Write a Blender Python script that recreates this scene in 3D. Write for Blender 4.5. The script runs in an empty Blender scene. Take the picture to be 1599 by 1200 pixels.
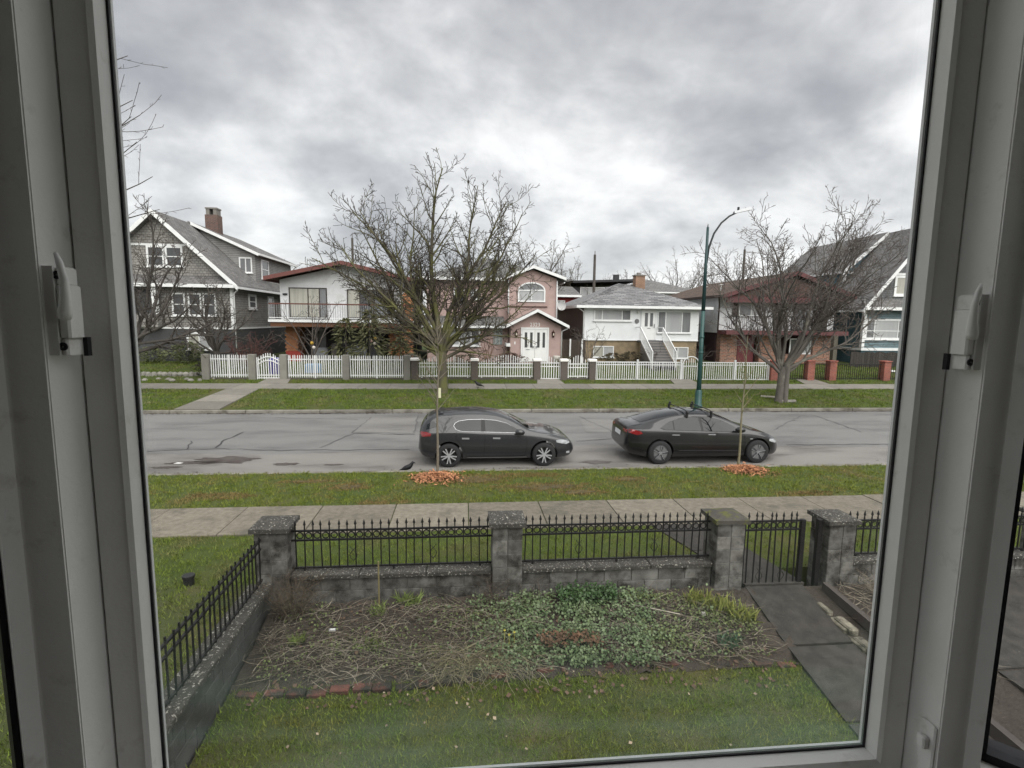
import bpy, bmesh, math, random
import numpy as np
from mathutils import Vector, Matrix
from mathutils.bvhtree import BVHTree

SC = bpy.context.scene
COL = SC.collection
R = math.radians

# ------------------------------------------------------------------ camera
F = 820.0; PITCH = math.atan(100 / 820.0); YAW = R(5.4); ROLL = R(0.72)
CAM = np.array([0, 0, 4.0])
_fw = np.array([math.sin(YAW) * math.cos(PITCH), math.cos(YAW) * math.cos(PITCH), -math.sin(PITCH)])
_rt0 = np.array([math.cos(YAW), -math.sin(YAW), 0]); _up0 = np.cross(_rt0, _fw)
_rt = _rt0 * math.cos(ROLL) + _up0 * math.sin(ROLL)
_up = -_rt0 * math.sin(ROLL) + _up0 * math.cos(ROLL)
cd = bpy.data.cameras.new('camera'); cam = bpy.data.objects.new('camera', cd); COL.objects.link(cam)
cd.lens = 36 * F / 1599; cd.sensor_width = 36; cd.sensor_fit = 'HORIZONTAL'
cd.clip_start = 0.01; cd.clip_end = 3000
cam.matrix_world = Matrix(((_rt[0], _up[0], -_fw[0], CAM[0]), (_rt[1], _up[1], -_fw[1], CAM[1]),
                           (_rt[2], _up[2], -_fw[2], CAM[2]), (0, 0, 0, 1)))
SC.camera = cam

# survey helpers: where a sight line meets a vertical plane at distance Y, a side plane X or a level Z
def _ray(x, y): return _fw + _rt * (x - 799.5) / F - _up * (y - 600) / F
def UY(x, y, Y):
    d = _ray(x, y); p = CAM + d * (Y / d[1]); return (float(p[0]), float(p[1]), float(p[2]))
def UZ(x, y, Z):
    d = _ray(x, y); p = CAM + d * ((Z - 4.0) / d[2]); return (float(p[0]), float(p[1]), float(p[2]))

# ------------------------------------------------------------------ sky, sun, exposure
w = bpy.data.worlds.new('World'); SC.world = w; w.use_nodes = True
nt = w.node_tree; nt.nodes.clear()
def N(t, kind, **kw):
    n = t.nodes.new(kind)
    for k, v in kw.items():
        if hasattr(n, k): setattr(n, k, v)
        else: n.inputs[k.replace('_', ' ')].default_value = v
    return n
def ramp(t, src, stops, interp='LINEAR'):
    n = t.nodes.new('ShaderNodeValToRGB'); n.color_ramp.interpolation = interp
    cr = n.color_ramp
    while len(cr.elements) < len(stops): cr.elements.new(0.5)
    for e, (p, c) in zip(cr.elements, stops):
        e.position = p; e.color = (c[0], c[1], c[2], 1) if len(c) == 3 else c
    t.links.new(src, n.inputs[0]); return n
def math_n(t, op, a, b=None):
    n = t.nodes.new('ShaderNodeMath'); n.operation = op
    for i, s in enumerate((a, b)):
        if s is None: continue
        if isinstance(s, (int, float)): n.inputs[i].default_value = s
        else: t.links.new(s, n.inputs[i])
    return n.outputs[0]
def mixc(t, fac, a, b, mode='MIX'):
    n = t.nodes.new('ShaderNodeMix'); n.data_type = 'RGBA'; n.blend_type = mode
    for s, i in ((fac, 0), (a, 6), (b, 7)):
        if isinstance(s, (int, float)): n.inputs[i].default_value = s
        elif isinstance(s, (tuple, list)): n.inputs[i].default_value = (s[0], s[1], s[2], 1)
        else: t.links.new(s, n.inputs[i])
    return n.outputs[2]

SUN_EL, SUN_AZ = R(48), R(200)          # sun behind the house, a little to the right, veiled by cloud
sky = nt.nodes.new('ShaderNodeTexSky'); sky.sky_type = 'NISHITA'; sky.sun_disc = False
sky.sun_elevation = SUN_EL; sky.sun_rotation = R(160)
tc = nt.nodes.new('ShaderNodeTexCoord'); sp = nt.nodes.new('ShaderNodeSeparateXYZ')
nt.links.new(tc.outputs['Generated'], sp.inputs[0])
zz = math_n(nt, 'ADD', math_n(nt, 'MAXIMUM', sp.outputs[2], 0.0), 0.42)
cb = nt.nodes.new('ShaderNodeCombineXYZ')
nt.links.new(math_n(nt, 'DIVIDE', sp.outputs[0], zz), cb.inputs[0])
nt.links.new(math_n(nt, 'DIVIDE', sp.outputs[1], zz), cb.inputs[1])
cb.inputs[2].default_value = 11.8
n1 = N(nt, 'ShaderNodeTexNoise', Scale=1.35, Detail=10.0, Roughness=0.53, Distortion=0.18)
n2 = N(nt, 'ShaderNodeTexNoise', Scale=4.2, Detail=7.0, Roughness=0.58, Distortion=0.25)
for n in (n1, n2): nt.links.new(cb.outputs[0], n.inputs['Vector'])
cl = math_n(nt, 'ADD', math_n(nt, 'MULTIPLY', n1.outputs[0], 0.78), math_n(nt, 'MULTIPLY', n2.outputs[0], 0.22))
crp = ramp(nt, cl, [(0.435, (0.385, 0.385, 0.388)), (0.485, (0.310, 0.311, 0.315)), (0.54, (0.228, 0.230, 0.236)),
                    (0.60, (0.165, 0.167, 0.175)), (0.66, (0.128, 0.131, 0.141))], 'B_SPLINE')
hz = math_n(nt, 'POWER', math_n(nt, 'SUBTRACT', 1.0, math_n(nt, 'MAXIMUM', sp.outputs[2], 0.0)), 9.0)
cloud = mixc(nt, math_n(nt, 'MULTIPLY', hz, 0.5), crp.outputs[0], (0.28, 0.282, 0.286))
skyd = mixc(nt, 1.0, sky.outputs[0], (0.05, 0.05, 0.05), 'MULTIPLY')
full = mixc(nt, 0.93, skyd, cloud)
# below the horizon: dull ground tone
bel = math_n(nt, 'GREATER_THAN', sp.outputs[2], -0.002)
full = mixc(nt, bel, (0.06, 0.06, 0.05), full)
bg = nt.nodes.new('ShaderNodeBackground'); bg.inputs[1].default_value = 1.0
wo = nt.nodes.new('ShaderNodeOutputWorld')
nt.links.new(full, bg.inputs[0]); nt.links.new(bg.outputs[0], wo.inputs[0])
ld = bpy.data.lights.new('sun', 'SUN'); ld.energy = 1.5; ld.angle = R(82); ld.color = (1.0, 0.97, 0.93)
sun = bpy.data.objects.new('sun', ld); COL.objects.link(sun)
_sd = Vector((0.34 * math.cos(SUN_EL), -0.94 * math.cos(SUN_EL), math.sin(SUN_EL)))
sun.rotation_euler = _sd.to_track_quat('Z', 'Y').to_euler(); sun.location = (0, -20, 30)
vs = SC.view_settings; vs.view_transform = 'Standard'; vs.look = 'None'; vs.exposure = 1.65; vs.gamma = 1.0
vs.use_curve_mapping = False
SC.cycles.use_denoising = True; SC.cycles.denoising_prefilter = 'ACCURATE'
SC.cycles.max_bounces = 10; SC.cycles.diffuse_bounces = 5; SC.cycles.glossy_bounces = 4; SC.cycles.transparent_max_bounces = 12

# ------------------------------------------------------------------ materials
MATS = {}
def mat(name, c, c2=None, scale=4.0, rough=0.8, bump=0.0, bscale=None, rnd=0.0, spec=0.35, metal=0.0, coat=0.0,
        detail=6.0, contrast=0.22, dirt=None, stretch=(1, 1, 1), island=False):
    if name in MATS: return MATS[name]
    m = bpy.data.materials.new(name); m.use_nodes = True; t = m.node_tree
    b = t.nodes['Principled BSDF']; b.inputs['Roughness'].default_value = rough
    b.inputs['Specular IOR Level'].default_value = spec; b.inputs['Metallic'].default_value = metal
    b.inputs['Coat Weight'].default_value = coat; b.inputs['Coat Roughness'].default_value = 0.05
    col = None
    if c2 is not None or bump:
        g = t.nodes.new('ShaderNodeNewGeometry')
        mp = t.nodes.new('ShaderNodeMapping'); mp.inputs['Scale'].default_value = stretch
        t.links.new(g.outputs['Position'], mp.inputs[0]); pos = mp.outputs[0]
    if c2 is not None:
        n = N(t, 'ShaderNodeTexNoise', Scale=scale, Detail=detail, Roughness=0.62)
        t.links.new(pos, n.inputs['Vector'])
        col = ramp(t, n.outputs[0], [(0.5 - contrast, c), (0.5 + contrast, c2)]).outputs[0]
    else:
        rgb = t.nodes.new('ShaderNodeRGB'); rgb.outputs[0].default_value = (*c, 1); col = rgb.outputs[0]
    if dirt:
        dc, ds, lo, hi = dirt
        n = N(t, 'ShaderNodeTexNoise', Scale=ds, Detail=7.0, Roughness=0.65)
        g2 = t.nodes.new('ShaderNodeNewGeometry'); t.links.new(g2.outputs['Position'], n.inputs['Vector'])
        fac = ramp(t, n.outputs[0], [(lo, (0, 0, 0)), (hi, (1, 1, 1))]).outputs[0]
        col = mixc(t, fac, col, dc)
    if rnd:
        if island: r = t.nodes.new('ShaderNodeNewGeometry').outputs['Random Per Island']
        else: r = t.nodes.new('ShaderNodeObjectInfo').outputs['Random']
        h = t.nodes.new('ShaderNodeHueSaturation')
        t.links.new(math_n(t, 'ADD', math_n(t, 'MULTIPLY', r, rnd), 1 - rnd / 2), h.inputs['Value'])
        t.links.new(col, h.inputs['Color']); col = h.outputs[0]
    t.links.new(col, b.inputs['Base Color'])
    if bump:
        n = N(t, 'ShaderNodeTexNoise', Scale=bscale or scale * 6, Detail=5.0, Roughness=0.6)
        t.links.new(pos, n.inputs['Vector'])
        bp = t.nodes.new('ShaderNodeBump'); bp.inputs['Strength'].default_value = 1.0; bp.inputs['Distance'].default_value = bump
        t.links.new(n.outputs[0], bp.inputs['Height']); t.links.new(bp.outputs[0], b.inputs['Normal'])
    MATS[name] = m; return m

def course_mat(name, c, c2, course, width, axis='X', mortar=0.04, bump=0.01, rough=0.85, mort_col=None, slope=1.0, offset=0.5, dirt=None):
    """bricks / shingles / clapboard as rows stacked along Z; axis = horizontal run of the face"""
    if name in MATS: return MATS[name]
    m = bpy.data.materials.new(name); m.use_nodes = True; t = m.node_tree
    b = t.nodes['Principled BSDF']; b.inputs['Roughness'].default_value = rough; b.inputs['Specular IOR Level'].default_value = 0.3
    g = t.nodes.new('ShaderNodeNewGeometry'); s = t.nodes.new('ShaderNodeSeparateXYZ'); t.links.new(g.outputs['Position'], s.inputs[0])
    cbn = t.nodes.new('ShaderNodeCombineXYZ')
    if axis == 'A':   # horizontal run whichever way the wall faces
        t.links.new(math_n(t, 'ADD', s.outputs[0], s.outputs[1]), cbn.inputs[0])
    else: t.links.new(s.outputs[{'X': 0, 'Y': 1}[axis]], cbn.inputs[0])
    t.links.new(math_n(t, 'MULTIPLY', s.outputs[2], slope), cbn.inputs[1])
    br = t.nodes.new('ShaderNodeTexBrick'); br.offset = offset
    br.inputs['Scale'].default_value = 1.0; br.inputs['Brick Width'].default_value = width; br.inputs['Row Height'].default_value = course
    br.inputs['Mortar Size'].default_value = mortar * course; br.inputs['Mortar Smooth'].default_value = 0.3
    br.inputs['Color1'].default_value = (*c, 1); br.inputs['Color2'].default_value = (*c2, 1)
    mc = mort_col or tuple(x * 0.45 for x in c); br.inputs['Mortar'].default_value = (*mc, 1)
    t.links.new(cbn.outputs[0], br.inputs[0])
    n = N(t, 'ShaderNodeTexNoise', Scale=1.3, Detail=8.0, Roughness=0.7); t.links.new(g.outputs['Position'], n.inputs['Vector'])
    f = ramp(t, n.outputs[0], [(0.3, (0.72, 0.72, 0.72)), (0.7, (1.15, 1.15, 1.15))]).outputs[0]
    col = mixc(t, 1.0, br.outputs[0], f, 'MULTIPLY')
    if dirt:
        n3 = N(t, 'ShaderNodeTexNoise', Scale=dirt[1], Detail=7.0, Roughness=0.7); t.links.new(g.outputs['Position'], n3.inputs['Vector'])
        col = mixc(t, ramp(t, n3.outputs[0], [(dirt[2], (0, 0, 0)), (dirt[3], (1, 1, 1))]).outputs[0], col, dirt[0])
    t.links.new(col, b.inputs['Base Color'])
    bp = t.nodes.new('ShaderNodeBump'); bp.inputs['Distance'].default_value = bump; bp.inputs['Strength'].default_value = 0.8; bp.invert = True
    t.links.new(br.outputs['Fac'], bp.inputs['Height']); t.links.new(bp.outputs[0], b.inputs['Normal'])
    MATS[name] = m; return m

def pane_mat(name, c, rough=0.06, c2=None, scale=1.0):
    """far window pane: what is seen dimly behind it under a clear reflecting surface"""
    if name in MATS: return MATS[name]
    m = mat(name, c, c2, scale=scale, rough=0.6, spec=0.5, coat=1.0, stretch=(3, 3, 0.3))
    m.node_tree.nodes['Principled BSDF'].inputs['Coat Roughness'].default_value = rough
    return m

def clear_glass(name, tint=(0.98, 0.982, 0.976), refl=1.0):
    if name in MATS: return MATS[name]
    m = bpy.data.materials.new(name); m.use_nodes = True; t = m.node_tree; t.nodes.clear()
    tr = t.nodes.new('ShaderNodeBsdfTransparent'); tr.inputs[0].default_value = (*tint, 1)
    gl = t.nodes.new('ShaderNodeBsdfGlossy'); gl.inputs['Roughness'].default_value = 0.0; gl.inputs[0].default_value = (refl, refl, refl, 1)
    ge = t.nodes.new('ShaderNodeNewGeometry'); vm = t.nodes.new('ShaderNodeVectorMath'); vm.operation = 'DOT_PRODUCT'
    t.links.new(ge.outputs['Incoming'], vm.inputs[0]); t.links.new(ge.outputs['Normal'], vm.inputs[1])
    sch = math_n(t, 'ADD', 0.018, math_n(t, 'MULTIPLY', 0.93, math_n(t, 'POWER', math_n(t, 'SUBTRACT', 1.0, math_n(t, 'ABSOLUTE', vm.outputs['Value'])), 5.0)))
    mx = t.nodes.new('ShaderNodeMixShader'); o = t.nodes.new('ShaderNodeOutputMaterial')
    t.links.new(sch, mx.inputs[0]); t.links.new(tr.outputs[0], mx.inputs[1]); t.links.new(gl.outputs[0], mx.inputs[2])
    t.links.new(mx.outputs[0], o.inputs[0]); MATS[name] = m; return m

# ------------------------------------------------------------------ mesh helpers
LOC = {}
class MB:
    def __init__(s): s.v = []; s.f = []
    def add(s, vs, fs):
        o = len(s.v); s.v += [tuple(p) for p in vs]; s.f += [tuple(i + o for i in f) for f in fs]; return s
    def box(s, x0, x1, y0, y1, z0, z1):
        return s.add([(x0, y0, z0), (x1, y0, z0), (x1, y1, z0), (x0, y1, z0), (x0, y0, z1), (x1, y0, z1), (x1, y1, z1), (x0, y1, z1)],
                     [(3, 2, 1, 0), (4, 5, 6, 7), (0, 1, 5, 4), (1, 2, 6, 5), (2, 3, 7, 6), (3, 0, 4, 7)])
    def bbox(s, x0, x1, y0, y1, z0, z1, b=0.01):
        """box with chamfered top and vertical edges"""
        lo = [(x0 + b, y0), (x1 - b, y0), (x1, y0 + b), (x1, y1 - b), (x1 - b, y1), (x0 + b, y1), (x0, y1 - b), (x0, y0 + b)]
        cx, cy = (x0 + x1) / 2, (y0 + y1) / 2
        sh = lambda p: (p[0] + (b if p[0] < cx else -b), p[1] + (b if p[1] < cy else -b))
        vs = [(*p, z0) for p in lo] + [(*p, z1 - b) for p in lo] + [(*sh(p), z1) for p in lo]
        fs = [tuple(range(7, -1, -1))] + [(i, (i + 1) % 8, 8 + (i + 1) % 8, 8 + i) for i in range(8)] + \
             [(8 + i, 8 + (i + 1) % 8, 16 + (i + 1) % 8, 16 + i) for i in range(8)] + [tuple(range(16, 24))]
        return s.add(vs, fs)
    def ob(s, o, u, n, a0, a1, b0, b1, z0, z1):
        """box in a frame: origin o, run u, outward normal n"""
        vs = []
        for z in (z0, z1):
            for a, b in ((a0, b0), (a1, b0), (a1, b1), (a0, b1)):
                vs.append((o[0] + u[0] * a + n[0] * b, o[1] + u[1] * a + n[1] * b, o[2] + z))
        return s.add(vs, [(3, 2, 1, 0), (4, 5, 6, 7), (0, 1, 5, 4), (1, 2, 6, 5), (2, 3, 7, 6), (3, 0, 4, 7)])
    def prism(s, poly, y0, y1):
        """XZ outline pushed along Y"""
        n = len(poly)
        return s.add([(x, y0, z) for x, z in poly] + [(x, y1, z) for x, z in poly],
                     [tuple(range(n)), tuple(range(2 * n - 1, n - 1, -1))] + [(i + n, (i + 1) % n + n, (i + 1) % n, i) for i in range(n)])
    def prismx(s, poly, x0, x1):
        n = len(poly)
        return s.add([(x0, y, z) for y, z in poly] + [(x1, y, z) for y, z in poly],
                     [tuple(range(n - 1, -1, -1)), tuple(range(n, 2 * n))] + [(i, (i + 1) % n, (i + 1) % n + n, i + n) for i in range(n)])
    def prismz(s, poly, z0, z1):
        n = len(poly)
        return s.add([(x, y, z0) for x, y in poly] + [(x, y, z1) for x, y in poly],
                     [tuple(range(n - 1, -1, -1)), tuple(range(n, 2 * n))] + [(i, (i + 1) % n, (i + 1) % n + n, i + n) for i in range(n)])
    def slab(s, pts, t):
        """roof sheet: polygon with thickness t straight down"""
        n = len(pts)
        return s.add([tuple(p) for p in pts] + [(p[0], p[1], p[2] - t) for p in pts],
                     [tuple(range(n)), tuple(range(2 * n - 1, n - 1, -1))] + [(i, i + n, (i + 1) % n + n, (i + 1) % n) for i in range(n)])
    def bar(s, p, q, w_, h_=None):
        p, q = Vector(p), Vector(q); d = (q - p).normalized(); h_ = h_ or w_
        a = d.cross(Vector((0, 0, 1)))
        if a.length < 1e-4: a = Vector((1, 0, 0))
        a.normalize(); b = a.cross(d).normalized(); a *= w_ / 2; b *= h_ / 2
        vs = [p - a - b, p + a - b, p + a + b, p - a + b, q - a - b, q + a - b, q + a + b, q - a + b]
        return s.add(vs, [(0, 1, 2, 3), (7, 6, 5, 4), (1, 0, 4, 5), (2, 1, 5, 6), (3, 2, 6, 7), (0, 3, 7, 4)])
    def tube(s, pts, rad, n=6, cap=True):
        pts = [Vector(p) for p in pts]; o = len(s.v); k = len(pts)
        if not isinstance(rad, (list, tuple)): rad = [rad] * k
        a = None
        for i, p in enumerate(pts):
            d = (pts[min(i + 1, k - 1)] - pts[max(i - 1, 0)])
            if d.length < 1e-9: d = Vector((0, 0, 1))
            d.normalize()
            if a is None: a = d.cross(Vector((0.31, 0.17, 0.93))); a = a if a.length > 1e-3 else Vector((1, 0, 0))
            a = (a - d * a.dot(d)); a = a.normalized() if a.length > 1e-6 else d.orthogonal().normalized(); b = d.cross(a)
            for j in range(n):
                th = 2 * math.pi * j / n; q = p + (a * math.cos(th) + b * math.sin(th)) * rad[i]; s.v.append((q.x, q.y, q.z))
        for i in range(k - 1):
            for j in range(n):
                j2 = (j + 1) % n; s.f.append((o + i * n + j, o + i * n + j2, o + (i + 1) * n + j2, o + (i + 1) * n + j))
        if cap: s.f.append(tuple(o + j for j in range(n - 1, -1, -1))); s.f.append(tuple(o + (k - 1) * n + j for j in range(n)))
        return s
    def lathe(s, c, prof, n=16, axis='Z'):
        o = len(s.v); k = len(prof)
        for r, h in prof:
            for j in range(n):
                th = 2 * math.pi * j / n; a, b = r * math.cos(th), r * math.sin(th)
                s.v.append({'Z': (c[0] + a, c[1] + b, c[2] + h), 'Y': (c[0] + a, c[1] + h, c[2] + b), 'X': (c[0] + h, c[1] + a, c[2] + b)}[axis])
        for i in range(k - 1):
            for j in range(n):
                j2 = (j + 1) % n; s.f.append((o + i * n + j, o + i * n + j2, o + (i + 1) * n + j2, o + (i + 1) * n + j))
        return s
    def mesh(s, name, off=(0, 0, 0)):
        me = bpy.data.meshes.new(name)
        me.from_pydata([(x - off[0], y - off[1], z - off[2]) for x, y, z in s.v], [], s.f); me.update(); return me
    def build(s, name, m, parent=None, smooth=False, local=False, **tags):
        off = (0, 0, 0) if (parent is None or local) else LOC.get(parent.name, (0, 0, 0))
        me = s.mesh(name, off)
        return obj(name, me, m, parent, smooth, off=off, **tags)

def obj(name, me, m, parent=None, smooth=False, loc=None, off=None, label=None, cat=None, group=None, kind=None):
    if m is not None and not me.materials: me.materials.append(m)
    if smooth: me.polygons.foreach_set('use_smooth', [True] * len(me.polygons))
    o = bpy.data.objects.new(name, me); COL.objects.link(o)
    if parent is not None: o.parent = parent
    if loc: o.location = loc
    if off is not None: LOC[o.name] = off
    tag(o, label, cat, group, kind); return o
def tag(o, label=None, cat=None, group=None, kind=None):
    if label: o['label'] = label
    if cat: o['category'] = cat
    if group: o['group'] = group
    if kind: o['kind'] = kind
    return o
def thing(name, label, cat, loc, group=None, rz=0):
    o = bpy.data.objects.new(name, None); COL.objects.link(o); o.location = loc; o.rotation_euler = (0, 0, rz)
    o.empty_display_size = 0.2; LOC[o.name] = tuple(loc); return tag(o, label, cat, group)
def copies(name, me, m, parent, spots):
    """alike pieces sharing one mesh, at world spots"""
    if not me.materials: me.materials.append(m)
    off = LOC.get(parent.name, (0, 0, 0)) if parent else (0, 0, 0); out = []
    for p in spots:
        o = bpy.data.objects.new(name, me); COL.objects.link(o)
        if parent: o.parent = parent
        o.location = (p[0] - off[0], p[1] - off[1], p[2] - off[2]); out.append(o)
        if name == 'picket' or (name == 'bar' and me.name.startswith('bar') and abs(p[1]) > 1): # slight lean
            q_ = random.Random(round(p[0] * 977 + p[1] * 131)); o.rotation_euler = (q_.gauss(0, .006), q_.gauss(0, .011), 0)
    return out
def mesh_np(name, v, f):
    me = bpy.data.meshes.new(name); k = f.shape[1]
    me.vertices.add(len(v)); me.vertices.foreach_set('co', v.astype(np.float32).ravel())
    me.loops.add(f.size); me.loops.foreach_set('vertex_index', f.astype(np.int32).ravel())
    me.polygons.add(len(f)); me.polygons.foreach_set('loop_start', np.arange(0, f.size, k, dtype=np.int32))
    me.polygons.foreach_set('loop_total', np.full(len(f), k, dtype=np.int32))
    me.update(calc_edges=True); return me

def lerp(a, b, t): return a + (b - a) * t
def interp(tab, y):
    return float(np.interp(y, [a for a, b in tab], [b for a, b in tab]))

# common materials
WHITE = mat('white paint', (0.80, 0.81, 0.80), (0.70, 0.71, 0.70), 1.5, 0.55)
TRIMW = mat('white trim', (0.78, 0.79, 0.79), (0.66, 0.67, 0.67), 2.5, 0.5)
VINYL = mat('white vinyl', (0.82, 0.81, 0.79), (0.75, 0.74, 0.715), 9, 0.42, rnd=0.0, bump=.0004, bscale=160, dirt=((.56, .535, .49), 22, .60, .78))
CONC = mat('concrete', (0.205, 0.184, 0.146), (0.13, 0.115, 0.09), 9.0, 0.9, bump=0.006, bscale=60, rnd=0.32, contrast=.16, dirt=((0.10, 0.092, 0.072), 2.2, 0.50, 0.68))
CONCD = mat('dark wet concrete', (0.052, 0.047, 0.041), (0.026, 0.024, 0.021), 5.5, 0.8, bump=0.005, bscale=70, rnd=0.15, contrast=.15, dirt=((0.20, 0.19, 0.165), 30.0, 0.66, 0.70))
CONCF = mat('far pavement concrete', (0.215, 0.20, 0.175), (0.16, 0.15, 0.13), 1.6, 0.9, bump=0.003, bscale=40, rnd=0.35)
BLOCK = mat('concrete block', (0.19, 0.186, 0.172), (0.085, 0.081, 0.072), 6.5, 0.92, bump=0.008, bscale=90, rnd=0.55, contrast=.17, dirt=((0.036, 0.033, 0.028), 3.4, 0.47, 0.62))
COPING = mat('lichened coping', (0.070, 0.066, 0.058), (0.035, 0.033, 0.029), 7, 0.95, bump=0.008, bscale=70, dirt=((0.36, 0.35, 0.31), 34, 0.575, 0.625))
CAPMOSS = mat('mossy cap', (0.085, 0.08, 0.07), (0.045, 0.042, 0.036), 9, 0.95, bump=0.008, bscale=70, dirt=((0.095, 0.10, 0.028), 7.0, 0.50, 0.62))
IRON = mat('black iron', (0.008, 0.008, 0.009), (0.014, 0.013, 0.012), 14, 0.5, spec=0.3)
GREYMETAL = mat('grey metal', (0.32, 0.33, 0.34), rough=0.4, metal=0.6)
PBLACK = mat('black plastic', (0.018, 0.018, 0.019), rough=0.5)
P_DARK = pane_mat('dark pane', (0.022, 0.024, 0.027), c2=(0.06, 0.062, 0.066), scale=0.9)
P_BLIND = pane_mat('pane over pale blind', (0.40, 0.41, 0.41), c2=(0.30, 0.31, 0.32), scale=0.7)
P_CURT = pane_mat('pane over curtain', (0.44, 0.43, 0.37), c2=(0.27, 0.27, 0.23), scale=1.4)
P_GREY = pane_mat('pane over grey drape', (0.19, 0.20, 0.205), c2=(0.10, 0.105, 0.11), scale=1.6)

# ------------------------------------------------------------------ ground
FAR = [(22.6, 0.13), (26.5, 0.49), (28.1, 0.54), (29.2, 0.68), (33.0, 1.15), (36.0, 1.25), (700, 1.25)]
GARD = [(-5, -0.32), (4.6, -0.30), (5.7, -0.20), (7.1, 0.05), (7.5, 0.08)]
def gz_far(y): return interp(FAR, y)
def gz_gard(y): return interp(GARD, y)

def grass_ground(name, a, b, c, moss):
    m = mat(name, a, b, 1.4, 0.95, bump=0.015, bscale=38, dirt=(c, 0.55, 0.50, 0.66), detail=9); return m
G_NEAR = grass_ground('grass turf', (0.036, 0.050, 0.012), (0.060, 0.070, 0.020), (0.085, 0.075, 0.03), 0)
G_FAR = grass_ground('far grass turf', (0.040, 0.062, 0.010), (0.060, 0.078, 0.016), (0.075, 0.072, 0.022), 0)
SOIL = mat('soil', (0.038, 0.031, 0.025), (0.068, 0.056, 0.045), 6, 0.95, bump=0.03, bscale=24)
def strip(mb, prof, x0, x1):
    n = len(prof)
    return mb.add([(x0, y, z) for y, z in prof] + [(x1, y, z) for y, z in prof], [(i, i + n, i + n + 1, i + 1) for i in range(n - 1)])
g = MB()
strip(g, [(-300, -0.36), (-0.5, -0.36), (7.6, -0.36), (7.61, 0.085), (9.5, 0.095), (13.24, 0.11), (13.26, -0.12), (22.57, -0.12), (22.58, 0.115)] + FAR[1:-1] + [(700, 1.25)], -500, 500)
g.build('ground', G_FAR, kind='structure')
strip(MB(), [], 0, 0)
m_ = MB(); strip(m_, [(-2, -0.315), (4.6, -0.295), (5.72, -0.195)], -2.6, 4.35); m_.build('garden_lawn', G_NEAR, kind='structure')
m_ = MB(); strip(m_, [(-2, 0.05), (7.62, 0.10)], -60, -2.86); m_.build('neighbour_lawn', G_NEAR, kind='structure')
# bare flower bed, gently lumpy
rng = np.random.default_rng(4)
nx, ny = 70, 18
X, Y = np.meshgrid(np.linspace(-2.6, 4.3, nx), np.linspace(5.66, 7.12, ny))
Zb = np.interp(Y, [a for a, b in GARD], [b for a, b in GARD]) + 0.01 + rng.normal(0, 0.018, X.shape)
vb = np.stack([X, Y, Zb], -1).reshape(-1, 3)
ii = np.arange(nx * ny).reshape(ny, nx); fb = np.stack([ii[:-1, :-1], ii[:-1, 1:], ii[1:, 1:], ii[1:, :-1]], -1).reshape(-1, 4)
obj('flower_bed', mesh_np('flower_bed', vb, fb), SOIL, smooth=True, kind='structure')
m_ = MB(); strip(m_, [(-2, -0.26), (5.0, -0.24), (7.1, 0.04)], 5.12, 12); m_.build('side_bed', SOIL, kind='structure')

# road
def asphalt(name, base, dark, wet):
    m = bpy.data.materials.new(name); m.use_nodes = True; t = m.node_tree; b = t.nodes['Principled BSDF']
    g_ = t.nodes.new('ShaderNodeNewGeometry'); P = g_.outputs['Position']
    mp = t.nodes.new('ShaderNodeMapping'); mp.inputs['Scale'].default_value = (0.35, 1, 1); t.links.new(P, mp.inputs[0])
    a = N(t, 'ShaderNodeTexNoise', Scale=0.9, Detail=8.0, Roughness=0.62); t.links.new(mp.outputs[0], a.inputs['Vector'])
    f = N(t, 'ShaderNodeTexNoise', Scale=85.0, Detail=3.0, Roughness=0.7); t.links.new(P, f.inputs['Vector'])
    col = ramp(t, a.outputs[0], [(0.30, dark), (0.52, base), (0.75, tuple(x * 1.13 for x in base))]).outputs[0]
    fg = ramp(t, f.outputs[0], [(0.3, (0.82, 0.82, 0.82)), (0.7, (1.14, 1.14, 1.14))]).outputs[0]
    col = mixc(t, 1.0, col, fg, 'MULTIPLY'); t.links.new(col, b.inputs['Base Color'])
    rr = ramp(t, a.outputs[0], [(0.3, (wet,) * 3), (0.55, (0.82,) * 3)]).outputs[0]; t.links.new(rr, b.inputs['Roughness'])
    b.inputs['Specular IOR Level'].default_value = 0.4
    bp = t.nodes.new('ShaderNodeBump'); bp.inputs['Distance'].default_value = 0.006; t.links.new(f.outputs[0], bp.inputs['Height'])
    t.links.new(bp.outputs[0], b.inputs['Normal']); MATS[name] = m; return m
ASPH = asphalt('asphalt', (0.172, 0.171, 0.167), (0.112, 0.111, 0.11), 0.5)
ASPH2 = asphalt('worn asphalt', (0.195, 0.186, 0.174), (0.09, 0.085, 0.08), 0.4)
ASPH3 = asphalt('patched asphalt', (0.192, 0.187, 0.178), (0.135, 0.131, 0.126), 0.6)
TAR = mat('crack filler', (0.045, 0.045, 0.046), rough=0.7)
TARF = mat('faint crack', (0.10, 0.10, 0.10), rough=0.8)
m_ = MB(); strip(m_, [(13.36, 0.0), (18, 0.05), (22.46, 0.0)], -300, 300); road = m_.build('road', ASPH, kind='structure')
def rz_(y): return float(np.interp(y, [13.36, 18, 22.46], [0, 0.05, 0]))
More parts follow.
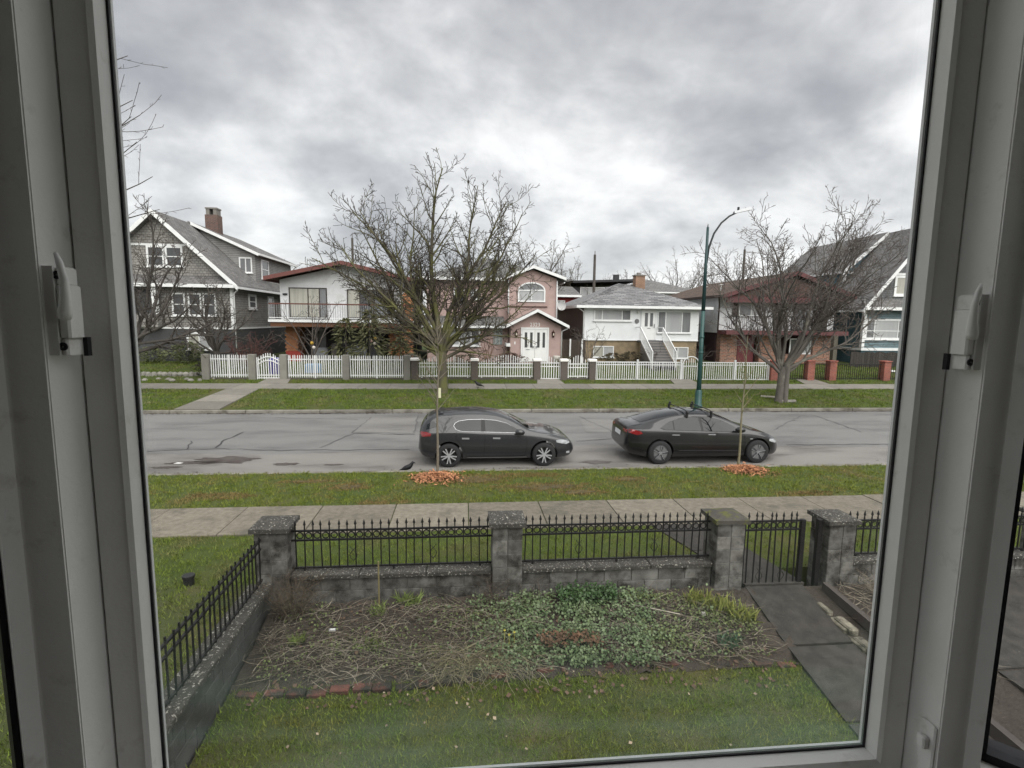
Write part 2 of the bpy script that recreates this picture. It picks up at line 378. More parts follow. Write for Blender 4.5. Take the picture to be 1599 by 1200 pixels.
# worn gutter lane with an uneven inner edge
rnd = random.Random(11)
xs = [-60 + i * 0.7 for i in range(190)]
vv = []; 
for x in xs: 
    e = 15.9 + 0.35 * math.sin(x * 0.31) + rnd.uniform(-0.12, 0.12)
    vv += [(x, 13.37, 0.005), (x, e, rz_(e) + 0.005)]
MB().add(vv, [(2 * i, 2 * i + 2, 2 * i + 3, 2 * i + 1) for i in range(len(xs) - 1)]).build('worn_lane', ASPH2, road)
def road_quad(pts, name, m, h=0.009):
    q = [UZ(x, y, 0.03) for x, y in pts]
    MB().add([(p[0], p[1], rz_(p[1]) + h) for p in q], [tuple(range(len(q)))[::-1]]).build(name, m, road)
road_quad([(553, 676), (646, 678), (652, 650), (578, 650)], 'road_patch', ASPH3)
road_quad([(905, 655), (958, 655), (980, 676), (915, 676)], 'road_patch', ASPH3)
def crack(pts, wd, m, h=0.012, seed=0):
    r_ = random.Random(seed); q = [Vector(UZ(x, y, 0.03)) for x, y in pts]; path = []
    for a, b in zip(q, q[1:]):
        k = max(2, int((b - a).length / 0.25))
        for i in range(k): path.append(a.lerp(b, i / k) + Vector((r_.uniform(-.05, .05), r_.uniform(-.05, .05), 0)))
    path.append(q[-1]); vs = []; 
    for i, p in enumerate(path):
        d = path[min(i + 1, len(path) - 1)] - path[max(i - 1, 0)]; nrm = Vector((-d.y, d.x, 0)).normalized() * wd * r_.uniform(0.4, 1.1) / 2
        for s_ in (-1, 1): a = p + nrm * s_; vs.append((a.x, a.y, rz_(a.y) + h))
    MB().add(vs, [(2 * i + 1, 2 * i, 2 * i + 2, 2 * i + 3) for i in range(len(path) - 1)]).build('road_crack', m, road)
for i, (pts, wd, m) in enumerate([
    ([(548, 678), (580, 651)], .05, TARF), ([(552, 678), (648, 680)], .05, TAR), ([(646, 678), (653, 649)], .05, TARF),
    ([(338, 700), (352, 688), (380, 676)], .06, TAR), ([(295, 702), (298, 690)], .05, TAR), ([(228, 706), (300, 702), (338, 701), (440, 704), (640, 702)], .06, TARF),
    ([(553, 678), (500, 700)], .05, TARF), ([(905, 650), (925, 660), (965, 680)], .06, TARF), ([(955, 655), (990, 664)], .06, TAR),
    ([(1228, 695), (1400, 694)], .09, TARF), ([(1270, 648), (1345, 676)], .05, TARF), ([(900, 690), (962, 686)], .06, TARF),
    ([(1210, 672), (1250, 650)], .04, TARF), ([(430, 652), (560, 655)], .04, TARF)]):
    crack(pts, wd, m, seed=i)
STAIN = mat('wet leaf stain', (0.045, 0.032, 0.028), (0.10, 0.088, 0.078), 3.0, 0.35, bump=0.004, bscale=50)
def stain(cx, cy, rx, ry, seed, m=STAIN, h=0.014, nm='wet_stain'):
    r_ = random.Random(seed); c = UZ(cx, cy, 0.02); n = 26; vs = [(c[0], c[1], rz_(c[1]) + h)]
    for i in range(n):
        th = 2 * math.pi * i / n; k = r_.uniform(0.6, 1.1); y = max(13.38, c[1] + ry * k * math.sin(th))
        vs.append((c[0] + rx * k * math.cos(th), y, rz_(y) + h))
    MB().add(vs, [(0, 1 + i, 1 + (i + 1) % n) for i in range(n)]).build(nm, m, road)
stain(352, 719, 0.95, 0.42, 1); stain(310, 723, 0.9, 0.16, 2); stain(448, 725, 0.4, 0.14, 3); stain(262, 730, .5, .1, 7)
stain(520, 726, .3, .07, 5); stain(930, 722, .5, .2, 8)
MB().add([(p[0] + dx, p[1] + dy, 0.03) for p in [UZ(278, 724, 0.02)] for dx, dy in ((-.1, -.05), (.08, -.06), (.13, .03), (-.04, .07))], [(0, 1, 2, 3)]).build('paper_scrap', mat('paper', (.7, .7, .68)), label='white scrap of paper lying on the worn road edge', cat='paper')

# kerbs
KERB = mat('kerb concrete', (0.24, 0.23, 0.20), (0.15, 0.14, 0.12), 2.0, 0.9, bump=0.004, bscale=50, rnd=0.15, dirt=((0.06, 0.052, 0.04), 1.5, 0.5, 0.68))
kn = tag(bpy.data.objects.new('kerb', None), kind='structure'); COL.objects.link(kn); LOC[kn.name] = (0, 0, 0)
kme = MB().bbox(-1.49, 1.49, 13.25, 13.365, -0.1, 0.125, 0.02).mesh('kerb_stone')
copies('kerb_stone', kme, KERB, kn, [(-13.5 + 3 * i, 0, 0) for i in range(13)])
kf = tag(bpy.data.objects.new('kerb', None), kind='structure'); COL.objects.link(kf); LOC[kf.name] = (0, 0, 0)
kme = MB().bbox(-1.49, 1.49, 22.45, 22.60, -0.1, 0.135, 0.02).mesh('kerb_stone')
copies('kerb_stone', kme, KERB, kf, [(-25.5 + 3 * i, 0, 0) for i in range(24)])

# pavements, slab by slab
sw = tag(bpy.data.objects.new('pavement', None), kind='structure'); COL.objects.link(sw); LOC[sw.name] = (0, 0, 0)
sme = MB().bbox(-0.742, 0.742, 9.42, 10.84, -0.02, 0.125, 0.008).mesh('slab')
jx = UZ(385, 794, 0.125)[0]
so = copies('slab', sme, CONC, sw, [(jx + 0.75 + 1.5 * (i - 6), 0, random.Random(i).uniform(-0.006, 0.006)) for i in range(22)])
sf = tag(bpy.data.objects.new('far_pavement', None), kind='structure'); COL.objects.link(sf); LOC[sf.name] = (0, 0, 0)
sme = MB(); sme.add([(-0.74, 26.5, 0.45), (0.74, 26.5, 0.45), (0.74, 28.1, 0.5), (-0.74, 28.1, 0.5), (-0.74, 26.5, 0.52), (0.74, 26.5, 0.52), (0.74, 28.1, 0.575), (-0.74, 28.1, 0.575)],
                   [(3, 2, 1, 0), (4, 5, 6, 7), (0, 1, 5, 4), (1, 2, 6, 5), (2, 3, 7, 6), (3, 0, 4, 7)])
copies('slab', sme.mesh('slab'), CONCF, sf, [(-24 + 1.5 * i, 0, 0) for i in range(40)])
def sheet(name, quad, zf, m, h=0.02, k=6, parent=None, **kw):
    """walkway laid on the ground: quad (two near points, two far points) cut into k slabs"""
    (a, b, c, d) = quad; mb = []
    par = tag(bpy.data.objects.new(name, None), kind='structure'); COL.objects.link(par); LOC[par.name] = (0, 0, 0)
    for i in range(k):
        t0, t1 = i / k + 0.004, (i + 1) / k - 0.004
        ps = [lerp(np.array(a), np.array(d), t0), lerp(np.array(b), np.array(c), t0), lerp(np.array(b), np.array(c), t1), lerp(np.array(a), np.array(d), t1)]
        top = [(p[0], p[1], zf(p[1]) + h) for p in ps]
        MB().slab(top, 0.09).build('slab', m, par)
    return par
zn = lambda y: 0.10
sheet('garden_path', ((4.02, 2.5), (5.02, 2.5), (5.12, 7.1), (4.22, 7.1)), gz_gard, CONCD, 0.03, 4)
sheet('front_walk', ((4.26, 7.14), (5.2, 7.14), (4.65, 9.40), (3.62, 9.40)), lambda y: interp([(7, .045), (7.6, .09), (9.4, .11)], y), CONCD, 0.015, 2)
sheet('verge_walk', ((-11.9, 22.62), (-10.1, 22.62), (-9.9, 26.48), (-11.4, 26.48)), gz_far, CONCF, 0.035, 3)
for px in (420, 862, 1077, 1280):
    x = UZ(px, 600, 0.6)[0]
    sheet('gate_walk', ((x - .75, 28.12), (x + .75, 28.12), (x + .6, 29.2), (x - .6, 29.2)), gz_far, CONCF, 0.04, 1)

# ------------------------------------------------------------------ houses
def window(par, o, u, n, w_, h_, frame, pane, cols=(), rows=(), fw_=0.08, sill=True, panes=None, d=0.06):
    """a framed window on a wall: o = lower corner, u = run, n = outward; cols / rows = where bars stand (fractions)"""
    mb = MB()
    mb.ob(o, u, n, 0, w_, 0, d, 0, fw_).ob(o, u, n, 0, w_, 0, d, h_ - fw_, h_)
    mb.ob(o, u, n, 0, fw_, 0, d, fw_, h_ - fw_).ob(o, u, n, w_ - fw_, w_, 0, d, fw_, h_ - fw_)
    for c in cols: mb.ob(o, u, n, c * w_ - .03, c * w_ + .03, 0, d - .012, fw_, h_ - fw_)
    for r_ in rows: mb.ob(o, u, n, fw_, w_ - fw_, 0, d - .016, r_ * h_ - .025, r_ * h_ + .025)
    if sill: mb.ob(o, u, n, -.06, w_ + .06, 0, d + .05, -.05, -.002)
    f = mb.build('window', frame, par)
    xs_ = [fw_] + [c * w_ for c in cols] + [w_ - fw_]
    for i in range(len(xs_) - 1):
        pm = pane[i % len(pane)] if isinstance(pane, (list, tuple)) else pane
        MB().ob(o, u, n, xs_[i], xs_[i + 1], .004, .02, fw_, h_ - fw_).build('pane', pm, f)
    return f
FX, FN = (1, 0, 0), (0, -1, 0)
def fwin(par, x0, x1, z0, z1, Y, frame, pane, **kw): return window(par, (x0, Y, z0), FX, FN, x1 - x0, z1 - z0, frame, pane, **kw)
def part(par, name, m, *boxes, smooth=False):
    mb = MB()
    for b in boxes: mb.box(*b)
    return mb.build(name, m, par, smooth)
def pipe(par, pts, r_, m, name='downpipe', n=6): return MB().tube(pts, r_, n).build(name, m, par, True)

SH_G = lambda ax, sl, nm='g': course_mat('roof shingle %s %s%.1f' % (nm, ax, sl), (0.135, 0.132, 0.130), (0.205, 0.20, 0.196), 0.16, 0.34, ax, 0.10, 0.012, slope=sl)
# --- grey craftsman house
A = thing('craftsman_house', 'tall grey shingled house with steep gable, white trim and brick chimney', 'house', (-18.4, 34.5, 1.2))
A_SH = course_mat('grey wall shingle', (0.25, 0.24, 0.225), (0.305, 0.295, 0.278), 0.15, 0.22, 'A', 0.09, 0.012)
A_LAP = course_mat('grey lap siding', (0.26, 0.258, 0.25), (0.275, 0.272, 0.265), 0.12, 9.0, 'A', 0.12, 0.012)
A_BASE = mat('dark grey render', (0.058, 0.061, 0.063), (0.075, 0.077, 0.078), 3, 0.9, bump=0.004)
ax, az, ez, ew = -18.4, 10.25, 5.9, 4.65
MB().prism([(ax - 4.1, 1.0), (ax + 4.15, 1.0), (ax + 4.15, ez + .35), (ax, az - .2), (ax - 4.1, ez + .35)], 34.5, 46.5).build('wall', A_SH, A)
part(A, 'basement_wall', A_BASE, (ax - 4.14, ax + 4.19, 34.46, 46.4, 0.9, 3.2))
part(A, 'band', TRIMW, (ax - 4.2, ax + 4.23, 34.42, 46.3, 3.2, 3.3))
rf = MB()
rf.slab([(ax, 33.95, az), (ax + ew, 33.95, ez), (ax + ew, 46.9, ez), (ax, 46.9, az)], .16)
rf.slab([(ax - ew, 33.95, ez), (ax - .001, 33.95, az), (ax - .001, 46.9, az), (ax - ew, 46.9, ez)], .16)
roofA = rf.build('roof', SH_G('Y', 1.4), A)
for s in (-1, 1):
    MB().slab([(ax, 33.90, az + .03), (ax + s * (ew + .05), 33.90, ez - .02), (ax + s * (ew + .05), 33.95, ez - .02), (ax, 33.95, az + .03)][::s], .30).build('barge_board', TRIMW, A)
    part(A, 'gutter', TRIMW, (ax + s * ew - .02 if s > 0 else ax - ew - .1, ax + s * ew + .1 if s > 0 else ax - ew + .02, 33.95, 46.9, ez - .22, ez - .08))
# skirt roof under the gable
MB().add([(ax - 4.5, 34.48, 6.45), (ax + 4.0, 34.48, 6.45), (ax + 4.5, 33.8, 5.88), (ax - 4.5, 33.8, 5.88), (ax - 4.5, 34.48, 5.8), (ax + 4.5, 34.48, 5.8), (ax + 4.5, 33.8, 5.76), (ax - 4.5, 33.8, 5.76)],
         [(3, 2, 1, 0), (7, 3, 0, 4), (2, 6, 5, 1), (4, 5, 6, 7), (6, 2, 3, 7)]).build('skirt_roof', SH_G('X', 1.4), A)
part(A, 'skirt_fascia', TRIMW, (ax - 4.55, ax + 4.55, 33.74, 33.80, 5.72, 5.92))
part(A, 'corner_board', TRIMW, (ax + 4.05, ax + 4.22, 34.40, 34.6, 3.3, 5.8))
# shed dormer on the right slope
dx0, dxe, dy0, dy1 = ax + .15, -13.95, 38.2, 46.2
MB().prism([(ax + .6, 9.4), (dxe - .35, 6.1), (dxe - .35, 8.25), (ax + .6, 9.95)], dy0 + .35, dy1).build('dormer_wall', A_LAP, A)
d_ = MB().slab([(ax, dy0 - .05, 10.33), (dxe, dy0 - .05, 8.36), (dxe, dy1 + .4, 8.36), (ax, dy1 + .4, 10.33)], .12).build('dormer_roof', SH_G('Y', 2.2), A)
MB().slab([(ax + .2, dy0 - .11, 10.27), (dxe + .03, dy0 - .11, 8.33), (dxe + .03, dy0 - .05, 8.33), (ax + .2, dy0 - .05, 10.27)], .2).build('barge_board', TRIMW, A)
part(A, 'gutter', TRIMW, (dxe, dxe + .1, dy0 - .05, dy1 + .4, 8.18, 8.32))
fwin(A, -15.35, -14.5, 7.0, 8.05, dy0 + .35, TRIMW, P_GREY, cols=(.5,))
for y0, y1, za, zb in ((39.6, 41.0, 6.7, 8.05),):
    window(A, (dxe - .35, y0, za), (0, 1, 0), (1, 0, 0), y1 - y0, zb - za, TRIMW, P_DARK, rows=(.5,))
# chimney
CH = course_mat('chimney brick', (0.17, 0.085, 0.065), (0.11, 0.065, 0.055), 0.08, 0.22, 'A', 0.16, 0.01, mort_col=(0.16, 0.15, 0.14))
cx = ax + .62
part(A, 'chimney', CH, (cx - .42, cx + .42, 40.2, 41.0, 8.8, 11.15))
part(A, 'chimney_cap', mat('chimney concrete', (0.19, 0.18, 0.165), rough=.9), (cx - .36, cx - .12, 40.26, 40.94, 11.15, 11.55), (cx + .14, cx + .36, 40.26, 40.94, 11.15, 11.55), (cx - .4, cx + .4, 40.22, 40.98, 11.55, 11.65))
# windows
for x0 in (-19.1, -18.03): fwin(A, x0, x0 + 1.02, 6.95, 8.2, 34.5, TRIMW, P_DARK, rows=(.5,), fw_=.11)
part(A, 'band', TRIMW, (ax - 2.0, ax + 2.0, 34.44, 34.5, 8.2, 8.32))
for x0 in (-17.8, -16.85, -15.98): fwin(A, x0, x0 + .78, 4.0, 5.4, 34.46, TRIMW, P_DARK, rows=(.5,), fw_=.09)
part(A, 'porch_shade_panel', mat('porch shade', (0.06, 0.062, 0.065), rough=.9), (-21.9, -18.5, 34.44, 34.5, 4.1, 5.6))  # flat dark panel on the wall, porch shade put into its colour
part(A, 'porch_wall', A_SH, (-22.4, -18.4, 33.9, 34.42, 3.3, 4.1))
for x0 in (-22.3, -20.3, -18.7): part(A, 'porch_column', TRIMW, (x0, x0 + .28, 33.92, 34.2, 4.1, 5.72))
fwin(A, -17.05, -15.6, 1.9, 3.02, 34.44, TRIMW, [P_CURT, P_BLIND], cols=(.5,), fw_=.12)
for y0, y1, za, zb in ((36.9, 38.2, 4.5, 5.5), (40.4, 41.6, 3.9, 5.5)):
    window(A, (ax + 4.16, y0, za), (0, 1, 0), (1, 0, 0), y1 - y0, zb - za, TRIMW, P_DARK, rows=(.5,), fw_=.14)
pipe(A, [(ax + 4.6, 34.3, 5.7), (ax + 4.3, 34.38, 5.4), (ax + 4.3, 34.38, 1.2)], .045, TRIMW)
pipe(A, [(dxe + .05, dy1 + .2, 8.2), (dxe - .3, dy1 + .1, 7.8), (dxe - .3, dy1 + .1, 6.2)], .05, TRIMW)

# --- white house with red eaves, balcony and carport
B = thing('balcony_house', 'white two storey house with red roof edge, long balcony and brick pillars', 'house', (-7.5, 35, 1.2))
ST_W = mat('white stucco', (0.66, 0.67, 0.68), (0.55, 0.56, 0.57), 1.2, 0.95, bump=0.006, bscale=45, dirt=((.40, .39, .37), .9, .52, .8))
RED = mat('red brown paint', (0.165, 0.058, 0.05), (0.12, 0.05, 0.044), 3, 0.6)
BRK_O = course_mat('orange brick', (0.46, 0.20, 0.085), (0.36, 0.15, 0.075), 0.075, 0.22, 'A', 0.14, 0.008, mort_col=(0.30, 0.20, 0.13))
bx0, bx1, bc, bz = -11.55, -3.4, -7.5, 6.35
MB().prism([(bx0, 3.75), (bx1, 3.75), (bx1, bz), (bc, bz + .95), (bx0, bz)], 35.0, 46).build('wall', ST_W, B)
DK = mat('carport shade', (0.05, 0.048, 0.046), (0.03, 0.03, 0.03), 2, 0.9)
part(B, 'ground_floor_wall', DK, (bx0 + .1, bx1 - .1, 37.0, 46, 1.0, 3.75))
rb = MB()
rb.slab([(bc, 34.0, bz + 1.15), (bx1 + .6, 34.0, bz + .1), (bx1 + .6, 46.4, bz + .1), (bc, 46.4, bz + 1.15)], .1)
rb.slab([(bx0 - .6, 34.0, bz + .1), (bc - .001, 34.0, bz + 1.15), (bc - .001, 46.4, bz + 1.15), (bx0 - .6, 46.4, bz + .1)], .1)
rb.build('roof', mat('brown roof gravel', (0.13, 0.075, 0.06), (0.09, 0.06, 0.05), 5, .95), B)
MB().prism([(bx0 - .62, bz - .12), (bc, bz + .93), (bx1 + .62, bz - .12), (bx1 + .62, bz + .12), (bc, bz + 1.17), (bx0 - .62, bz + .12)], 33.93, 33.995).build('fascia', RED, B)
MB().slab([(bx0 - .62, 34, bz + .12), (bx0 - .56, 34, bz + .12), (bx0 - .56, 46.4, bz + .12), (bx0 - .62, 46.4, bz + .12)], .26).build('fascia', RED, B)
BF = mat('bronze window frame', (0.045, 0.038, 0.032), rough=.5)
fwin(B, -11.0, -8.65, 3.98, 5.88, 35.0, BF, [P_CURT, P_CURT, P_GREY], cols=(.5, .8), fw_=.06)
fwin(B, -7.4, -4.55, 3.98, 5.82, 35.0, BF, [P_CURT, P_DARK, P_GREY], cols=(.28, .6), fw_=.06)
bal = part(B, 'balcony_slab', TRIMW, (bx0 - .3, bx1 + .2, 33.55, 35.0, 3.70, 3.86))
part(B, 'balcony_soffit', mat('brown soffit', (0.14, 0.065, 0.035), rough=.8), (bx0 - .2, bx1 + .1, 33.65, 35.6, 3.42, 3.69))
rl = MB().box(bx0 - .25, bx1 + .15, 33.6, 33.66, 4.78, 4.86).build('balcony_rail', mat('rail brown', (0.12, 0.05, 0.04), rough=.6), B)
part(B, 'balcony_rail', TRIMW, (bx0 - .25, bx1 + .15, 33.61, 33.65, 3.95, 3.99))
copies('baluster', MB().box(-.012, .012, 33.615, 33.64, 3.86, 4.78).mesh('baluster'), GREYMETAL, B, [(bx0 - .2 + .14 * i, 0, 0) for i in range(59)])
MB().box(bx0 - .25, bx0 - .21, 33.66, 35, 4.78, 4.86).build('balcony_rail', MATS['rail brown'], B)
def quoin_pillar(par, x0, x1, y0, y1, z0, z1, m):
    mb = MB().box(x0, x1, y0, y1, z0, z1); z = z0; k = 0
    while z < z1 - .12:
        e = .07 if k % 2 else .0
        if e: mb.box(x0 - e, x1 + e, y0 - .03, y1 - .05, z + .004, z + .12)
        z += .13; k += 1
    return mb.build('brick_pillar', m, par)
quoin_pillar(B, -11.35, -10.65, 35.2, 36.9, 1.1, 3.42, BRK_O)
quoin_pillar(B, -4.75, -4.1, 35.0, 36.9, 1.1, 3.42, BRK_O)
quoin_pillar(B, -3.72, -3.2, 33.9, 34.4, 1.1, 5.6, BRK_O)
fwin(B, -10.3, -9.2, 1.9, 3.3, 36.96, BF, P_GREY, cols=(.5,))
part(B, 'garage_door', mat('grey door', (0.10, 0.10, 0.105), rough=.6), (-8.4, -5.4, 36.93, 37.0, 1.15, 3.2))
part(B, 'planter_box', mat('red planter', (.28, .04, .03), rough=.6), (-11.2, -10.3, 34.6, 35.15, 1.15, 1.85))
part(B, 'wall_lamp', PBLACK, (bx0 + .18, bx0 + .45, 34.9, 35.0, 5.4, 5.5))
# --- pink house
Cc = thing('pink_house', 'pink stucco house with arched window and white double door', 'house', (2, 35, 1.2))
PINK = mat('pink stucco', (0.44, 0.325, 0.30), (0.385, 0.285, 0.262), 1.6, 0.95, bump=0.006, bscale=45, dirt=((.30, .22, .20), 1.1, .5, .8))
TILE = course_mat('grey roof tile', (0.135, 0.135, 0.130), (0.18, 0.178, 0.17), 0.19, 0.30, 'X', 0.14, 0.03, slope=1.9)
TILEY = course_mat('grey roof tile side', (0.135, 0.135, 0.130), (0.18, 0.178, 0.17), 0.19, 0.30, 'Y', 0.14, 0.03, slope=1.9)
MB().prism([(3.0, 1.1), (6.2, 1.1), (6.2, 6.75), (4.6, 7.3), (3.0, 6.75)], 35.0, 46).build('wall', PINK, Cc)
part(Cc, 'wall', PINK, (-2.4, 3.0, 35.7, 46, 1.1, 6.8))
part(Cc, 'wall', PINK, (-2.3, 3.0, 34.9, 35.7, 1.1, 3.7))
# main hip roof
h0, h1, hy0, hy1, hz0, hz1 = -2.9, 6.9, 35.1, 46.5, 6.75, 8.55
MB().add([(h0, hy0, hz0), (h1, hy0, hz0), (h1, hy1, hz0), (h0, hy1, hz0), (2.0, 40.3, hz1), (2.0, 41.4, hz1), (h0, hy0, hz0 - .15), (h1, hy0, hz0 - .15), (h1, hy1, hz0 - .15), (h0, hy1, hz0 - .15)],
         [(0, 1, 4), (1, 2, 5, 4), (2, 3, 5), (3, 0, 4, 5), (9, 8, 7, 6), (0, 6, 7, 1), (1, 7, 8, 2), (2, 8, 9, 3), (3, 9, 6, 0)]).build('roof', TILE, Cc)
part(Cc, 'gutter', TRIMW, (h0 - .08, 2.78, hy0 - .1, hy0 - .005, hz0 - .2, hz0 - .02), (h1 + .005, h1 + .1, 36.2, hy1, hz0 - .2, hz0 - .02))
# front gable roof
def gable(par, x0, x1, xm, ze, zr, y0, y1, t, m, trim, bw=.16, name='gable_roof'):
    MB().slab([(xm, y0, zr), (x1, y0, ze), (x1, y1, ze), (xm, y1, zr)], t).slab([(x0, y0, ze), (xm - .001, y0, zr), (xm - .001, y1, zr), (x0, y1, ze)], t).build(name, m, par)
    MB().prism([(x0 - .02, ze - bw), (xm, zr - bw), (x1 + .02, ze - bw), (x1 + .02, ze + .03), (xm, zr + .03), (x0 - .02, ze + .03)], y0 - .05, y0 - .003).build('barge_board', trim, par)
gable(Cc, 2.75, 6.75, 4.6, 6.78, 7.52, 34.6, 40, .1, TILEY, TRIMW)
gable(Cc, 2.75, 6.75, 4.72, 3.66, 4.68, 33.2, 35.05, .1, TILEY, TRIMW)
MB().prism([(3.05, 1.2), (6.35, 1.2), (6.35, 3.6), (4.72, 4.5), (3.05, 3.6)], 33.75, 35.0).build('porch_wall', PINK, Cc)
MB().slab([(-2.6, 34.4, 3.62), (2.75, 34.4, 3.62), (2.75, 35.75, 4.25), (-2.6, 35.75, 4.25)], .1).build('skirt_roof', TILE, Cc)
part(Cc, 'gutter', TRIMW, (-2.65, 2.74, 34.28, 34.39, 3.46, 3.6))
part(Cc, 'band', mat('brown band', (.10, .06, .05)), (2.9, 5.6, 34.93, 35.0, 4.86, 4.93))
# arched window
def arch_pts(x0, x1, z0, zs, rise, n=12, ins=0):
    pts = [(x0 + ins, z0 + ins), (x1 - ins, z0 + ins)]; c = (x0 + x1) / 2; hw = (x1 - x0) / 2 - ins
    for i in range(n + 1):
        th = math.pi * i / n; pts.append((c + hw * math.cos(th), zs + (rise - ins) * math.sin(th)))
    return pts
aw = MB(); po = arch_pts(3.62, 5.45, 5.2, 5.95, .55); pi_ = arch_pts(3.62, 5.45, 5.2, 5.95, .55, ins=.09); k = len(po)
aw.add([(x, 34.92, z) for x, z in po] + [(x, 34.92, z) for x, z in pi_] + [(x, 35.0, z) for x, z in po] + [(x, 34.98, z) for x, z in pi_],
       [(i, (i + 1) % k, k + (i + 1) % k, k + i) for i in range(k)] + [(i, 2 * k + i, 2 * k + (i + 1) % k, (i + 1) % k) for i in range(k)] + [(k + i, k + (i + 1) % k, 3 * k + (i + 1) % k, 3 * k + i) for i in range(k)])
aw.box(4.50, 4.56, 34.93, 34.975, 5.29, 5.93).box(3.71, 5.36, 34.935, 34.97, 5.92, 5.98)
awo = aw.build('arched_window', TRIMW, Cc)
MB().prism(arch_pts(3.62, 5.45, 5.2, 5.95, .55, ins=.085)[:], 34.975, 34.99).build('pane', P_BLIND, awo)
MB().prism([(3.72, 5.985)] + arch_pts(3.62, 5.45, 5.2, 5.95, .55, ins=.1)[2:][::-1][1:-1][::-1] + [(3.72, 5.985)][:0], 34.968, 34.973).build('pane', P_GREY, awo)
fwin(Cc, -.6, .1, 5.0, 6.1, 35.7, TRIMW, P_DARK, cols=(.5,)); fwin(Cc, .5, 1.2, 5.3, 6.0, 35.7, TRIMW, P_BLIND)
fwin(Cc, -1.0, 1.15, 2.25, 3.45, 34.9, TRIMW, [P_BLIND, P_BLIND, P_GREY], cols=(.36, .72), fw_=.1)
gb = part(Cc, 'glass_block_window', mat('block mortar', (.5, .48, .46)), (1.98, 2.62, 34.86, 34.9, 2.36, 3.52))
GB = pane_mat('glass block', (.20, .25, .25), c2=(.32, .36, .36), scale=4)
copies('glass_block', MB().bbox(-.09, .09, 34.835, 34.87, -.09, .09, .012).mesh('glass_block'), GB, gb, [(2.08 + .22 * i, 0, 2.47 + .187 * j) for i in range(3) for j in range(6)])
# double door
dr = part(Cc, 'door_frame', TRIMW, (3.72, 3.82, 33.66, 33.75, 1.3, 3.42), (5.44, 5.54, 33.66, 33.75, 1.3, 3.42), (3.72, 5.54, 33.65, 33.75, 3.42, 3.54))
for x0 in (3.83, 4.64):
    d = part(Cc, 'door', WHITE, (x0, x0 + .79, 33.68, 33.74, 1.35, 3.41))
    for xx in (x0 + .14, x0 + .49): part(d, 'door_light', P_DARK, (xx, xx + .16, 33.665, 33.685, 2.25, 3.22)); 
    part(d, 'door_handle', GREYMETAL, (x0 + (.66 if x0 < 4 else .06), x0 + (.73 if x0 < 4 else .13), 33.60, 33.68, 2.22, 2.36))
part(Cc, 'letter_slot', GREYMETAL, (4.05, 4.3, 33.66, 33.68, 2.1, 2.15))
tx = bpy.data.curves.new('house_number', 'FONT'); tx.body = '2323'; tx.size = .34; tx.extrude = .015; tx.align_x = 'CENTER'
_t = bpy.data.objects.new('tmp', tx); nme = bpy.data.meshes.new_from_object(_t); bpy.data.objects.remove(_t); bpy.data.curves.remove(tx)
to = obj('house_number', nme, mat('white number', (.82, .82, .80)), Cc, loc=(4.63 - 2, 33.73 - 35, 3.6 - 1.2)); to.rotation_euler = (R(90), 0, 0)
for x0 in (3.42, 5.82):
    l_ = MB().lathe((x0, 33.62, 3.0), [(.005, -.12), (.05, -.1), (.07, 0), (.10, .2), (.11, .22), (.03, .34), (.005, .42)], 8).build('wall_lamp', mat('brown lamp', (.05, .02, .015)), Cc, True)
    part(l_, 'lamp_glass', mat('lamp glass', (.55, .5, .42), rough=.2), (x0 - .04, x0 + .04, 33.52, 33.57, 3.04, 3.18))
part(Cc, 'letter_box', WHITE, (2.78, 3.04, 33.6, 34.9, 2.3, 2.5)); part(Cc, 'doorbell_panel', WHITE, (3.3, 3.38, 33.72, 33.75, 2.45, 2.62))
pipe(Cc, [(3.0, 34.9, 6.6), (3.0, 34.93, 4.4)], .045, TRIMW); pipe(Cc, [(6.22, 34.9, 6.6), (6.22, 34.93, 3.7)], .045, TRIMW)
pipe(Cc, [(6.7, 33.4, 3.5), (6.38, 33.7, 3.3), (6.38, 33.72, 1.3)], .045, TRIMW)
ds = MB().lathe((6.62, 35.3, 4.98), [(.001, .0), (.16, -.02), (.30, -.08)], 14, 'Y').tube([(6.62, 35.3, 4.98), (6.4, 35.5, 4.7)], .025, 5).tube([(6.62, 35.28, 4.72), (6.62, 34.95, 4.86)], .012, 4)
ds.build('satellite_dish', mat('dish grey', (.5, .5, .5)), label='small grey satellite dish fixed high on pink wall corner', cat='satellite dish')
for i, (x0, col) in enumerate(((3.3, (.42, .40, .37)), (6.0, (.48, .46, .42)))):
    MB().lathe((x0, 33.3, 1.25), [(.001, 0), (.17, 0), (.22, .35), (.24, .5), (.20, .5), (.19, .42), (.001, .42)], 12).build('plant_pot', mat('pot%d' % i, col), smooth=True, label=['round pale pot standing by the letter box beside double door', 'round pale pot standing between double door and downpipe'][i], cat='pot')

# --- white bungalow with stairs
D = thing('bungalow', 'white bungalow on tan base with grey hip roof and front stairs', 'house', (12.1, 35, 1.2))
ST_B = mat('bright white stucco', (0.76, 0.78, 0.79), (0.68, 0.70, 0.71), 1.0, 0.9, bump=0.004, bscale=50)
TAN = mat('tan stucco', (0.30, 0.235, 0.15), (0.24, 0.19, 0.125), 1.8, 0.95, bump=0.006, bscale=50, dirt=((.15, .12, .08), .9, .5, .8))
SIDE = mat('brown grey stucco', (0.17, 0.15, 0.135), (0.135, 0.12, 0.108), 1.5, 0.95, bump=0.006, bscale=50)
part(D, 'wall', ST_B, (8.16, 16.15, 35.0, 35.3, 2.74, 4.9)); part(D, 'side_wall', SIDE, (8.17, 16.14, 35.3, 45.5, 1.0, 4.9))
part(D, 'base_wall', TAN, (8.2, 16.1, 35.06, 35.3, 1.0, 2.738)); part(D, 'band', TRIMW, (8.14, 16.17, 34.96, 35.0, 2.70, 2.76))
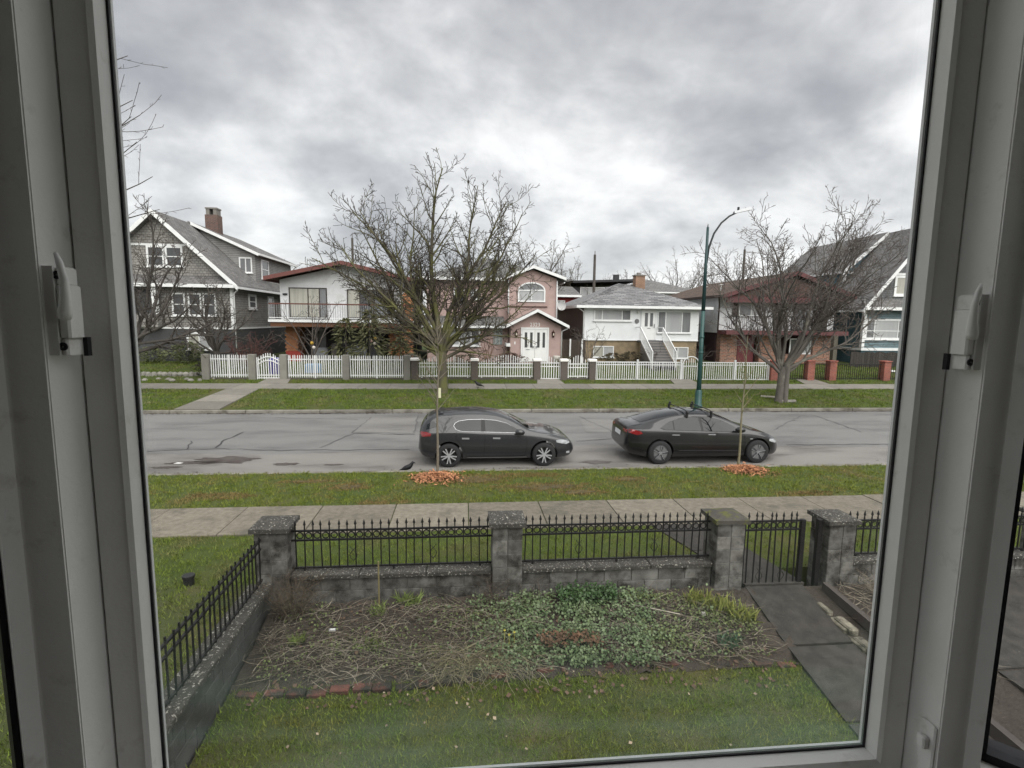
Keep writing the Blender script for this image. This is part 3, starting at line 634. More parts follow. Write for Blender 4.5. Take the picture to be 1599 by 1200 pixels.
E0, E1, F0, F1, ze = 7.55, 16.75, 34.45, 46.0, 5.02
BR = course_mat('pale grey shingle', (0.15, 0.15, 0.155), (0.36, 0.36, 0.365), 0.085, 0.62, 'X', 0.25, 0.02, slope=1.0)
BRY = course_mat('pale grey shingle side', (0.19, 0.19, 0.195), (0.28, 0.28, 0.285), 0.085, 0.55, 'Y', 0.12, 0.012, slope=1.0)
rp = [(E0, F0, ze), (E1, F0, ze), (E1, F1, ze), (E0, F1, ze), (11.75, 39.6, 6.85), (12.9, 40.8, 6.85)]
hr = MB().add(rp, [(0, 1, 5, 4), (1, 2, 5), (2, 3, 4, 5), (3, 0, 4)]).build('roof', BR, D); hr.data.materials.append(BRY)
for p in (1, 3): hr.data.polygons[p].material_index = 1
part(D, 'soffit', TRIMW, (E0, E1, F0, F1, ze - .14, ze - .03)); part(D, 'gutter', TRIMW, (E0 - .08, E1 + .08, F0 - .1, F0 - .005, ze - .16, ze + .01), (E0 - .1, E0 - .005, F0, F1, ze - .16, ze + .01), (E1 + .005, E1 + .1, F0, F1, ze - .16, ze + .01))
part(D, 'chimney', course_mat('tan chimney brick', (0.30, 0.17, 0.105), (0.24, 0.135, 0.09), 0.08, 0.22, 'A', .14, .008, mort_col=(.3, .25, .2)), (13.25, 13.98, 40.0, 40.7, 6.0, 7.5))
part(D, 'chimney_cap', MATS['chimney concrete'], (13.18, 14.05, 39.93, 40.77, 7.5, 7.58), (13.45, 13.7, 40.2, 40.5, 7.58, 7.75))
fwin(D, 8.78, 11.38, 4.02, 4.82, 35.0, TRIMW, [P_BLIND, P_BLIND, P_GREY], cols=(.22, .75), fw_=.09)
fwin(D, 13.22, 15.58, 3.25, 4.72, 35.0, TRIMW, [P_GREY, P_BLIND, P_GREY], cols=(.24, .73), fw_=.06)
fwin(D, 8.82, 10.25, 1.55, 2.32, 35.06, TRIMW, [P_CURT, P_BLIND], cols=(.5,), fw_=.06); fwin(D, 14.45, 15.52, 1.5, 2.28, 35.06, TRIMW, [P_GREY, P_BLIND], cols=(.3,), fw_=.06)
part(D, 'door_frame', TRIMW, (12.06, 12.14, 34.93, 35, 2.76, 4.75), (13.06, 13.14, 34.93, 35, 2.76, 4.75), (12.06, 13.14, 34.92, 35, 4.75, 4.83))
dd = part(D, 'door', WHITE, (12.145, 13.055, 34.95, 35, 2.77, 4.745))
for xx in (12.32, 12.68): part(dd, 'door_light', P_GREY, (xx, xx + .2, 34.93, 34.955, 3.68, 4.58))
part(dd, 'letter_slot', GREYMETAL, (12.5, 12.72, 34.93, 34.95, 3.52, 3.58)); part(dd, 'door_handle', GREYMETAL, (12.96, 13.01, 34.88, 34.95, 3.6, 3.85))
MB().lathe((11.78, 34.99, 4.02), [(.001, -.03), (.15, -.03), (.16, 0)], 16, 'Y').build('number_plaque', mat('plaque grey', (.16, .16, .165)), D)
part(D, 'porch_light', mat('light grey fitting', (.55, .55, .53)), (11.78, 11.92, 34.88, 35, 4.55, 4.72))
STEP = mat('grey stair tread', (0.12, 0.12, 0.122), (0.09, 0.09, 0.092), 4, .9, rnd=.1)
part(D, 'landing', STEP, (11.85, 13.35, 33.95, 35.05, 2.62, 2.745)); part(D, 'landing_base', TAN, (11.95, 13.25, 34.0, 35.05, 1.1, 2.62))
for i in range(9):
    z = 2.745 - .165 * (i + 1); part(D, 'step', STEP, (11.8, 13.2, 33.95 - .27 * (i + 1), 33.95 - .27 * i, z - .05, z)); part(D, 'riser', mat('stair riser', (.21, .20, .19)), (11.82, 13.18, 33.93 - .27 * i - .02, 33.93 - .27 * i, z - .0, z + .115))
MB().prismx([(33.95, 2.62), (33.95, 1.0), (31.5, 1.0), (31.5, 1.15)], 11.74, 11.80).build('stringer', mat('stair wall', (.17, .155, .14)), D)
MB().prismx([(33.95, 2.62), (33.95, 1.0), (31.5, 1.0), (31.5, 1.15)], 13.2, 13.26).build('stringer', MATS['stair wall'], D)
for x0 in (11.72, 13.24):
    rr_ = MB().bar((x0, 34.0, 3.62), (x0, 31.6, 2.15), .05, .06).bar((x0, 34.0, 2.85), (x0, 31.6, 1.38), .04, .04).bar((x0, 34.0, 3.62), (x0, 34.95, 3.62), .05, .06).box(x0 - .03, x0 + .03, 31.57, 31.63, 1.1, 2.2).box(x0 - .03, x0 + .03, 33.97, 34.03, 2.75, 3.64)
    hrl = rr_.build('handrail', TRIMW, D)
    copies('baluster', MB().box(-.012, .012, -.012, .012, 0, .76).mesh('baluster'), TRIMW, D, [(x0, 34.0 - .12 * i, 2.86 - .0735 * i) for i in range(1, 20)])
pipe(D, [(7.6, 34.6, 4.9), (8.08, 34.95, 4.6), (8.08, 34.97, 1.3)], .045, TRIMW)

# --- brown roofed brick house
Eh = thing('brick_house', 'white and brick house with brown gable roof and black balcony rail', 'house', (21.8, 35, 1.2))
BRNR = course_mat('brown shingle', (0.085, 0.060, 0.048), (0.12, 0.085, 0.066), 0.10, 0.4, 'Y', .12, .012)
MAR = mat('maroon paint', (0.115, 0.040, 0.042), (0.09, 0.035, 0.036), 4, .6)
BRK_R = course_mat('mixed red brick', (0.36, 0.15, 0.09), (0.14, 0.075, 0.06), 0.10, 0.30, 'A', .2, .008, mort_col=(.34, .27, .22))
ex0, ex1, ec = 17.6, 26.0, 22.2
MB().prism([(ex0, 3.3), (ex1, 3.3), (ex1, 5.7), (ec, 6.9), (ex0, 5.7)], 35.0, 47).build('wall', ST_W, Eh)
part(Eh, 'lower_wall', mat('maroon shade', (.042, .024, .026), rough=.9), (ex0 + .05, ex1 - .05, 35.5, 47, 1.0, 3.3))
MB().slab([(ec, 33.7, 7.45), (ex1 + .5, 33.7, 5.9), (ex1 + .5, 47.4, 5.9), (ec, 47.4, 7.45)], .12).slab([(ex0 - .45, 33.7, 5.85), (ec - .001, 33.7, 7.45), (ec - .001, 47.4, 7.45), (ex0 - .45, 47.4, 5.85)], .12).build('roof', BRNR, Eh)
MB().prism([(ex0 - .47, 5.6), (ec, 7.2), (ex1 + .52, 5.65), (ex1 + .52, 5.93), (ec, 7.49), (ex0 - .47, 5.88)], 33.62, 33.695).build('fascia', MAR, Eh)
part(Eh, 'gable_panel', MAR, (ex0 - .1, ex1 + .2, 33.9, 34.0, 5.35, 5.75)); MB().prism([(ex0 + .2, 5.75), (ex1 - .1, 5.8), (ec, 7.0)], 33.95, 34.9).build('gable_panel', mat('brown gable', (.11, .06, .05), (.08, .05, .045), 6, .8), Eh)
part(Eh, 'gutter', mat('brown gutter', (.05, .035, .03)), (ex0 - .55, ex0 - .46, 33.7, 47.4, 5.68, 5.84))
part(Eh, 'balcony_slab', MAR, (ex0 - .1, ex1 + .2, 33.7, 35.0, 3.22, 3.5))
part(Eh, 'balcony_rail', IRON, (ex0 - .05, ex1 + .1, 33.76, 33.80, 4.42, 4.47), (ex0 - .05, ex1 + .1, 33.77, 33.79, 3.58, 3.61))
copies('baluster', MB().box(-.01, .01, 33.77, 33.79, 3.5, 4.43).mesh('baluster'), IRON, Eh, [(ex0 + .13 * i, 0, 0) for i in range(65)])
copies('rail_post', MB().box(-.03, .03, 33.75, 33.81, 3.5, 4.5).mesh('rail_post'), IRON, Eh, [(ex0 + .6 + 1.95 * i, 0, 0) for i in range(5)])
BSH = mat('brown shutter', (.06, .045, .04), rough=.7)
fwin(Eh, 18.95, 20.75, 4.45, 5.32, 35.0, TRIMW, [P_GREY, P_BLIND], cols=(.5,)); part(Eh, 'shutter', BSH, (18.5, 18.93, 34.93, 35, 4.42, 5.35)); 
part(Eh, 'shutter', BSH, (21.6, 22.1, 34.93, 35, 3.7, 5.35)); fwin(Eh, 23.0, 24.9, 3.5, 5.35, 35.0, BF, [P_GREY, P_BLIND], cols=(.5,), sill=False); part(Eh, 'shutter', BSH, (24.92, 25.5, 34.93, 35, 3.55, 5.35))
for a, b in ((17.75, 18.95), (20.6, 21.9), (24.55, 25.85)): part(Eh, 'brick_wall', BRK_R, (a, b, 34.9, 35.5, 1.0, 3.22))
part(Eh, 'brick_wall', BRK_R, (21.9, 24.55, 34.95, 35.5, 1.0, 1.85)); fwin(Eh, 22.9, 24.5, 1.85, 2.95, 35.1, TRIMW, [P_DARK, P_BLIND], cols=(.5,))
dE = part(Eh, 'door', mat('maroon door', (.14, .03, .035), rough=.4), (19.2, 20.4, 35.3, 35.42, 1.1, 3.15)); part(dE, 'door_handle', GREYMETAL, (20.25, 20.3, 35.22, 35.3, 2.0, 2.2))
pipe(Eh, [(ex0 - .5, 34.2, 5.7), (ex0 - .1, 34.9, 5.3), (ex0 - .08, 34.95, 3.4)], .05, MATS['brown gutter'])
for y in (37, 39.5): MB().tube([(ex0 + 1.0, y, 6.2), (ex0 + 1.0, y, 6.75)], .05, 6).box(ex0 + .88, ex0 + 1.12, y - .12, y + .12, 6.7, 6.76).build('roof_vent', mat('pale vent', (.5, .5, .48)), Eh)

# --- blue house
Fh = thing('blue_house', 'teal blue house with tall gable, dark shingle roof and white trim', 'house', (32, 34.5, 1.2))
TEAL = course_mat('teal lap siding', (0.16, 0.225, 0.245), (0.168, 0.232, 0.252), 0.13, 9.0, 'A', .1, .012)
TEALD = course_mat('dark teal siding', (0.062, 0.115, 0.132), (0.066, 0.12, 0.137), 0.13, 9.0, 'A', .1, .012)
GSH = course_mat('grey gable shingle', (0.14, 0.145, 0.15), (0.18, 0.185, 0.19), 0.14, 0.2, 'A', .1, .012)
fx, fz, fe, fwd = 32.1, 10.9, 5.1, 4.75
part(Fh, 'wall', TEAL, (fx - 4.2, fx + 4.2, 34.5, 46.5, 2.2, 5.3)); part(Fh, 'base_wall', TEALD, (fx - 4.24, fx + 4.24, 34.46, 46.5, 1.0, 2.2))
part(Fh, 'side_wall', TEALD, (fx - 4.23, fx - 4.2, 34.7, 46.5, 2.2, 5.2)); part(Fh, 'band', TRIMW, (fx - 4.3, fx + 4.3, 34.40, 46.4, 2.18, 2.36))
MB().prism([(fx - 4.1, 5.3), (fx + 4.1, 5.3), (fx, fz - .3)], 34.5, 46.5).build('gable_wall', GSH, Fh)
MB().slab([(fx, 33.9, fz), (fx + fwd, 33.9, fe), (fx + fwd, 47, fe), (fx, 47, fz)], .16).slab([(fx - fwd, 33.9, fe), (fx - .001, 33.9, fz), (fx - .001, 47, fz), (fx - fwd, 47, fe)], .16).build('roof', SH_G('Y', 1.3), Fh)
for s in (-1, 1): MB().slab([(fx, 33.84, fz + .03), (fx + s * (fwd + .05), 33.84, fe - .03), (fx + s * (fwd + .05), 33.895, fe - .03), (fx, 33.895, fz + .03)][::s], .32).build('barge_board', TRIMW, Fh)
MB().add([(fx - 4.5, 34.48, 5.75), (fx + 4.5, 34.48, 5.75), (fx + 4.7, 33.8, 5.15), (fx - 4.7, 33.8, 5.15), (fx - 4.5, 34.48, 5.0), (fx + 4.5, 34.48, 5.0), (fx + 4.7, 33.8, 5.02), (fx - 4.7, 33.8, 5.02)],
         [(3, 2, 1, 0), (7, 3, 0, 4), (2, 6, 5, 1), (4, 5, 6, 7), (6, 2, 3, 7)]).build('skirt_roof', SH_G('X', 1.3), Fh)
part(Fh, 'skirt_fascia', TRIMW, (fx - 4.75, fx + 4.75, 33.73, 33.8, 4.98, 5.18)); part(Fh, 'gutter', TRIMW, (fx - fwd - .1, fx - fwd + .02, 33.9, 47, fe - .25, fe - .1))
part(Fh, 'corner_board', TRIMW, (fx - 4.3, fx - 4.1, 34.40, 34.62, 2.36, 5.0))
gy0 = 38.0
MB().prism([(fx - .8, 9.6), (fx - 3.1, 6.8), (fx - 3.1, 7.9), (fx - .8, 9.9)], gy0 + .3, 46.5).build('dormer_wall', mat('slate blue siding', (.10, .17, .20), (.085, .15, .18), 3, .8), Fh)
MB().slab([(fx - 3.45, gy0, 8.0), (fx, gy0, 10.98), (fx, 47, 10.98), (fx - 3.45, 47, 8.0)], .12).build('dormer_roof', SH_G('Y', 1.6), Fh)
MB().slab([(fx - 3.5, gy0 - .08, 7.98), (fx - .1, gy0 - .08, 10.93), (fx - .1, gy0 - .02, 10.93), (fx - 3.5, gy0 - .02, 7.98)], .3).build('barge_board', TRIMW, Fh)
part(Fh, 'gutter', TRIMW, (fx - 3.58, fx - 3.46, gy0, 47, 7.82, 7.98)); part(Fh, 'corner_board', TRIMW, (fx - 3.16, fx - 3.0, gy0 + .2, gy0 + .36, 6.5, 7.85)); part(Fh, 'band', TRIMW, (fx - 3.1, fx - 1.5, gy0 + .2, gy0 + .3, 7.82, 7.98))
fwin(Fh, 28.0, 31.2, 2.95, 4.4, 34.5, TRIMW, [P_GREY, P_BLIND, P_GREY], cols=(.22, .78), rows=(.42,), fw_=.14)
fwin(Fh, 29.9, 31.2, 6.0, 7.4, 34.5, TRIMW, P_CURT, fw_=.16); part(Fh, 'band', TRIMW, (29.6, 34.4, 34.42, 34.5, 7.42, 7.56))
part(Fh, 'porch_step', mat('pale timber', (.3, .27, .22)), (27.3, 27.6, 36.5, 37.0, 1.2, 3.2))
window(Fh, (fx - 4.24, 38.5, 1.5), (0, -1, 0), (-1, 0, 0), 1.6, .6, TRIMW, P_DARK)

# --- houses, poles behind
BK = mat('black cladding', (.028, .029, .032), (.04, .04, .043), 2, .7); DKR = SH_G('X', 1.6)
Gh = thing('black_house', 'black flat roofed house rising behind the pink house and bungalow', 'house', (13, 62, 1.2))
part(Gh, 'wall', BK, (9.5, 20, 61, 70, 1, 7.9)); MB().slab([(9.0, 60.2, 8.05), (12.5, 60.2, 8.75), (12.5, 71, 8.75), (9.0, 71, 8.05)], .2).build('roof', DKR, Gh)
MB().slab([(12.5, 60, 8.55), (20.5, 60, 8.9), (20.5, 71, 8.9), (12.5, 71, 8.55)], .25).build('roof', BK, Gh)
fwin(Gh, 13.6, 16.5, 6.6, 7.9, 61, TRIMW, P_BLIND, cols=(.5,)); fwin(Gh, 18.0, 19.6, 6.8, 7.9, 61, BF, P_GREY)
part(Gh, 'vent_stack', BK, (17.9, 18.5, 62, 62.6, 8.6, 9.5))
Rh = thing('red_house', 'red walled house glimpsed beside the pink house corner', 'house', (10.2, 52, 1.2))
part(Rh, 'wall', mat('red siding', (.22, .03, .03), rough=.8), (7.6, 11.4, 52, 60, 1, 6.6)); MB().slab([(7.2, 51.5, 6.55), (11.6, 51.5, 6.55), (11.6, 56, 7.6), (7.2, 56, 7.6)], .2).build('roof', DKR, Rh)
fwin(Rh, 9.3, 10.1, 4.4, 6.0, 52, TRIMW, P_DARK, rows=(.5,), fw_=.12); part(Rh, 'band', TRIMW, (7.2, 11.6, 51.3, 51.5, 6.3, 6.5))
Hh = thing('hip_roof_house', 'house with dark hip roof showing behind the bungalow chimney', 'house', (23, 60, 1.2))
part(Hh, 'wall', ST_W, (18.5, 28, 60.5, 70, 1, 7.3)); MB().add([(18, 60, 7.45), (28.5, 60, 7.45), (28.5, 70.5, 7.45), (18, 70.5, 7.45), (22.6, 65, 9.2), (23.6, 65.5, 9.2)], [(0, 1, 5, 4), (1, 2, 5), (2, 3, 4, 5), (3, 0, 4), (3, 2, 1, 0)]).build('roof', DKR, Hh)
part(Hh, 'gutter', TRIMW, (18, 28.5, 59.88, 59.99, 7.3, 7.45))
WOODP = mat('weathered pole', (.10, .09, .08), (.07, .062, .055), 3, .9)
for i, (px, py, Yp, lb) in enumerate(((929, 398, 52, 'bare wooden utility pole rising behind the bungalow roof'), (1163, 390, 56, 'wooden utility pole behind the brown roof beside bare tree'), (232 + 318, 372, 58, 'utility pole behind the red edged roof and big bare tree'))):
    p = UY(px, py, Yp); MB().tube([(p[0], Yp, 1.2), (p[0], Yp, p[2])], [.17, .12], 8).box(p[0] - .03, p[0] + .03, Yp - .03, Yp + .03, p[2], p[2] + .35).build('utility_pole', WOODP, smooth=False, label=lb, cat='pole', group='utility poles behind the houses')

# ------------------------------------------------------------------ far garden fences
FZ = 0.69; FY = 29.2
PVC = mat('white fence paint', (0.74, 0.75, 0.75), (0.64, 0.65, 0.65), 3, .5)
POSTC = mat('grey fence post', (0.235, 0.228, 0.20), (0.17, 0.165, 0.145), 3, .9, rnd=.15)
POSTB = mat('dark brick post', (0.115, 0.098, 0.085), (0.085, 0.072, 0.064), 9, .9, rnd=.15)
POSTR = course_mat('red brick post', (0.30, 0.085, 0.060), (0.22, 0.065, 0.05), .075, .2, 'A', .14, .006, mort_col=(.25, .17, .14))
FOOT = mat('fence footing', (.10, .09, .078), (.07, .062, .055), 3, .9)
def fX(px): return UY(px, 585, FY)[0]
pk = {}
def picket(h_, w_=.045):
    k = (round(h_, 2), w_)
    if k not in pk:
        w2 = w_ / 2
        pk[k] = MB().prism([(-w2, 0), (w2, 0), (w2, h_ - .05), (0, h_), (-w2, h_ - .05)], -.012, .012).mesh('picket')
    return pk[k]
def picket_panel(par, x0, x1, z0, hfun, rails, gap=.115, name='picket', w_=.045, foot=True, m=PVC):
    n = max(2, int((x1 - x0) / gap)); st = (x1 - x0) / n
    for i in range(n):
        x = x0 + st * (i + .5); copies(name, picket(hfun((x - x0) / (x1 - x0)), w_), m, par, [(x, FY, z0)])
    for r_ in rails: part(par, 'rail', m, (x0, x1, FY + .014, FY + .05, z0 + r_ - .025, z0 + r_ + .025))
    if foot: part(par, 'footing', FOOT, (x0, x1, FY - .06, FY + .08, z0 - .35, z0 - .03))
fb1 = thing('picket_fence', 'white picket fence with plain grey concrete posts before the balcony house', 'fence', (fX(480), FY, FZ))
POSTMESH = {}
def posts(par, pxs, w_, h_, m, cap=None, caph=.0, name='post'):
    for px in pxs:
        x = fX(px); z0 = FZ
        o = MB().bbox(x - w_ / 2, x + w_ / 2, FY - w_ / 2, FY + w_ / 2, z0 - .4, z0 + h_, .015).build(name, m, par)
        if cap: MB().bbox(x - w_ / 2 - .05, x + w_ / 2 + .05, FY - w_ / 2 - .05, FY + w_ / 2 + .05, z0 + h_ - .01, z0 + h_ + caph, .03).build('post_cap', cap, o)
posts(fb1, (323, 395, 444, 541, 636), .36, 1.32, POSTC)
for a, b in ((323, 395), (444, 541), (541, 636)):
    x0, x1 = fX(a) + .19, fX(b) - .19; xm = (x0 + x1) / 2
    picket_panel(fb1, x0, x1, FZ + .08, lambda t: 1.22, (.12, .98)); part(fb1, 'rail_post', PVC, (xm - .04, xm + .04, FY - .045, FY - .014, FZ, FZ + 1.28))
gt1 = thing('picket_gate', 'white arched picket gate between grey posts before the balcony house', 'gate', (fX(420), FY, FZ))
x0, x1 = fX(403), fX(437)
picket_panel(gt1, x0, x1, FZ - .05, lambda t: 1.18 + .28 * math.sin(math.pi * t), (.1, .25), gap=.12, foot=False)
for dz in (.82, 1.02):
    MB().tube([(lerp(x0, x1, t / 10), FY - .02, FZ - .05 + dz + .22 * math.sin(math.pi * t / 10)) for t in range(11)], .03, 4).build('arched_rail', PVC, gt1)
part(gt1, 'gate_frame', PVC, (x0 - .05, x0, FY - .03, FY + .03, FZ - .1, FZ + 1.15), (x1, x1 + .05, FY - .03, FY + .03, FZ - .1, FZ + 1.15))
fb2 = thing('scalloped_fence', 'white fence with humped pickets and dark posts before the pink house', 'fence', (fX(790), FY, FZ))
posts(fb2, (648, 741, 838, 880, 924), .38, 1.05, POSTB, mat('white post cap', (.78, .77, .74), rough=.7), .12)
for a, b in ((648, 741), (741, 838), (880, 924)):
    x0, x1 = fX(a) + .2, fX(b) - .2
    picket_panel(fb2, x0, x1, FZ + .12, lambda t: .86 + .42 * math.sin(math.pi * t) ** 1.3, (.06, .56, .76), gap=.13, w_=.04)
    copies('rail_foot', MB().box(-.04, .04, FY - .02, FY + .03, FZ - .02, FZ + .12).mesh('rail_foot'), PVC, fb2, [(lerp(x0, x1, t), 0, 0) for t in (.06, .5, .94)])
gt2 = thing('scalloped_gate', 'white humped picket gate between capped posts before the pink house', 'gate', (fX(859), FY, FZ))
x0, x1 = fX(844), fX(874)
picket_panel(gt2, x0, x1, FZ - .02, lambda t: .95 + .42 * math.sin(math.pi * (t * .7 + .3)), (.06, .75, .95), gap=.13, foot=False, w_=.04)
part(gt2, 'gate_frame', PVC, (x0 - .05, x0, FY - .03, FY + .03, FZ - .1, FZ + 1.1), (x1, x1 + .05, FY - .03, FY + .03, FZ - .1, FZ + 1.1))
fb3 = thing('rail_fence', 'white metal fence with double top rail before the bungalow', 'fence', (fX(1060), FY, FZ - .1))
for a, b in ((930, 995), (995, 1063), (1092, 1147), (1147, 1200)):
    x0, x1 = fX(a) + .05, fX(b) - .05
    picket_panel(fb3, x0, x1, FZ - .03, lambda t: 1.04, (.04, .88, 1.03), gap=.125, w_=.035, foot=False)
for px in (930, 995, 1063, 1147, 1200):
    x = fX(px); o = part(fb3, 'post', PVC, (x - .045, x + .045, FY - .045, FY + .045, FZ - .25, FZ + 1.1)); MB().bbox(x - .06, x + .06, FY - .06, FY + .06, FZ + 1.1, FZ + 1.15, .02).build('post_cap', PVC, o)
gt3 = thing('arched_gate', 'white metal gate with round arched top beside the green lamp post', 'gate', (fX(1077), FY, FZ - .1))
x0, x1 = fX(1066), fX(1090)
picket_panel(gt3, x0, x1, FZ - .12, lambda t: 1.05 + .33 * math.sin(math.pi * t), (.06, .9), gap=.125, w_=.035, foot=False)
MB().tube([((x0 + x1) / 2 + (x1 - x0) / 2 * math.cos(math.pi * t / 14), FY - .02, FZ + .92 + .42 * math.sin(math.pi * t / 14)) for t in range(15)], .035, 5).build('arched_rail', PVC, gt3)
part(gt3, 'gate_frame', PVC, (x0 - .04, x0, FY - .03, FY + .03, FZ - .12, FZ + .95), (x1, x1 + .04, FY - .03, FY + .03, FZ - .12, FZ + .95))
fb4 = thing('brick_post_fence', 'low dark metal fence between red brick posts before the brick house', 'fence', (fX(1300), FY, FZ - .1))
posts(fb4, (1206, 1263, 1297, 1381), .44, 1.12, POSTR, POSTR, .04)
for a, b in ((1206, 1263), (1297, 1381), (1381, 1440)):
    x0, x1 = fX(a) + .23, fX(b) - .23; n = int((x1 - x0) / .13)
    copies('bar', MB().box(-.012, .012, FY - .012, FY + .012, FZ + .02, FZ + .95).mesh('bar'), IRON, fb4, [(lerp(x0, x1, (i + .5) / n), 0, 0) for i in range(n)])
    part(fb4, 'rail', IRON, (x0, x1, FY - .02, FY + .02, FZ + .93, FZ + .97), (x0, x1, FY - .02, FY + .02, FZ + .08, FZ + .11))
gt4 = thing('metal_gate', 'dark metal gate between two red brick posts', 'gate', (fX(1280), FY, FZ - .1))
x0, x1 = fX(1263) + .25, fX(1297) - .25
copies('bar', MB().box(-.012, .012, FY - .012, FY + .012, FZ - .02, FZ + .95).mesh('bar'), IRON, gt4, [(lerp(x0, x1, (i + .5) / 8), 0, 0) for i in range(8)])
part(gt4, 'rail', IRON, (x0, x1, FY - .02, FY + .02, FZ + .93, FZ + .97), (x0, x1, FY - .02, FY + .02, FZ + .04, FZ + .07))
# dark board fence beside the blue house, wood fence beside the pink house
bf = thing('board_fence', 'dark board fence running between the brick house and blue house', 'fence', (27.5, 33, 1.1))
for i in range(30): MB().box(25.9 + .2 * i, 26.085 + .2 * i, 32.9, 32.94, .9, 2.15 + .03 * math.sin(i * 7.7)).build('board', mat('black brown board', (.03, .027, .025), (.05, .045, .04), 8, .9, rnd=.5), bf)
part(bf, 'rail', MATS['black brown board'], (25.9, 31.9, 32.94, 33.0, 1.3, 1.4), (25.9, 31.9, 32.94, 33.0, 1.9, 2.0))
bf2 = thing('board_fence', 'dark timber side fence between the pink house and bungalow', 'fence', (7.2, 34, 1.1))
for i in range(9): MB().box(6.55 + .18 * i, 6.715 + .18 * i, 34.5, 34.54, 1.0, 2.75).build('board', mat('brown board', (.085, .066, .055), (.06, .048, .04), 8, .9, rnd=.4), bf2)
for x in (7.05, 7.85): part(bf2, 'post', TRIMW, (x, x + .1, 34.38, 34.5, 1.0, 2.8))

# ------------------------------------------------------------------ street lamp
lx, ly = 10.72, 22.85
lp = thing('street_lamp', 'tall teal green street lamp with curved arm on far verge', 'street lamp', (lx, ly, .15))
GRN = mat('teal lamp paint', (0.016, 0.062, 0.058), (0.022, 0.072, 0.066), 4, .4, spec=.5); DGR = mat('dark lamp paint', (.022, .026, .028), rough=.4)
MB().lathe((lx, ly, .1), [(.001, .0), (.2, .0), (.2, .12), (.155, .2), (.15, .75), (.12, .85)], 12).build('base', GRN, lp, True)
MB().tube([(lx, ly, .9), (lx, ly, 4.5)], [.105, .085], 12).build('pole', GRN, lp, True)
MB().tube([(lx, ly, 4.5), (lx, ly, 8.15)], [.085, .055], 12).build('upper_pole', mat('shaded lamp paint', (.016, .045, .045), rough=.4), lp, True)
for z in (2.6, 3.3): MB().lathe((lx, ly, z), [(.096, 0), (.112, .01), (.112, .08), (.096, .09)], 12).build('collar', GRN, lp, True)
MB().tube([(lx, ly, 8.15), (lx, ly, 8.3)], [.03, .01], 8).build('finial', DGR, lp)
arc = [(lx + .03, ly, 6.6), (lx + .1, ly, 7.3), (lx + .3, ly, 7.9), (lx + .6, ly, 8.35), (lx + .95, ly, 8.65), (lx + 1.25, ly, 8.8)]
MB().tube(arc, [.05, .045, .042, .04, .038, .036], 8).build('arm', DGR, lp, True)
hd = MB().add([(lx + 1.15, ly - .1, 8.76), (lx + 1.95, ly - .13, 8.95), (lx + 2.0, ly, 9.0), (lx + 1.95, ly + .13, 8.95), (lx + 1.15, ly + .1, 8.76), (lx + 1.15, ly - .06, 8.86), (lx + 1.85, ly - .07, 9.06), (lx + 1.85, ly + .07, 9.06), (lx + 1.15, ly + .06, 8.86)],
              [(4, 3, 2, 1, 0), (5, 6, 7, 8), (0, 1, 6, 5), (3, 4, 8, 7), (1, 2, 6), (2, 3, 7), (2, 7, 6), (0, 5, 8, 4)]).build('lamp_head', GREYMETAL, lp)
MB().tube([(lx + 1.35, ly, 8.9), (lx + 1.35, ly, 9.05)], .05, 8).build('photocell', DGR, hd)

# ------------------------------------------------------------------ trees
def rot_about(d, ang, rr):
    o = d.orthogonal().normalized(); o = Matrix.Rotation(rr, 3, d) @ o
    return (d * math.cos(ang) + o * math.sin(ang)).normalized()
class Tree:
    def __init__(s, seed, **p): s.r = random.Random(seed); s.p = p; s.wood = MB(); s.twig = MB(); s.count = 0
    def grow(s, p, d, L, r0, lvl, pts=None):
        P = s.p; r = s.r; mx = P['levels']
        if pts is None:
            seg = P['seg'][lvl]; n = max(2, int(L / seg)); st = L / n; pts = [Vector(p)]; d = Vector(d)
            for i in range(n):
                d = (d + Vector((r.gauss(0, 1), r.gauss(0, 1), r.gauss(0, 1))) * P['wob'][lvl] + Vector((0, 0, P['trop'][lvl]))).normalized()
                pts.append(pts[-1] + d * st)
        n = len(pts) - 1; tip = P['tip'][lvl]
        rad = [max(P['rmin'], r0 * (1 - (1 - tip) * (i / n) ** P.get('tp', 1.0))) for i in range(n + 1)]
        (s.wood if lvl < P['twig_from'] else s.twig).tube(pts, rad, P['sides'][lvl], cap=False); s.count += 1
        if lvl >= mx: return
        k = max(1, int(P['dens'][lvl] * L + r.random()))
        for j in range(k):
            t = lerp(P['start'][lvl], 1.0, (j + r.random() * .9) / k); f = t * n; i = min(int(f), n - 1)
            q = pts[i].lerp(pts[i + 1], f - i); dd = (pts[i + 1] - pts[i]).normalized()
            cdir = rot_about(dd, R(r.gauss(P['ang'][lvl], 11)), r.uniform(0, 6.283))
            cdir.z += P.get('lift', [0] * 9)[lvl]; cdir.normalize()
            cl_ = L * P['ratio'][lvl] * lerp(1.0, .45, t) * r.uniform(.6, 1.25)
            cl_ = min(max(cl_, P['lmin'][lvl]), P['lmax'][lvl])
            s.grow(q, cdir, cl_, min(lerp(rad[i], rad[i + 1], f - i) * .62, P['rcap'][lvl]), lvl + 1)
    def done(s, name, label, base, bark, twigm, cat='tree', group=None):
        t = thing(name, label, cat, base, group); s.wood.build('trunk', bark, t, True); 
        if s.twig.f: s.twig.build('crown', twigm, t, True)
        return t
def bark(name, a, b, moss=None, lo=.5, hi=.62):
    return mat(name, a, b, 5, .95, bump=.01, bscale=22, dirt=(moss, 1.2, lo, hi) if moss else None, stretch=(1, 1, .4))
BK_M = bark('mossy bark', (.060, .052, .040), (.10, .088, .066), (.105, .105, .040), .44, .58)
TW_M = mat('dark twig', (.036, .030, .026), (.062, .052, .042), 3, .95, dirt=((.082, .078, .036), .35, .54, .66))
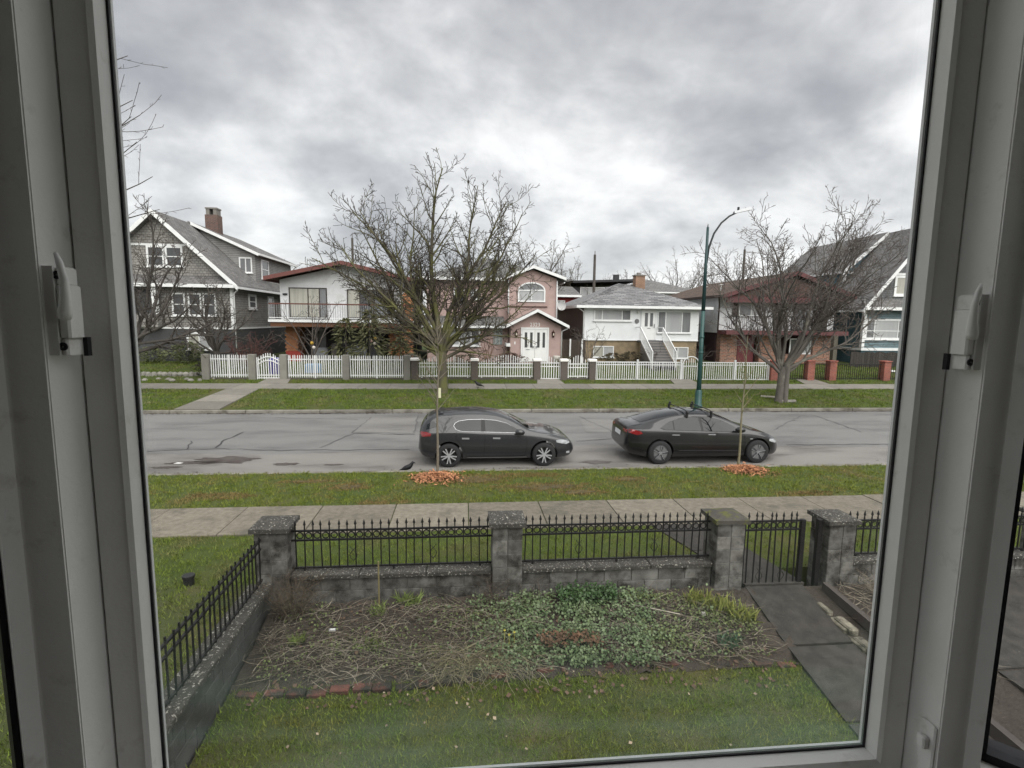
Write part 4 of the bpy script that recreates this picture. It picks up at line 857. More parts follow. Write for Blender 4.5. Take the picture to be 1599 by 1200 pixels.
BK_G = bark('grey bark', (.075, .068, .060), (.125, .114, .10), (.20, .195, .16), .55, .7)
TW_G = mat('grey brown twig', (.092, .078, .070), (.13, .11, .10), 3, .95)
BK_D = bark('dark bark', (.052, .046, .041), (.085, .075, .066)); TW_D = mat('brown twig', (.062, .053, .046), (.09, .076, .066), 3, .95)

# big mossy tree in the middle
bx, by, bz0 = -1.0, 25.75, .40
T = Tree(7, levels=4, twig_from=3, seg=[.5, .5, .34, .25, .2], wob=[.03, .075, .13, .17, .2], trop=[0, .016, .035, .05, .03], tip=[.8, .16, .2, .25, .4], rmin=.0105,
         sides=[10, 6, 4, 3, 3], dens=[0, 2.3, 3.7, 4.4, 0], start=[0, .16, .10, .1, 0], ang=[0, 42, 48, 50, 0], ratio=[0, .40, .45, .5, 0], lmin=[0, .6, .34, .2, 0], lmax=[0, 2.7, 1.1, .5, 0], rcap=[9, .055, .024, .012, 9], lift=[0, .14, .08, .05, 0])
trunk = [Vector((bx + .03 * math.sin(z * 2), by, bz0 - .2 + z)) for z in (0, .15, .4, .8, 1.3, 1.8, 2.2)]
T.p['levels'] = 0; T.wood.tube(trunk, [.36, .29, .25, .23, .22, .23, .26], 12, cap=False); T.p['levels'] = 4
limbs = [(180, 20, 4.6, .09), (-170, 34, 6.0, .12), (172, 41, 7.0, .13), (-168, 48, 7.2, .13), (165, 56, 7.2, .13), (-172, 63, 7.3, .13), (170, 71, 7.4, .12), (0, 12, 4.2, .085), (-8, 26, 4.9, .10), (10, 36, 5.4, .11), (-6, 45, 5.9, .12), (8, 54, 6.2, .12), (-10, 63, 6.8, .12), (5, 72, 7.2, .12),
         (100, 82, 7.6, .15), (-80, 84, 7.8, .16), (-60, 60, 6.0, .10), (120, 56, 5.8, .10), (-150, 40, 5.0, .08), (-30, 34, 4.6, .07), (0, 3, 3.4, .05), (-120, 20, 3.4, .06), (178, 3, 3.4, .05), (-150, 10, 3.4, .05), (-25, 6, 3.2, .05)]
limbs = [(a_, e_, L_ * (1.08 if e_ > 25 else 1.0), r_0 * .92) for a_, e_, L_, r_0 in limbs]
for az, el, L, r0 in limbs:
    a, e = R(az), R(el); d0 = Vector((math.cos(a) * math.cos(e), math.sin(a) * math.cos(e) * .8, math.sin(e)))
    T.grow((bx, by, bz0 + T.r.uniform(1.6, 2.5)), d0, L, r0, 1)
T.done('mossy_tree', 'large bare mossy tree with wide spreading branches on far verge', (bx, by, bz0), BK_M, TW_M)

# bare tree on the right
rx, ry, rz0 = 15.2, 23.75, .25
T = Tree(21, levels=4, twig_from=3, seg=[.5, .5, .36, .26, .2], wob=[.03, .11, .15, .17, .2], trop=[0, .03, .045, .05, .03], tip=[.8, .15, .2, .25, .4], rmin=.0088,
         sides=[10, 6, 4, 3, 3], dens=[0, 2.2, 3.7, 4.6, 0], start=[0, .22, .12, .1, 0], ang=[0, 40, 44, 46, 0], ratio=[0, .42, .45, .5, 0], lmin=[0, .7, .35, .18, 0], lmax=[0, 2.8, 1.2, .6, 0], rcap=[9, .045, .02, .0095, 9], lift=[0, .1, .06, .05, 0])
T.wood.tube([(rx, ry, rz0 - .2), (rx, ry, rz0 + .1), (rx + .02, ry, rz0 + .8), (rx + .03, ry, rz0 + 1.7)], [.27, .20, .165, .16], 12, cap=False)
T.wood.tube([(rx + .2, ry - .1, rz0 - .2), (rx + .22, ry - .1, rz0 + .8), (rx + .3, ry, rz0 + 1.8)], [.16, .13, .12], 10, cap=False)
for az, el, L, r0 in [(175, 46, 5.6, .075), (-165, 60, 6.6, .085), (150, 66, 6.8, .08), (170, 52, 6.4, .08), (190, 38, 5.2, .06), (10, 48, 7.4, .09), (-8, 38, 7.2, .085), (30, 60, 7.4, .085), (-15, 55, 7.6, .085), (5, 64, 7.6, .08), (-60, 76, 7.4, .095), (90, 74, 7.2, .09), (180, 80, 7.4, .08), (-120, 62, 6.0, .075), (60, 52, 5.8, .075), (-35, 58, 6.8, .08), (-175, 36, 3.8, .055), (0, 27, 4.6, .06)]:
    a, e = R(az), R(el); T.grow((rx + .1 * math.cos(a), ry, rz0 + T.r.uniform(1.3, 1.9)), Vector((math.cos(a) * math.cos(e), math.sin(a) * math.cos(e) * .8, math.sin(e))), L, r0, 1)
T.done('bare_street_tree', 'pale trunked bare tree with fine twigs before the brick house', (rx, ry, rz0), BK_G, TW_G)

def simple_tree(seed, base, trunk_h, trunk_r, limbs, barkm, twigm, label, name='bare_tree', fine=1.0, rmin=.008, lean=(0, 0), group=None, wob=.1, levels=4, cat='tree'):
    T = Tree(seed, levels=levels, twig_from=3, seg=[.5, .5, .4, .3, .25], wob=[.03, wob, .15, .18, .2], trop=[0, .03, .04, .04, .02], tip=[.8, .18, .2, .3, .4], rmin=rmin, sides=[8, 5, 4, 3, 3],
             dens=[0, 2.2 * fine, 3.6 * fine, 4.2 * fine, 0], start=[0, .2, .12, .1, 0], ang=[0, 42, 46, 48, 0], ratio=[0, .42, .45, .5, 0], lmin=[0, .5, .3, .16, 0], lmax=[0, 2.4, 1.1, .5, 0], rcap=[9, .05, .02, .009, 9], lift=[0, .1, .06, .05, 0])
    b = Vector(base); tops = b + Vector((lean[0], lean[1], trunk_h))
    T.wood.tube([b - Vector((0, 0, .25)), b + Vector((0, 0, .1)), b.lerp(tops, .5), tops], [trunk_r * 1.5, trunk_r * 1.15, trunk_r, trunk_r * .95], 9, cap=False)
    for az, el, L, r0 in limbs:
        a, e = R(az), R(el); T.grow(b.lerp(tops, T.r.uniform(.75, 1.0)), Vector((math.cos(a) * math.cos(e), math.sin(a) * math.cos(e), math.sin(e))), L, r0, 1)
    return T.done(name, label, tuple(base), barkm, twigm, cat=cat, group=group)
# left street tree, partly behind the window frame
simple_tree(31, (-15.15, 25.6, .42), 2.4, .20, [(0, 60, 5.6, .10), (180, 60, 5.6, .11), (60, 72, 6.5, .11), (-70, 76, 6.8, .11), (150, 50, 5.5, .1), (20, 25, 4.6, .10), (-15, 34, 4.8, .09), (-120, 60, 5.5, .1), (8, 12, 4.0, .08), (-5, 50, 5.2, .09)], BK_D, TW_D,
            'dark bare tree on far verge next to the left window frame', fine=1.05, rmin=.011)
simple_tree(33, (-13.9, 31.2, .95), 1.1, .17, [(0, 55, 3.4, .1), (175, 58, 4.2, .1), (50, 70, 4.0, .09), (-80, 66, 3.6, .08), (10, 24, 3.2, .07), (130, 60, 3.8, .08), (-150, 40, 3.4, .07), (-20, 42, 3.6, .07), (185, 30, 3.2, .07)], BK_D, TW_D, 'small dark crooked tree in the grass before the grey house', fine=1.15, wob=.16, rmin=.010)
# young multi stem trees and shrubs in the yards
simple_tree(35, (-8.75, 31.5, 1.0), .5, .07, [(180, 66, 3.4, .05), (0, 70, 3.6, .05), (90, 80, 3.6, .05), (-90, 72, 3.2, .05), (30, 58, 3.0, .04), (200, 50, 2.4, .04)], TW_G, TW_D, 'slim bare tree with upright stems before the balcony', fine=.9)
simple_tree(36, (-11.9, 30.6, .9), .3, .05, [(a, 48, 1.9, .035) for a in range(0, 360, 45)] + [(20, 75, 1.8, .03)], mat('reddish stem', (.10, .045, .038)), mat('reddish twig', (.12, .055, .048), (.085, .045, .04), 3), 'reddish bare shrub behind the picket gate', 'bare_shrub', fine=1.5, cat='shrub')
simple_tree(37, (1.55, 33.2, 1.1), .15, .05, [(a, 70, 1.9, .028) for a in range(0, 360, 60)], mat('orange brown stem', (.16, .085, .055)), mat('orange brown twig', (.16, .09, .062)), 'orange brown bare shrub before the glass block window', 'bare_shrub', fine=.7, cat='shrub')
simple_tree(38, (7.95, 32.6, 1.1), .3, .06, [(180, 60, 2.0, .035), (0, 62, 2.2, .035), (90, 75, 2.2, .035), (-60, 60, 2.0, .03), (140, 68, 2.3, .03)], TW_G, TW_D, 'bare twiggy shrub at the bungalow front corner', 'bare_shrub', fine=1.1, cat='shrub')
simple_tree(39, (12.0, 32.6, 1.1), .15, .03, [(a, 58, 1.1, .02) for a in range(0, 360, 60)], TW_G, TW_D, 'small bare shrub left of the bungalow stairs', 'bare_shrub', fine=1.2, cat='shrub')
simple_tree(40, (15.6, 33.2, 1.15), .15, .03, [(a, 60, 1.1, .02) for a in range(0, 360, 72)], TW_G, TW_D, 'small bare shrub under the right bungalow window', 'bare_shrub', fine=1.0, cat='shrub')
# trees behind the houses
def back_tree(seed, px, py_top, Yt, width, label, m=TW_D, fine=.8, green=False):
    p = UY(px, py_top, Yt); H = p[2] - 1.2; th = H * .3
    limbs = [(a + seed * 13, e, (H - th) * k, .12) for a, e, k in ((0, 50, .9), (70, 62, 1.0), (140, 55, .95), (215, 58, .95), (285, 66, 1.05), (330, 80, 1.05), (180, 38, .7), (20, 35, .7))]
    return simple_tree(seed, (p[0], Yt, 1.2), th, .2, limbs, BK_D, m, label, fine=fine, rmin=.013, group='bare trees behind the houses', levels=4)
TW_B = mat('mossy twig', (.085, .078, .052), (.11, .10, .07), 3, .95)
back_tree(51, 838, 368, 56, 8, 'bare tree rising behind the pink house roof', TW_B, .75)
back_tree(52, 882, 405, 62, 5, 'small bare tree behind the pink house right corner', TW_B, .7)
back_tree(53, 968, 422, 85, 6, 'round bare tree far behind the bungalow ridge', mat('reddish far twig', (.085, .058, .052)), .6)
back_tree(54, 1052, 398, 80, 7, 'pale bare tree far behind the bungalow chimney', mat('pale far twig', (.16, .145, .135)), .7)
back_tree(55, 1132, 393, 72, 7, 'bare tree behind the brown roof beside the lamp post', TW_D, .7)
back_tree(56, 480, 402, 75, 7, 'thin bare tree far behind the red roof edge', MATS['pale far twig'], .6)
back_tree(57, 1080, 408, 90, 5, 'pale bare tree behind the brown roof left of lamp post', MATS['pale far twig'], .6)
back_tree(58, 752, 402, 64, 6, 'bare tree behind the pink house left of its gable', TW_B, .6)

# twigs of a near tree that reach in from the left past the window frame
T = Tree(61, levels=3, twig_from=2, seg=[.5, .3, .2, .15], wob=[.02, .04, .06, .1], trop=[0, .05, .10, .08], tip=[.8, .2, .3, .5], rmin=.004, sides=[9, 6, 4, 3], dens=[0, 1.3, 5.0, 0], start=[0, .35, .1, 0], ang=[0, 38, 40, 0], ratio=[0, .4, .12, 0], lmin=[0, .9, .06, 0], lmax=[0, 1.6, .14, 0], rcap=[9, .016, .007, 9])
tb = Vector((-8.95, 11.9, .1)); T.wood.tube([tb - Vector((0, 0, .2)), tb + Vector((0, 0, .2)), tb + Vector((0, 0, 3)), tb + Vector((.1, 0, 7.5)), tb + Vector((.1, 0, 10.5))], [.3, .22, .18, .12, .03], 9, cap=False)
for z0, zl, L, el in ((5.9, 0, 2.75, 18), (6.25, 0, 2.85, 20), (6.6, 0, 2.7, 20), (6.95, 0, 2.6, 22), (7.2, 0, 2.45, 26), (8.6, 0, 2.2, 26), (5.5, 0, 2.6, 18)):
    T.grow(tb + Vector((.05, 0, z0)), Vector((math.cos(R(el)), T.r.uniform(-.12, .12), math.sin(R(el)) * .4)), L, .03, 1)
T.done('near_tree', 'near tree whose thin upturned twigs reach past the left window frame', tuple(tb), BK_D, mat('bud twig', (.06, .048, .042)))

# evergreens: drooping sprays
def spray_plant(name, label, base, h_, rad, n, m, seed, droop=.5, leaf=.22, cat='shrub', trunk=True, shape='cone', stemm=None):
    r_ = random.Random(seed); t = thing(name, label, cat, base); mb = MB(); b = Vector(base)
    if trunk: MB().tube([b - Vector((0, 0, .2)), b + Vector((0, 0, h_ * .9))], [.09, .02], 6).build('stem', stemm or BK_D, t)
    for i in range(n):
        k = r_.random() ** .8; z = h_ * (.08 + .92 * k)
        a = r_.uniform(0, 6.283); rr_ = (1 + .4 * math.sin(3 * a + 9 * k + seed)) * rad * ((1 - k) ** .7 if shape == 'cone' else math.sqrt(max(.02, 1 - (2 * k - 1) ** 2))) * r_.uniform(.35, 1.08)
        c = b + Vector((rr_ * math.cos(a), rr_ * math.sin(a), z))
        d = Vector((math.cos(a) * 1.0, math.sin(a) * 1.0, -droop + r_.gauss(0, .35))).normalized(); sd = d.cross(Vector((r_.gauss(0, 1), r_.gauss(0, 1), r_.gauss(0, 1)))).normalized()
        L = leaf * r_.uniform(.6, 1.4); W = L * r_.uniform(.10, .22)
        mb.add([c, c + d * L * .5 + sd * W, c + d * L, c + d * L * .5 - sd * W], [(0, 1, 2, 3)])
    mb.build('foliage', m, t); return t
def leafm(name, a, b, rnd=.6): return mat(name, a, b, 2.0, .6, rnd=rnd, island=True, spec=.3)
LF_C = leafm('conifer olive', (.070, .074, .032), (.105, .105, .05)); LF_R = leafm('rhododendron green', (.075, .095, .035), (.13, .14, .07)); LF_B = leafm('brown hedge', (.085, .062, .04), (.06, .06, .032))
spray_plant('conifer', 'drooping olive conifer behind the picket fence near mossy tree', (-5.35, 31.0, .95), 3.5, 1.25, 620, LF_C, 71, .55, .30, 'tree')
spray_plant('conifer', 'olive conifer with open sprays before the carport middle', (-6.9, 32.0, 1.0), 3.0, 1.1, 460, LF_C, 72, .5, .30, 'tree')
spray_plant('conifer', 'low olive conifer next to the right brick pillar', (-3.6, 31.2, .95), 2.0, .9, 600, LF_C, 73, .4, .26, 'tree')
spray_plant('rhododendron', 'round green rhododendron against the grey house base', (-16.6, 33.4, 1.1), 1.3, .85, 1500, LF_R, 74, .1, .17, shape='ball', trunk=False)
spray_plant('rhododendron', 'smaller green bush at grey house base beside street tree', (-18.6, 33.4, 1.1), 1.0, .7, 900, LF_R, 75, .1, .17, shape='ball', trunk=False)
spray_plant('hedge_shrub', 'low brown green shrub left of bungalow stairs', (11.0, 33.6, 1.1), .9, .7, 900, LF_B, 76, 0, .14, shape='ball', trunk=False)
spray_plant('hedge_shrub', 'low shrub under the left bungalow basement window', (9.9, 33.8, 1.1), .8, .7, 800, LF_B, 77, 0, .14, shape='ball', trunk=False)
spray_plant('hedge_shrub', 'reddish low shrub behind the humped fence by pink wall', (2.9, 32.4, 1.1), .85, .8, 900, leafm('reddish hedge', (.10, .05, .042), (.07, .05, .035)), 78, 0, .14, shape='ball', trunk=False)
spray_plant('hedge_shrub', 'low brown shrub before the pink house bay window', (.2, 33.0, 1.1), .7, .9, 800, LF_B, 79, 0, .14, shape='ball', trunk=False)
spray_plant('hedge_shrub', 'brown shrub between the pink house gate and bungalow', (6.4, 31.6, 1.0), .8, .6, 700, LF_B, 80, 0, .13, shape='ball', trunk=False)
spray_plant('hedge_shrub', 'dark shrub beside the leftmost grey fence post', (-14.1, 29.9, .7), .8, .45, 500, leafm('dark hedge', (.03, .026, .02), (.05, .045, .03)), 81, 0, .12, shape='ball', trunk=False)
spray_plant('hedge_shrub', 'pale clipped bush beside the right brick pillar foot', (-3.1, 31.0, .95), 1.0, .6, 700, leafm('pale bush', (.20, .19, .18), (.12, .12, .10)), 82, 0, .12, shape='ball', trunk=False)
spray_plant('hedge_shrub', 'pale bare bush inside the first picket fence panel', (-12.4, 31.2, 1.0), .9, .9, 700, MATS['pale bush'], 83, 0, .13, shape='ball', trunk=False)
# clutter in the carport
cl_specs = [(-9.7, .9, .8, (.30, .31, .33), 'grey covered load standing in the carport left bay'), (-7.6, 1.3, .9, (.26, .27, .29), 'pale covered load in the carport centre'), (-6.1, .7, 1.3, (.07, .07, .075), 'dark cabinet standing in the carport right bay'), (-8.6, .5, 1.1, (.11, .10, .09), 'brown stack of boxes in the carport')]
for i, (x, w_, h_, c, lb) in enumerate(cl_specs):
    MB().bbox(x, x + w_, 35.2, 36.2, 1.2, 1.25 + h_, .12).build('stored_load', mat('load %d' % i, c, tuple(k * .6 for k in c), 3, .8), label=lb, cat='stored goods')
bl = MB().bbox(-10.75, -9.95, 30.1, 30.7, .85, 1.75, .1); bl.build('recycling_bin', mat('blue violet plastic', (.06, .05, .22), rough=.5), label='blue violet bin behind the white arched picket gate', cat='bin')
MB().bbox(-8.9, -8.0, 30.4, 30.9, .9, 1.4, .08).build('recycling_bin', mat('blue plastic', (.12, .22, .34), rough=.5), label='low blue bin behind the picket fence', cat='bin')
for i, (px, py, Yp) in enumerate(((487, 536, 31.2), (490, 543, 31.0), (579, 533, 31.2), (586, 529, 31.4), (585, 537, 31.1))):
    p = UY(px, py, Yp); MB().lathe(p, [(.001, -.1), (.07, -.07), (.1, 0), (.07, .07), (.001, .1)], 8).build('hanging_ball', mat('ball %d' % (i % 3), ((.5, .32, .05), (.6, .55, .5), (.55, .35, .3))[i % 3]), smooth=True, label=['yellow ball hung in the bare shrub before carport', 'white ball hung just below the yellow one', 'pinkish ball hung leftmost in the drooping conifer', 'yellowish ball hung topmost in the drooping conifer', 'pale ball hung lowest in the drooping conifer'][i], cat='ball', group='balls hung in yard shrubs')
# stones edging the grey house yard, timber by the right tree
STN = mat('field stone', (.30, .29, .26), (.20, .19, .17), 5, .95, bump=.02, bscale=20, rnd=.4)
sb = thing('stone_edging', 'row of pale field stones edging the grass before grey house', 'edging', (-15.5, 29.6, .7)); r_ = random.Random(3)
for i in range(14):
    x = -17.4 + .27 * i; 
    m_ = MB().lathe((x, 29.9 + r_.uniform(-.06, .06), .86), [(.001, -.16), (.13 * r_.uniform(.8, 1.2), -.13), (.15 * r_.uniform(.8, 1.2), 0), (.11, .1), (.001, .13)], 7); m_.build('stone', STN, sb)
for i in range(9):
    x = -16.9 + .45 * i + r_.uniform(-.1, .1); MB().lathe((x, 28.9 + r_.uniform(-.3, .3), .66), [(.001, -.1), (.12, -.08), (.14 * r_.uniform(.8, 1.3), 0), (.08, .08), (.001, .1)], 7).build('stone', STN, sb)
p = UZ(1206, 622, .3); MB().bar((p[0] - .5, p[1] + .2, .36), (p[0] + .35, p[1] - .25, .34), .1, .05).bar((p[0] - .4, p[1] + .35, .37), (p[0] + .45, p[1] - .1, .35), .1, .05).build('timber_boards', mat('pale timber board', (.34, .32, .27)), label='two pale boards lying beside the right tree trunk', cat='boards')
p = UZ(1224, 626, .28); MB().bbox(p[0] - .3, p[0] + .45, p[1] - .3, p[1] - .18, .25, .36, .02).build('stone_edge', STN, label='pale stone edge at the foot of right tree', cat='edging')
sct = MB().box(27.0, 27.3, 31.2, 31.5, .9, 1.25).box(27.2, 27.6, 31.1, 31.4, 1.0, 1.1); sct.build('yard_ornament', WHITE, label='small white ornament on the grass before dark board fence', cat='ornament')

# ------------------------------------------------------------------ front garden walls, pillars, ironwork
bl_me = {}
def block(w_, d_, h_):
    k = (w_, d_, h_)
    if k not in bl_me: bl_me[k] = MB().bbox(-w_ / 2 + .004, w_ / 2 - .004, -d_ / 2, d_ / 2, 0.004, h_ - .004, .008).mesh('block')
    return bl_me[k]
MORT = mat('mortar', (.19, .185, .17), (.13, .125, .115), 8, .95)
def pillar(x, y, z0, top, label, cap_m, w_=.43):
    t = thing('block_pillar', label, 'pillar', (x, y, z0), 'block pillars of the garden wall')
    part(t, 'core', MORT, (x - w_ / 2 + .012, x + w_ / 2 - .012, y - w_ / 2 + .012, y + w_ / 2 - .012, z0 - .3, top - .085))
    z = top - .085 - .2 * 6; k = 0; h = w_ / 2
    for c in range(6):
        zz_ = z + .2 * c
        if c % 2 == 0: sp_ = [(x - h / 2, y, 0), (x + h / 2, y, 0)]; me = block(h, w_, .2)
        else: sp_ = [(x - h / 2, y, 0), (x + h / 2, y, 0)]; me = block(h, w_, .2)
        for o in copies('block', me, BLOCK, t, [(a + random.Random(c * 7 + x).uniform(-.003, .003), b, zz_) for a, b, _ in sp_]): pass
    cw = w_ / 2 + .045
    MB().add([(x - cw, y - cw, top - .085), (x + cw, y - cw, top - .085), (x + cw, y + cw, top - .085), (x - cw, y + cw, top - .085), (x - cw, y - cw, top - .025), (x + cw, y - cw, top - .025), (x + cw, y + cw, top - .025), (x - cw, y + cw, top - .025), (x, y, top + .03)],
             [(3, 2, 1, 0), (0, 1, 5, 4), (1, 2, 6, 5), (2, 3, 7, 6), (3, 0, 4, 7), (4, 5, 8), (5, 6, 8), (6, 7, 8), (7, 4, 8)]).build('cap', cap_m, t)
    return t
PY = 7.29
PIL = [(-2.60, 1.19), (.635, 1.19), (3.94, 1.155), (5.70, 1.10), (9.4, 1.06)]
PLB = ['block pillar at the left garden corner overgrown with dry stems', 'plain block pillar in the middle of front garden wall', 'block pillar with mossy green cap left of garden gate', 'block pillar with lichened cap right of garden gate', 'block pillar farthest right along the front garden wall']
for (x, top), lb in zip(PIL, PLB): pillar(x, PY, .05, top, lb, CAPMOSS if x == 3.94 else COPING)
def low_wall(x0, x1, top, label, z0=-.1):
    t = thing('block_wall', label, 'wall', ((x0 + x1) / 2, PY, z0), 'low block walls of the front garden')
    part(t, 'core', MORT, (x0, x1, PY - .085, PY + .085, z0 - .2, top - .06))
    n = max(1, round((x1 - x0) / .4)); w_ = round((x1 - x0) / n, 4)
    for c in range(3):
        zz_ = top - .06 - .2 * (c + 1); st = 0 if c % 2 == 0 else w_ / 2
        sp_ = [(x0 + w_ * (i + .5) + st, PY, zz_) for i in range(n - (1 if st else 0))]
        copies('block', block(w_, .2, .2), BLOCK, t, sp_)
        if st:
            copies('block', block(round(w_ / 2, 4), .2, .2), BLOCK, t, [(x0 + w_ / 4, PY, zz_), (x1 - w_ / 4, PY, zz_)])
    k = max(1, round((x1 - x0) / 1.1)); cwd = (x1 - x0) / k
    for i in range(k): MB().bbox(x0 + cwd * i + .004, x0 + cwd * (i + 1) - .004, PY - .15, PY + .15, top - .06, top + random.Random(i).uniform(-.004, .006), .012).build('coping', COPING, t)
low_wall(-2.385, .42, .44, 'low block wall between left corner pillar and middle pillar'); low_wall(.85, 3.725, .44, 'low block wall between middle pillar and mossy capped gate pillar'); low_wall(5.915, 9.19, .40, 'low block wall right of the garden gate')
RING = MB()
_rn = 12
for i in range(_rn):
    a0, a1 = 2 * math.pi * i / _rn, 2 * math.pi * (i + 1) / _rn
    vs_ = []
    for a in (a0, a1):
        for rr_, yy in ((.036, -.006), (.05, -.006), (.05, .006), (.036, .006)): vs_.append((rr_ * math.cos(a), yy, rr_ * math.sin(a)))
    RING.add(vs_, [(0, 1, 5, 4), (1, 2, 6, 5), (2, 3, 7, 6), (3, 0, 4, 7)])
RING = RING.mesh('ring')
def spear(h_, tip=True):
    m = MB().box(-.008, .008, -.008, .008, 0, h_)
    if tip:
        m.lathe((0, 0, h_), [(.009, 0), (.012, .012), (.007, .022), (.020, .045), (.016, .06), (.001, .115)], 6)
    return m.mesh('bar')
SP_F = spear(.60); SP_S = spear(.66, False); SP_G = spear(1.08)
TIPM = IRON
def iron_panel(x0, x1, zb, label, y=PY, gap=.117, bars=SP_F, r1=.42, r2=.555, rb=.015, feet=True, name='iron_fence', cat='fence', group='iron fence panels on the front wall'):
    t = thing(name, label, cat, ((x0 + x1) / 2, y, zb), group); n = max(2, round((x1 - x0) / gap)); st = (x1 - x0) / n
    copies('bar', bars, IRON, t, [(x0 + st * (i + .5), y, zb) for i in range(n)])
    copies('ring', RING, IRON, t, [(x0 + st * i, y, zb + (r1 + r2) / 2) for i in range(1, n)])
    for z in (rb, r1, r2): part(t, 'rail', IRON, (x0, x1, y - .014, y + .014, zb + z - .012, zb + z + .012))
    if feet: copies('foot', MB().box(-.015, .015, -.015, .015, -.05, .01).mesh('foot'), IRON, t, [(lerp(x0, x1, f), y, zb) for f in (.06, .5, .94)])
    # scroll ornament
    for f in (.30, .70):
        xc = lerp(x0, x1, f); MB().tube([(xc + .05 * s_ * math.sin(q * .6), y, zb + .10 + .03 * q) for s_ in (1,) for q in range(8)], .005, 4).tube([(xc - .05 * math.sin(q * .6), y, zb + .10 + .03 * q) for q in range(8)], .005, 4).build('scroll', IRON, t)
    return t
iron_panel(-2.385, .42, .475, 'iron fence panel between left corner pillar and middle pillar'); iron_panel(.85, 3.725, .475, 'iron fence panel between middle pillar and mossy capped pillar'); iron_panel(5.915, 9.19, .43, 'iron fence panel right of the garden gate pillar')
gg = iron_panel(4.23, 5.10, .0, 'black iron garden gate with spear tops beside mossy capped pillar', y=7.2, gap=.108, bars=SP_G, r1=.91, r2=1.045, rb=.03, feet=False, name='garden_gate', cat='gate', group='garden gate')
part(gg, 'gate_stile', IRON, (5.10, 5.165, 7.17, 7.23, .0, 1.06)); part(gg, 'hinge_post', IRON, (5.36, 5.43, 7.15, 7.22, -.05, 1.06)); part(gg, 'gate_stile', IRON, (4.19, 4.23, 7.185, 7.215, .0, 1.05))
# side wall and fence along the left edge
SX = -2.74
sw_ = thing('side_wall', 'long dark block wall with lichened coping down the left garden side', 'wall', (SX, 5, -.3))
part(sw_, 'core', MORT, (SX - .085, SX + .085, 1.0, 7.06, -.5, .33))
for c in range(4):
    zz_ = .33 - .2 * (c + 1)
    for i in range(15):
        y0 = 7.05 - .4 * (i + (1 if c % 2 == 0 else .5)); 
        if y0 < 1: continue
        MB().bbox(SX - .1, SX + .1, y0 + .004, y0 + .396, zz_ + .004, zz_ + .196, .008).build('block', mat('dark side block', (.095, .095, .09), (.06, .06, .057), 3, .92, bump=.006, bscale=90, rnd=.3, dirt=((.04, .04, .034), 2, .5, .7)), sw_)
for i in range(6): MB().bbox(SX - .15, SX + .15, 7.05 - 1.0 * (i + 1) + .004, 7.05 - 1.0 * i, .33, .395, .012).build('coping', COPING, sw_)
sfn = thing('iron_side_fence', 'black iron railing on the left side wall', 'fence', (SX + .03, 5, .4))
n = 46
copies('bar', SP_S, IRON, sfn, [(SX + .03, 6.98 - .117 * i, .42) for i in range(n)])
for z in (.46, .90, 1.02): part(sfn, 'rail', IRON, (SX + .016, SX + .044, 1.6, 7.03, z - .012, z + .012))
# black vent cap on the neighbour lawn
p = UZ(295, 912, .1); MB().lathe((p[0], p[1], .08), [(.001, 0), (.072, 0), (.072, .12), (.085, .12), (.085, .155), (.075, .16), (.001, .162)], 16).build('vent_cap', PBLACK, smooth=False, label='black round pipe cap standing in the lawn beyond the side fence', cat='pipe cap')

# brick edging of the bed
BRE = mat('red edging brick', (.16, .062, .046), (.085, .045, .038), 6, .9, bump=.005, bscale=50, rnd=.6, dirt=((.034, .03, .024), 2.2, .42, .52))
be = thing('brick_edging', 'line of red and dark bricks edging the bed above the lawn', 'edging', (.6, 5.72, -.2)); r_ = random.Random(9)
x = -2.5
me = MB().bbox(-.105, .105, -.05, .05, 0, .07, .008).mesh('brick')
me.materials.append(BRE); i = 0
while x < 4.0:
    o = bpy.data.objects.new('brick', me); COL.objects.link(o); o.parent = be
    o.location = (x - .6 + .1, (5.72 + .10 * math.sin(x * .9) + r_.uniform(-.02, .02)) - 5.72, r_.uniform(-.045, .0) - .012)
    o.rotation_euler = (r_.uniform(-.1, .1), r_.uniform(-.06, .06), r_.uniform(-.12, .12)); x += r_.choice((.22, .22, .23, .25, .3)); i += 1
sheet('side_paving', ((6.5, 2.0), (12, 2.0), (12, 7.05), (6.5, 7.05)), gz_gard, CONCD, .06, 3)
# stones and boards along the path
STC = mat('creamy stone', (.27, .25, .195), (.14, .13, .10), 9, .95, bump=.012, bscale=40, contrast=.15, rnd=.3, dirt=((.07, .065, .05), 5, .5, .62))
pk_ = thing('path_kerb', 'broken line of pale kerb stones along the garden path', 'kerb', (5.1, 6, 0)); r_ = random.Random(14); yk = 6.72
while yk > 3.6:
    l_ = r_.uniform(.25, .55); zk = gz_gard(yk - l_ / 2); ky = MB().bbox(5.075 + r_.uniform(-.012, .012), 5.155 + r_.uniform(-.015, .015), yk - l_, yk - .012, zk - .06, zk + r_.uniform(.035, .062), .014); ky.build('stone', STC, pk_); yk -= l_
for y0, y1, lb in ((6.05, 6.38, 'pale stone block on path kerb nearer the gate'), (5.66, 6.02, 'pale stone block on path kerb farther from gate')): MB().bbox(5.11, 5.24, y0, y1, gz_gard(y0) + .02, gz_gard(y0) + .13, .02).build('stone_block', STC, label=lb, cat='stone')
MB().bar((5.42, 7.0, .08), (5.42, 3.0, -.2), .08, .14).build('bed_board', mat('grey brown board', (.085, .075, .066), (.06, .05, .045), 5, .9), label='weathered board edging the bed right of the path', cat='board')

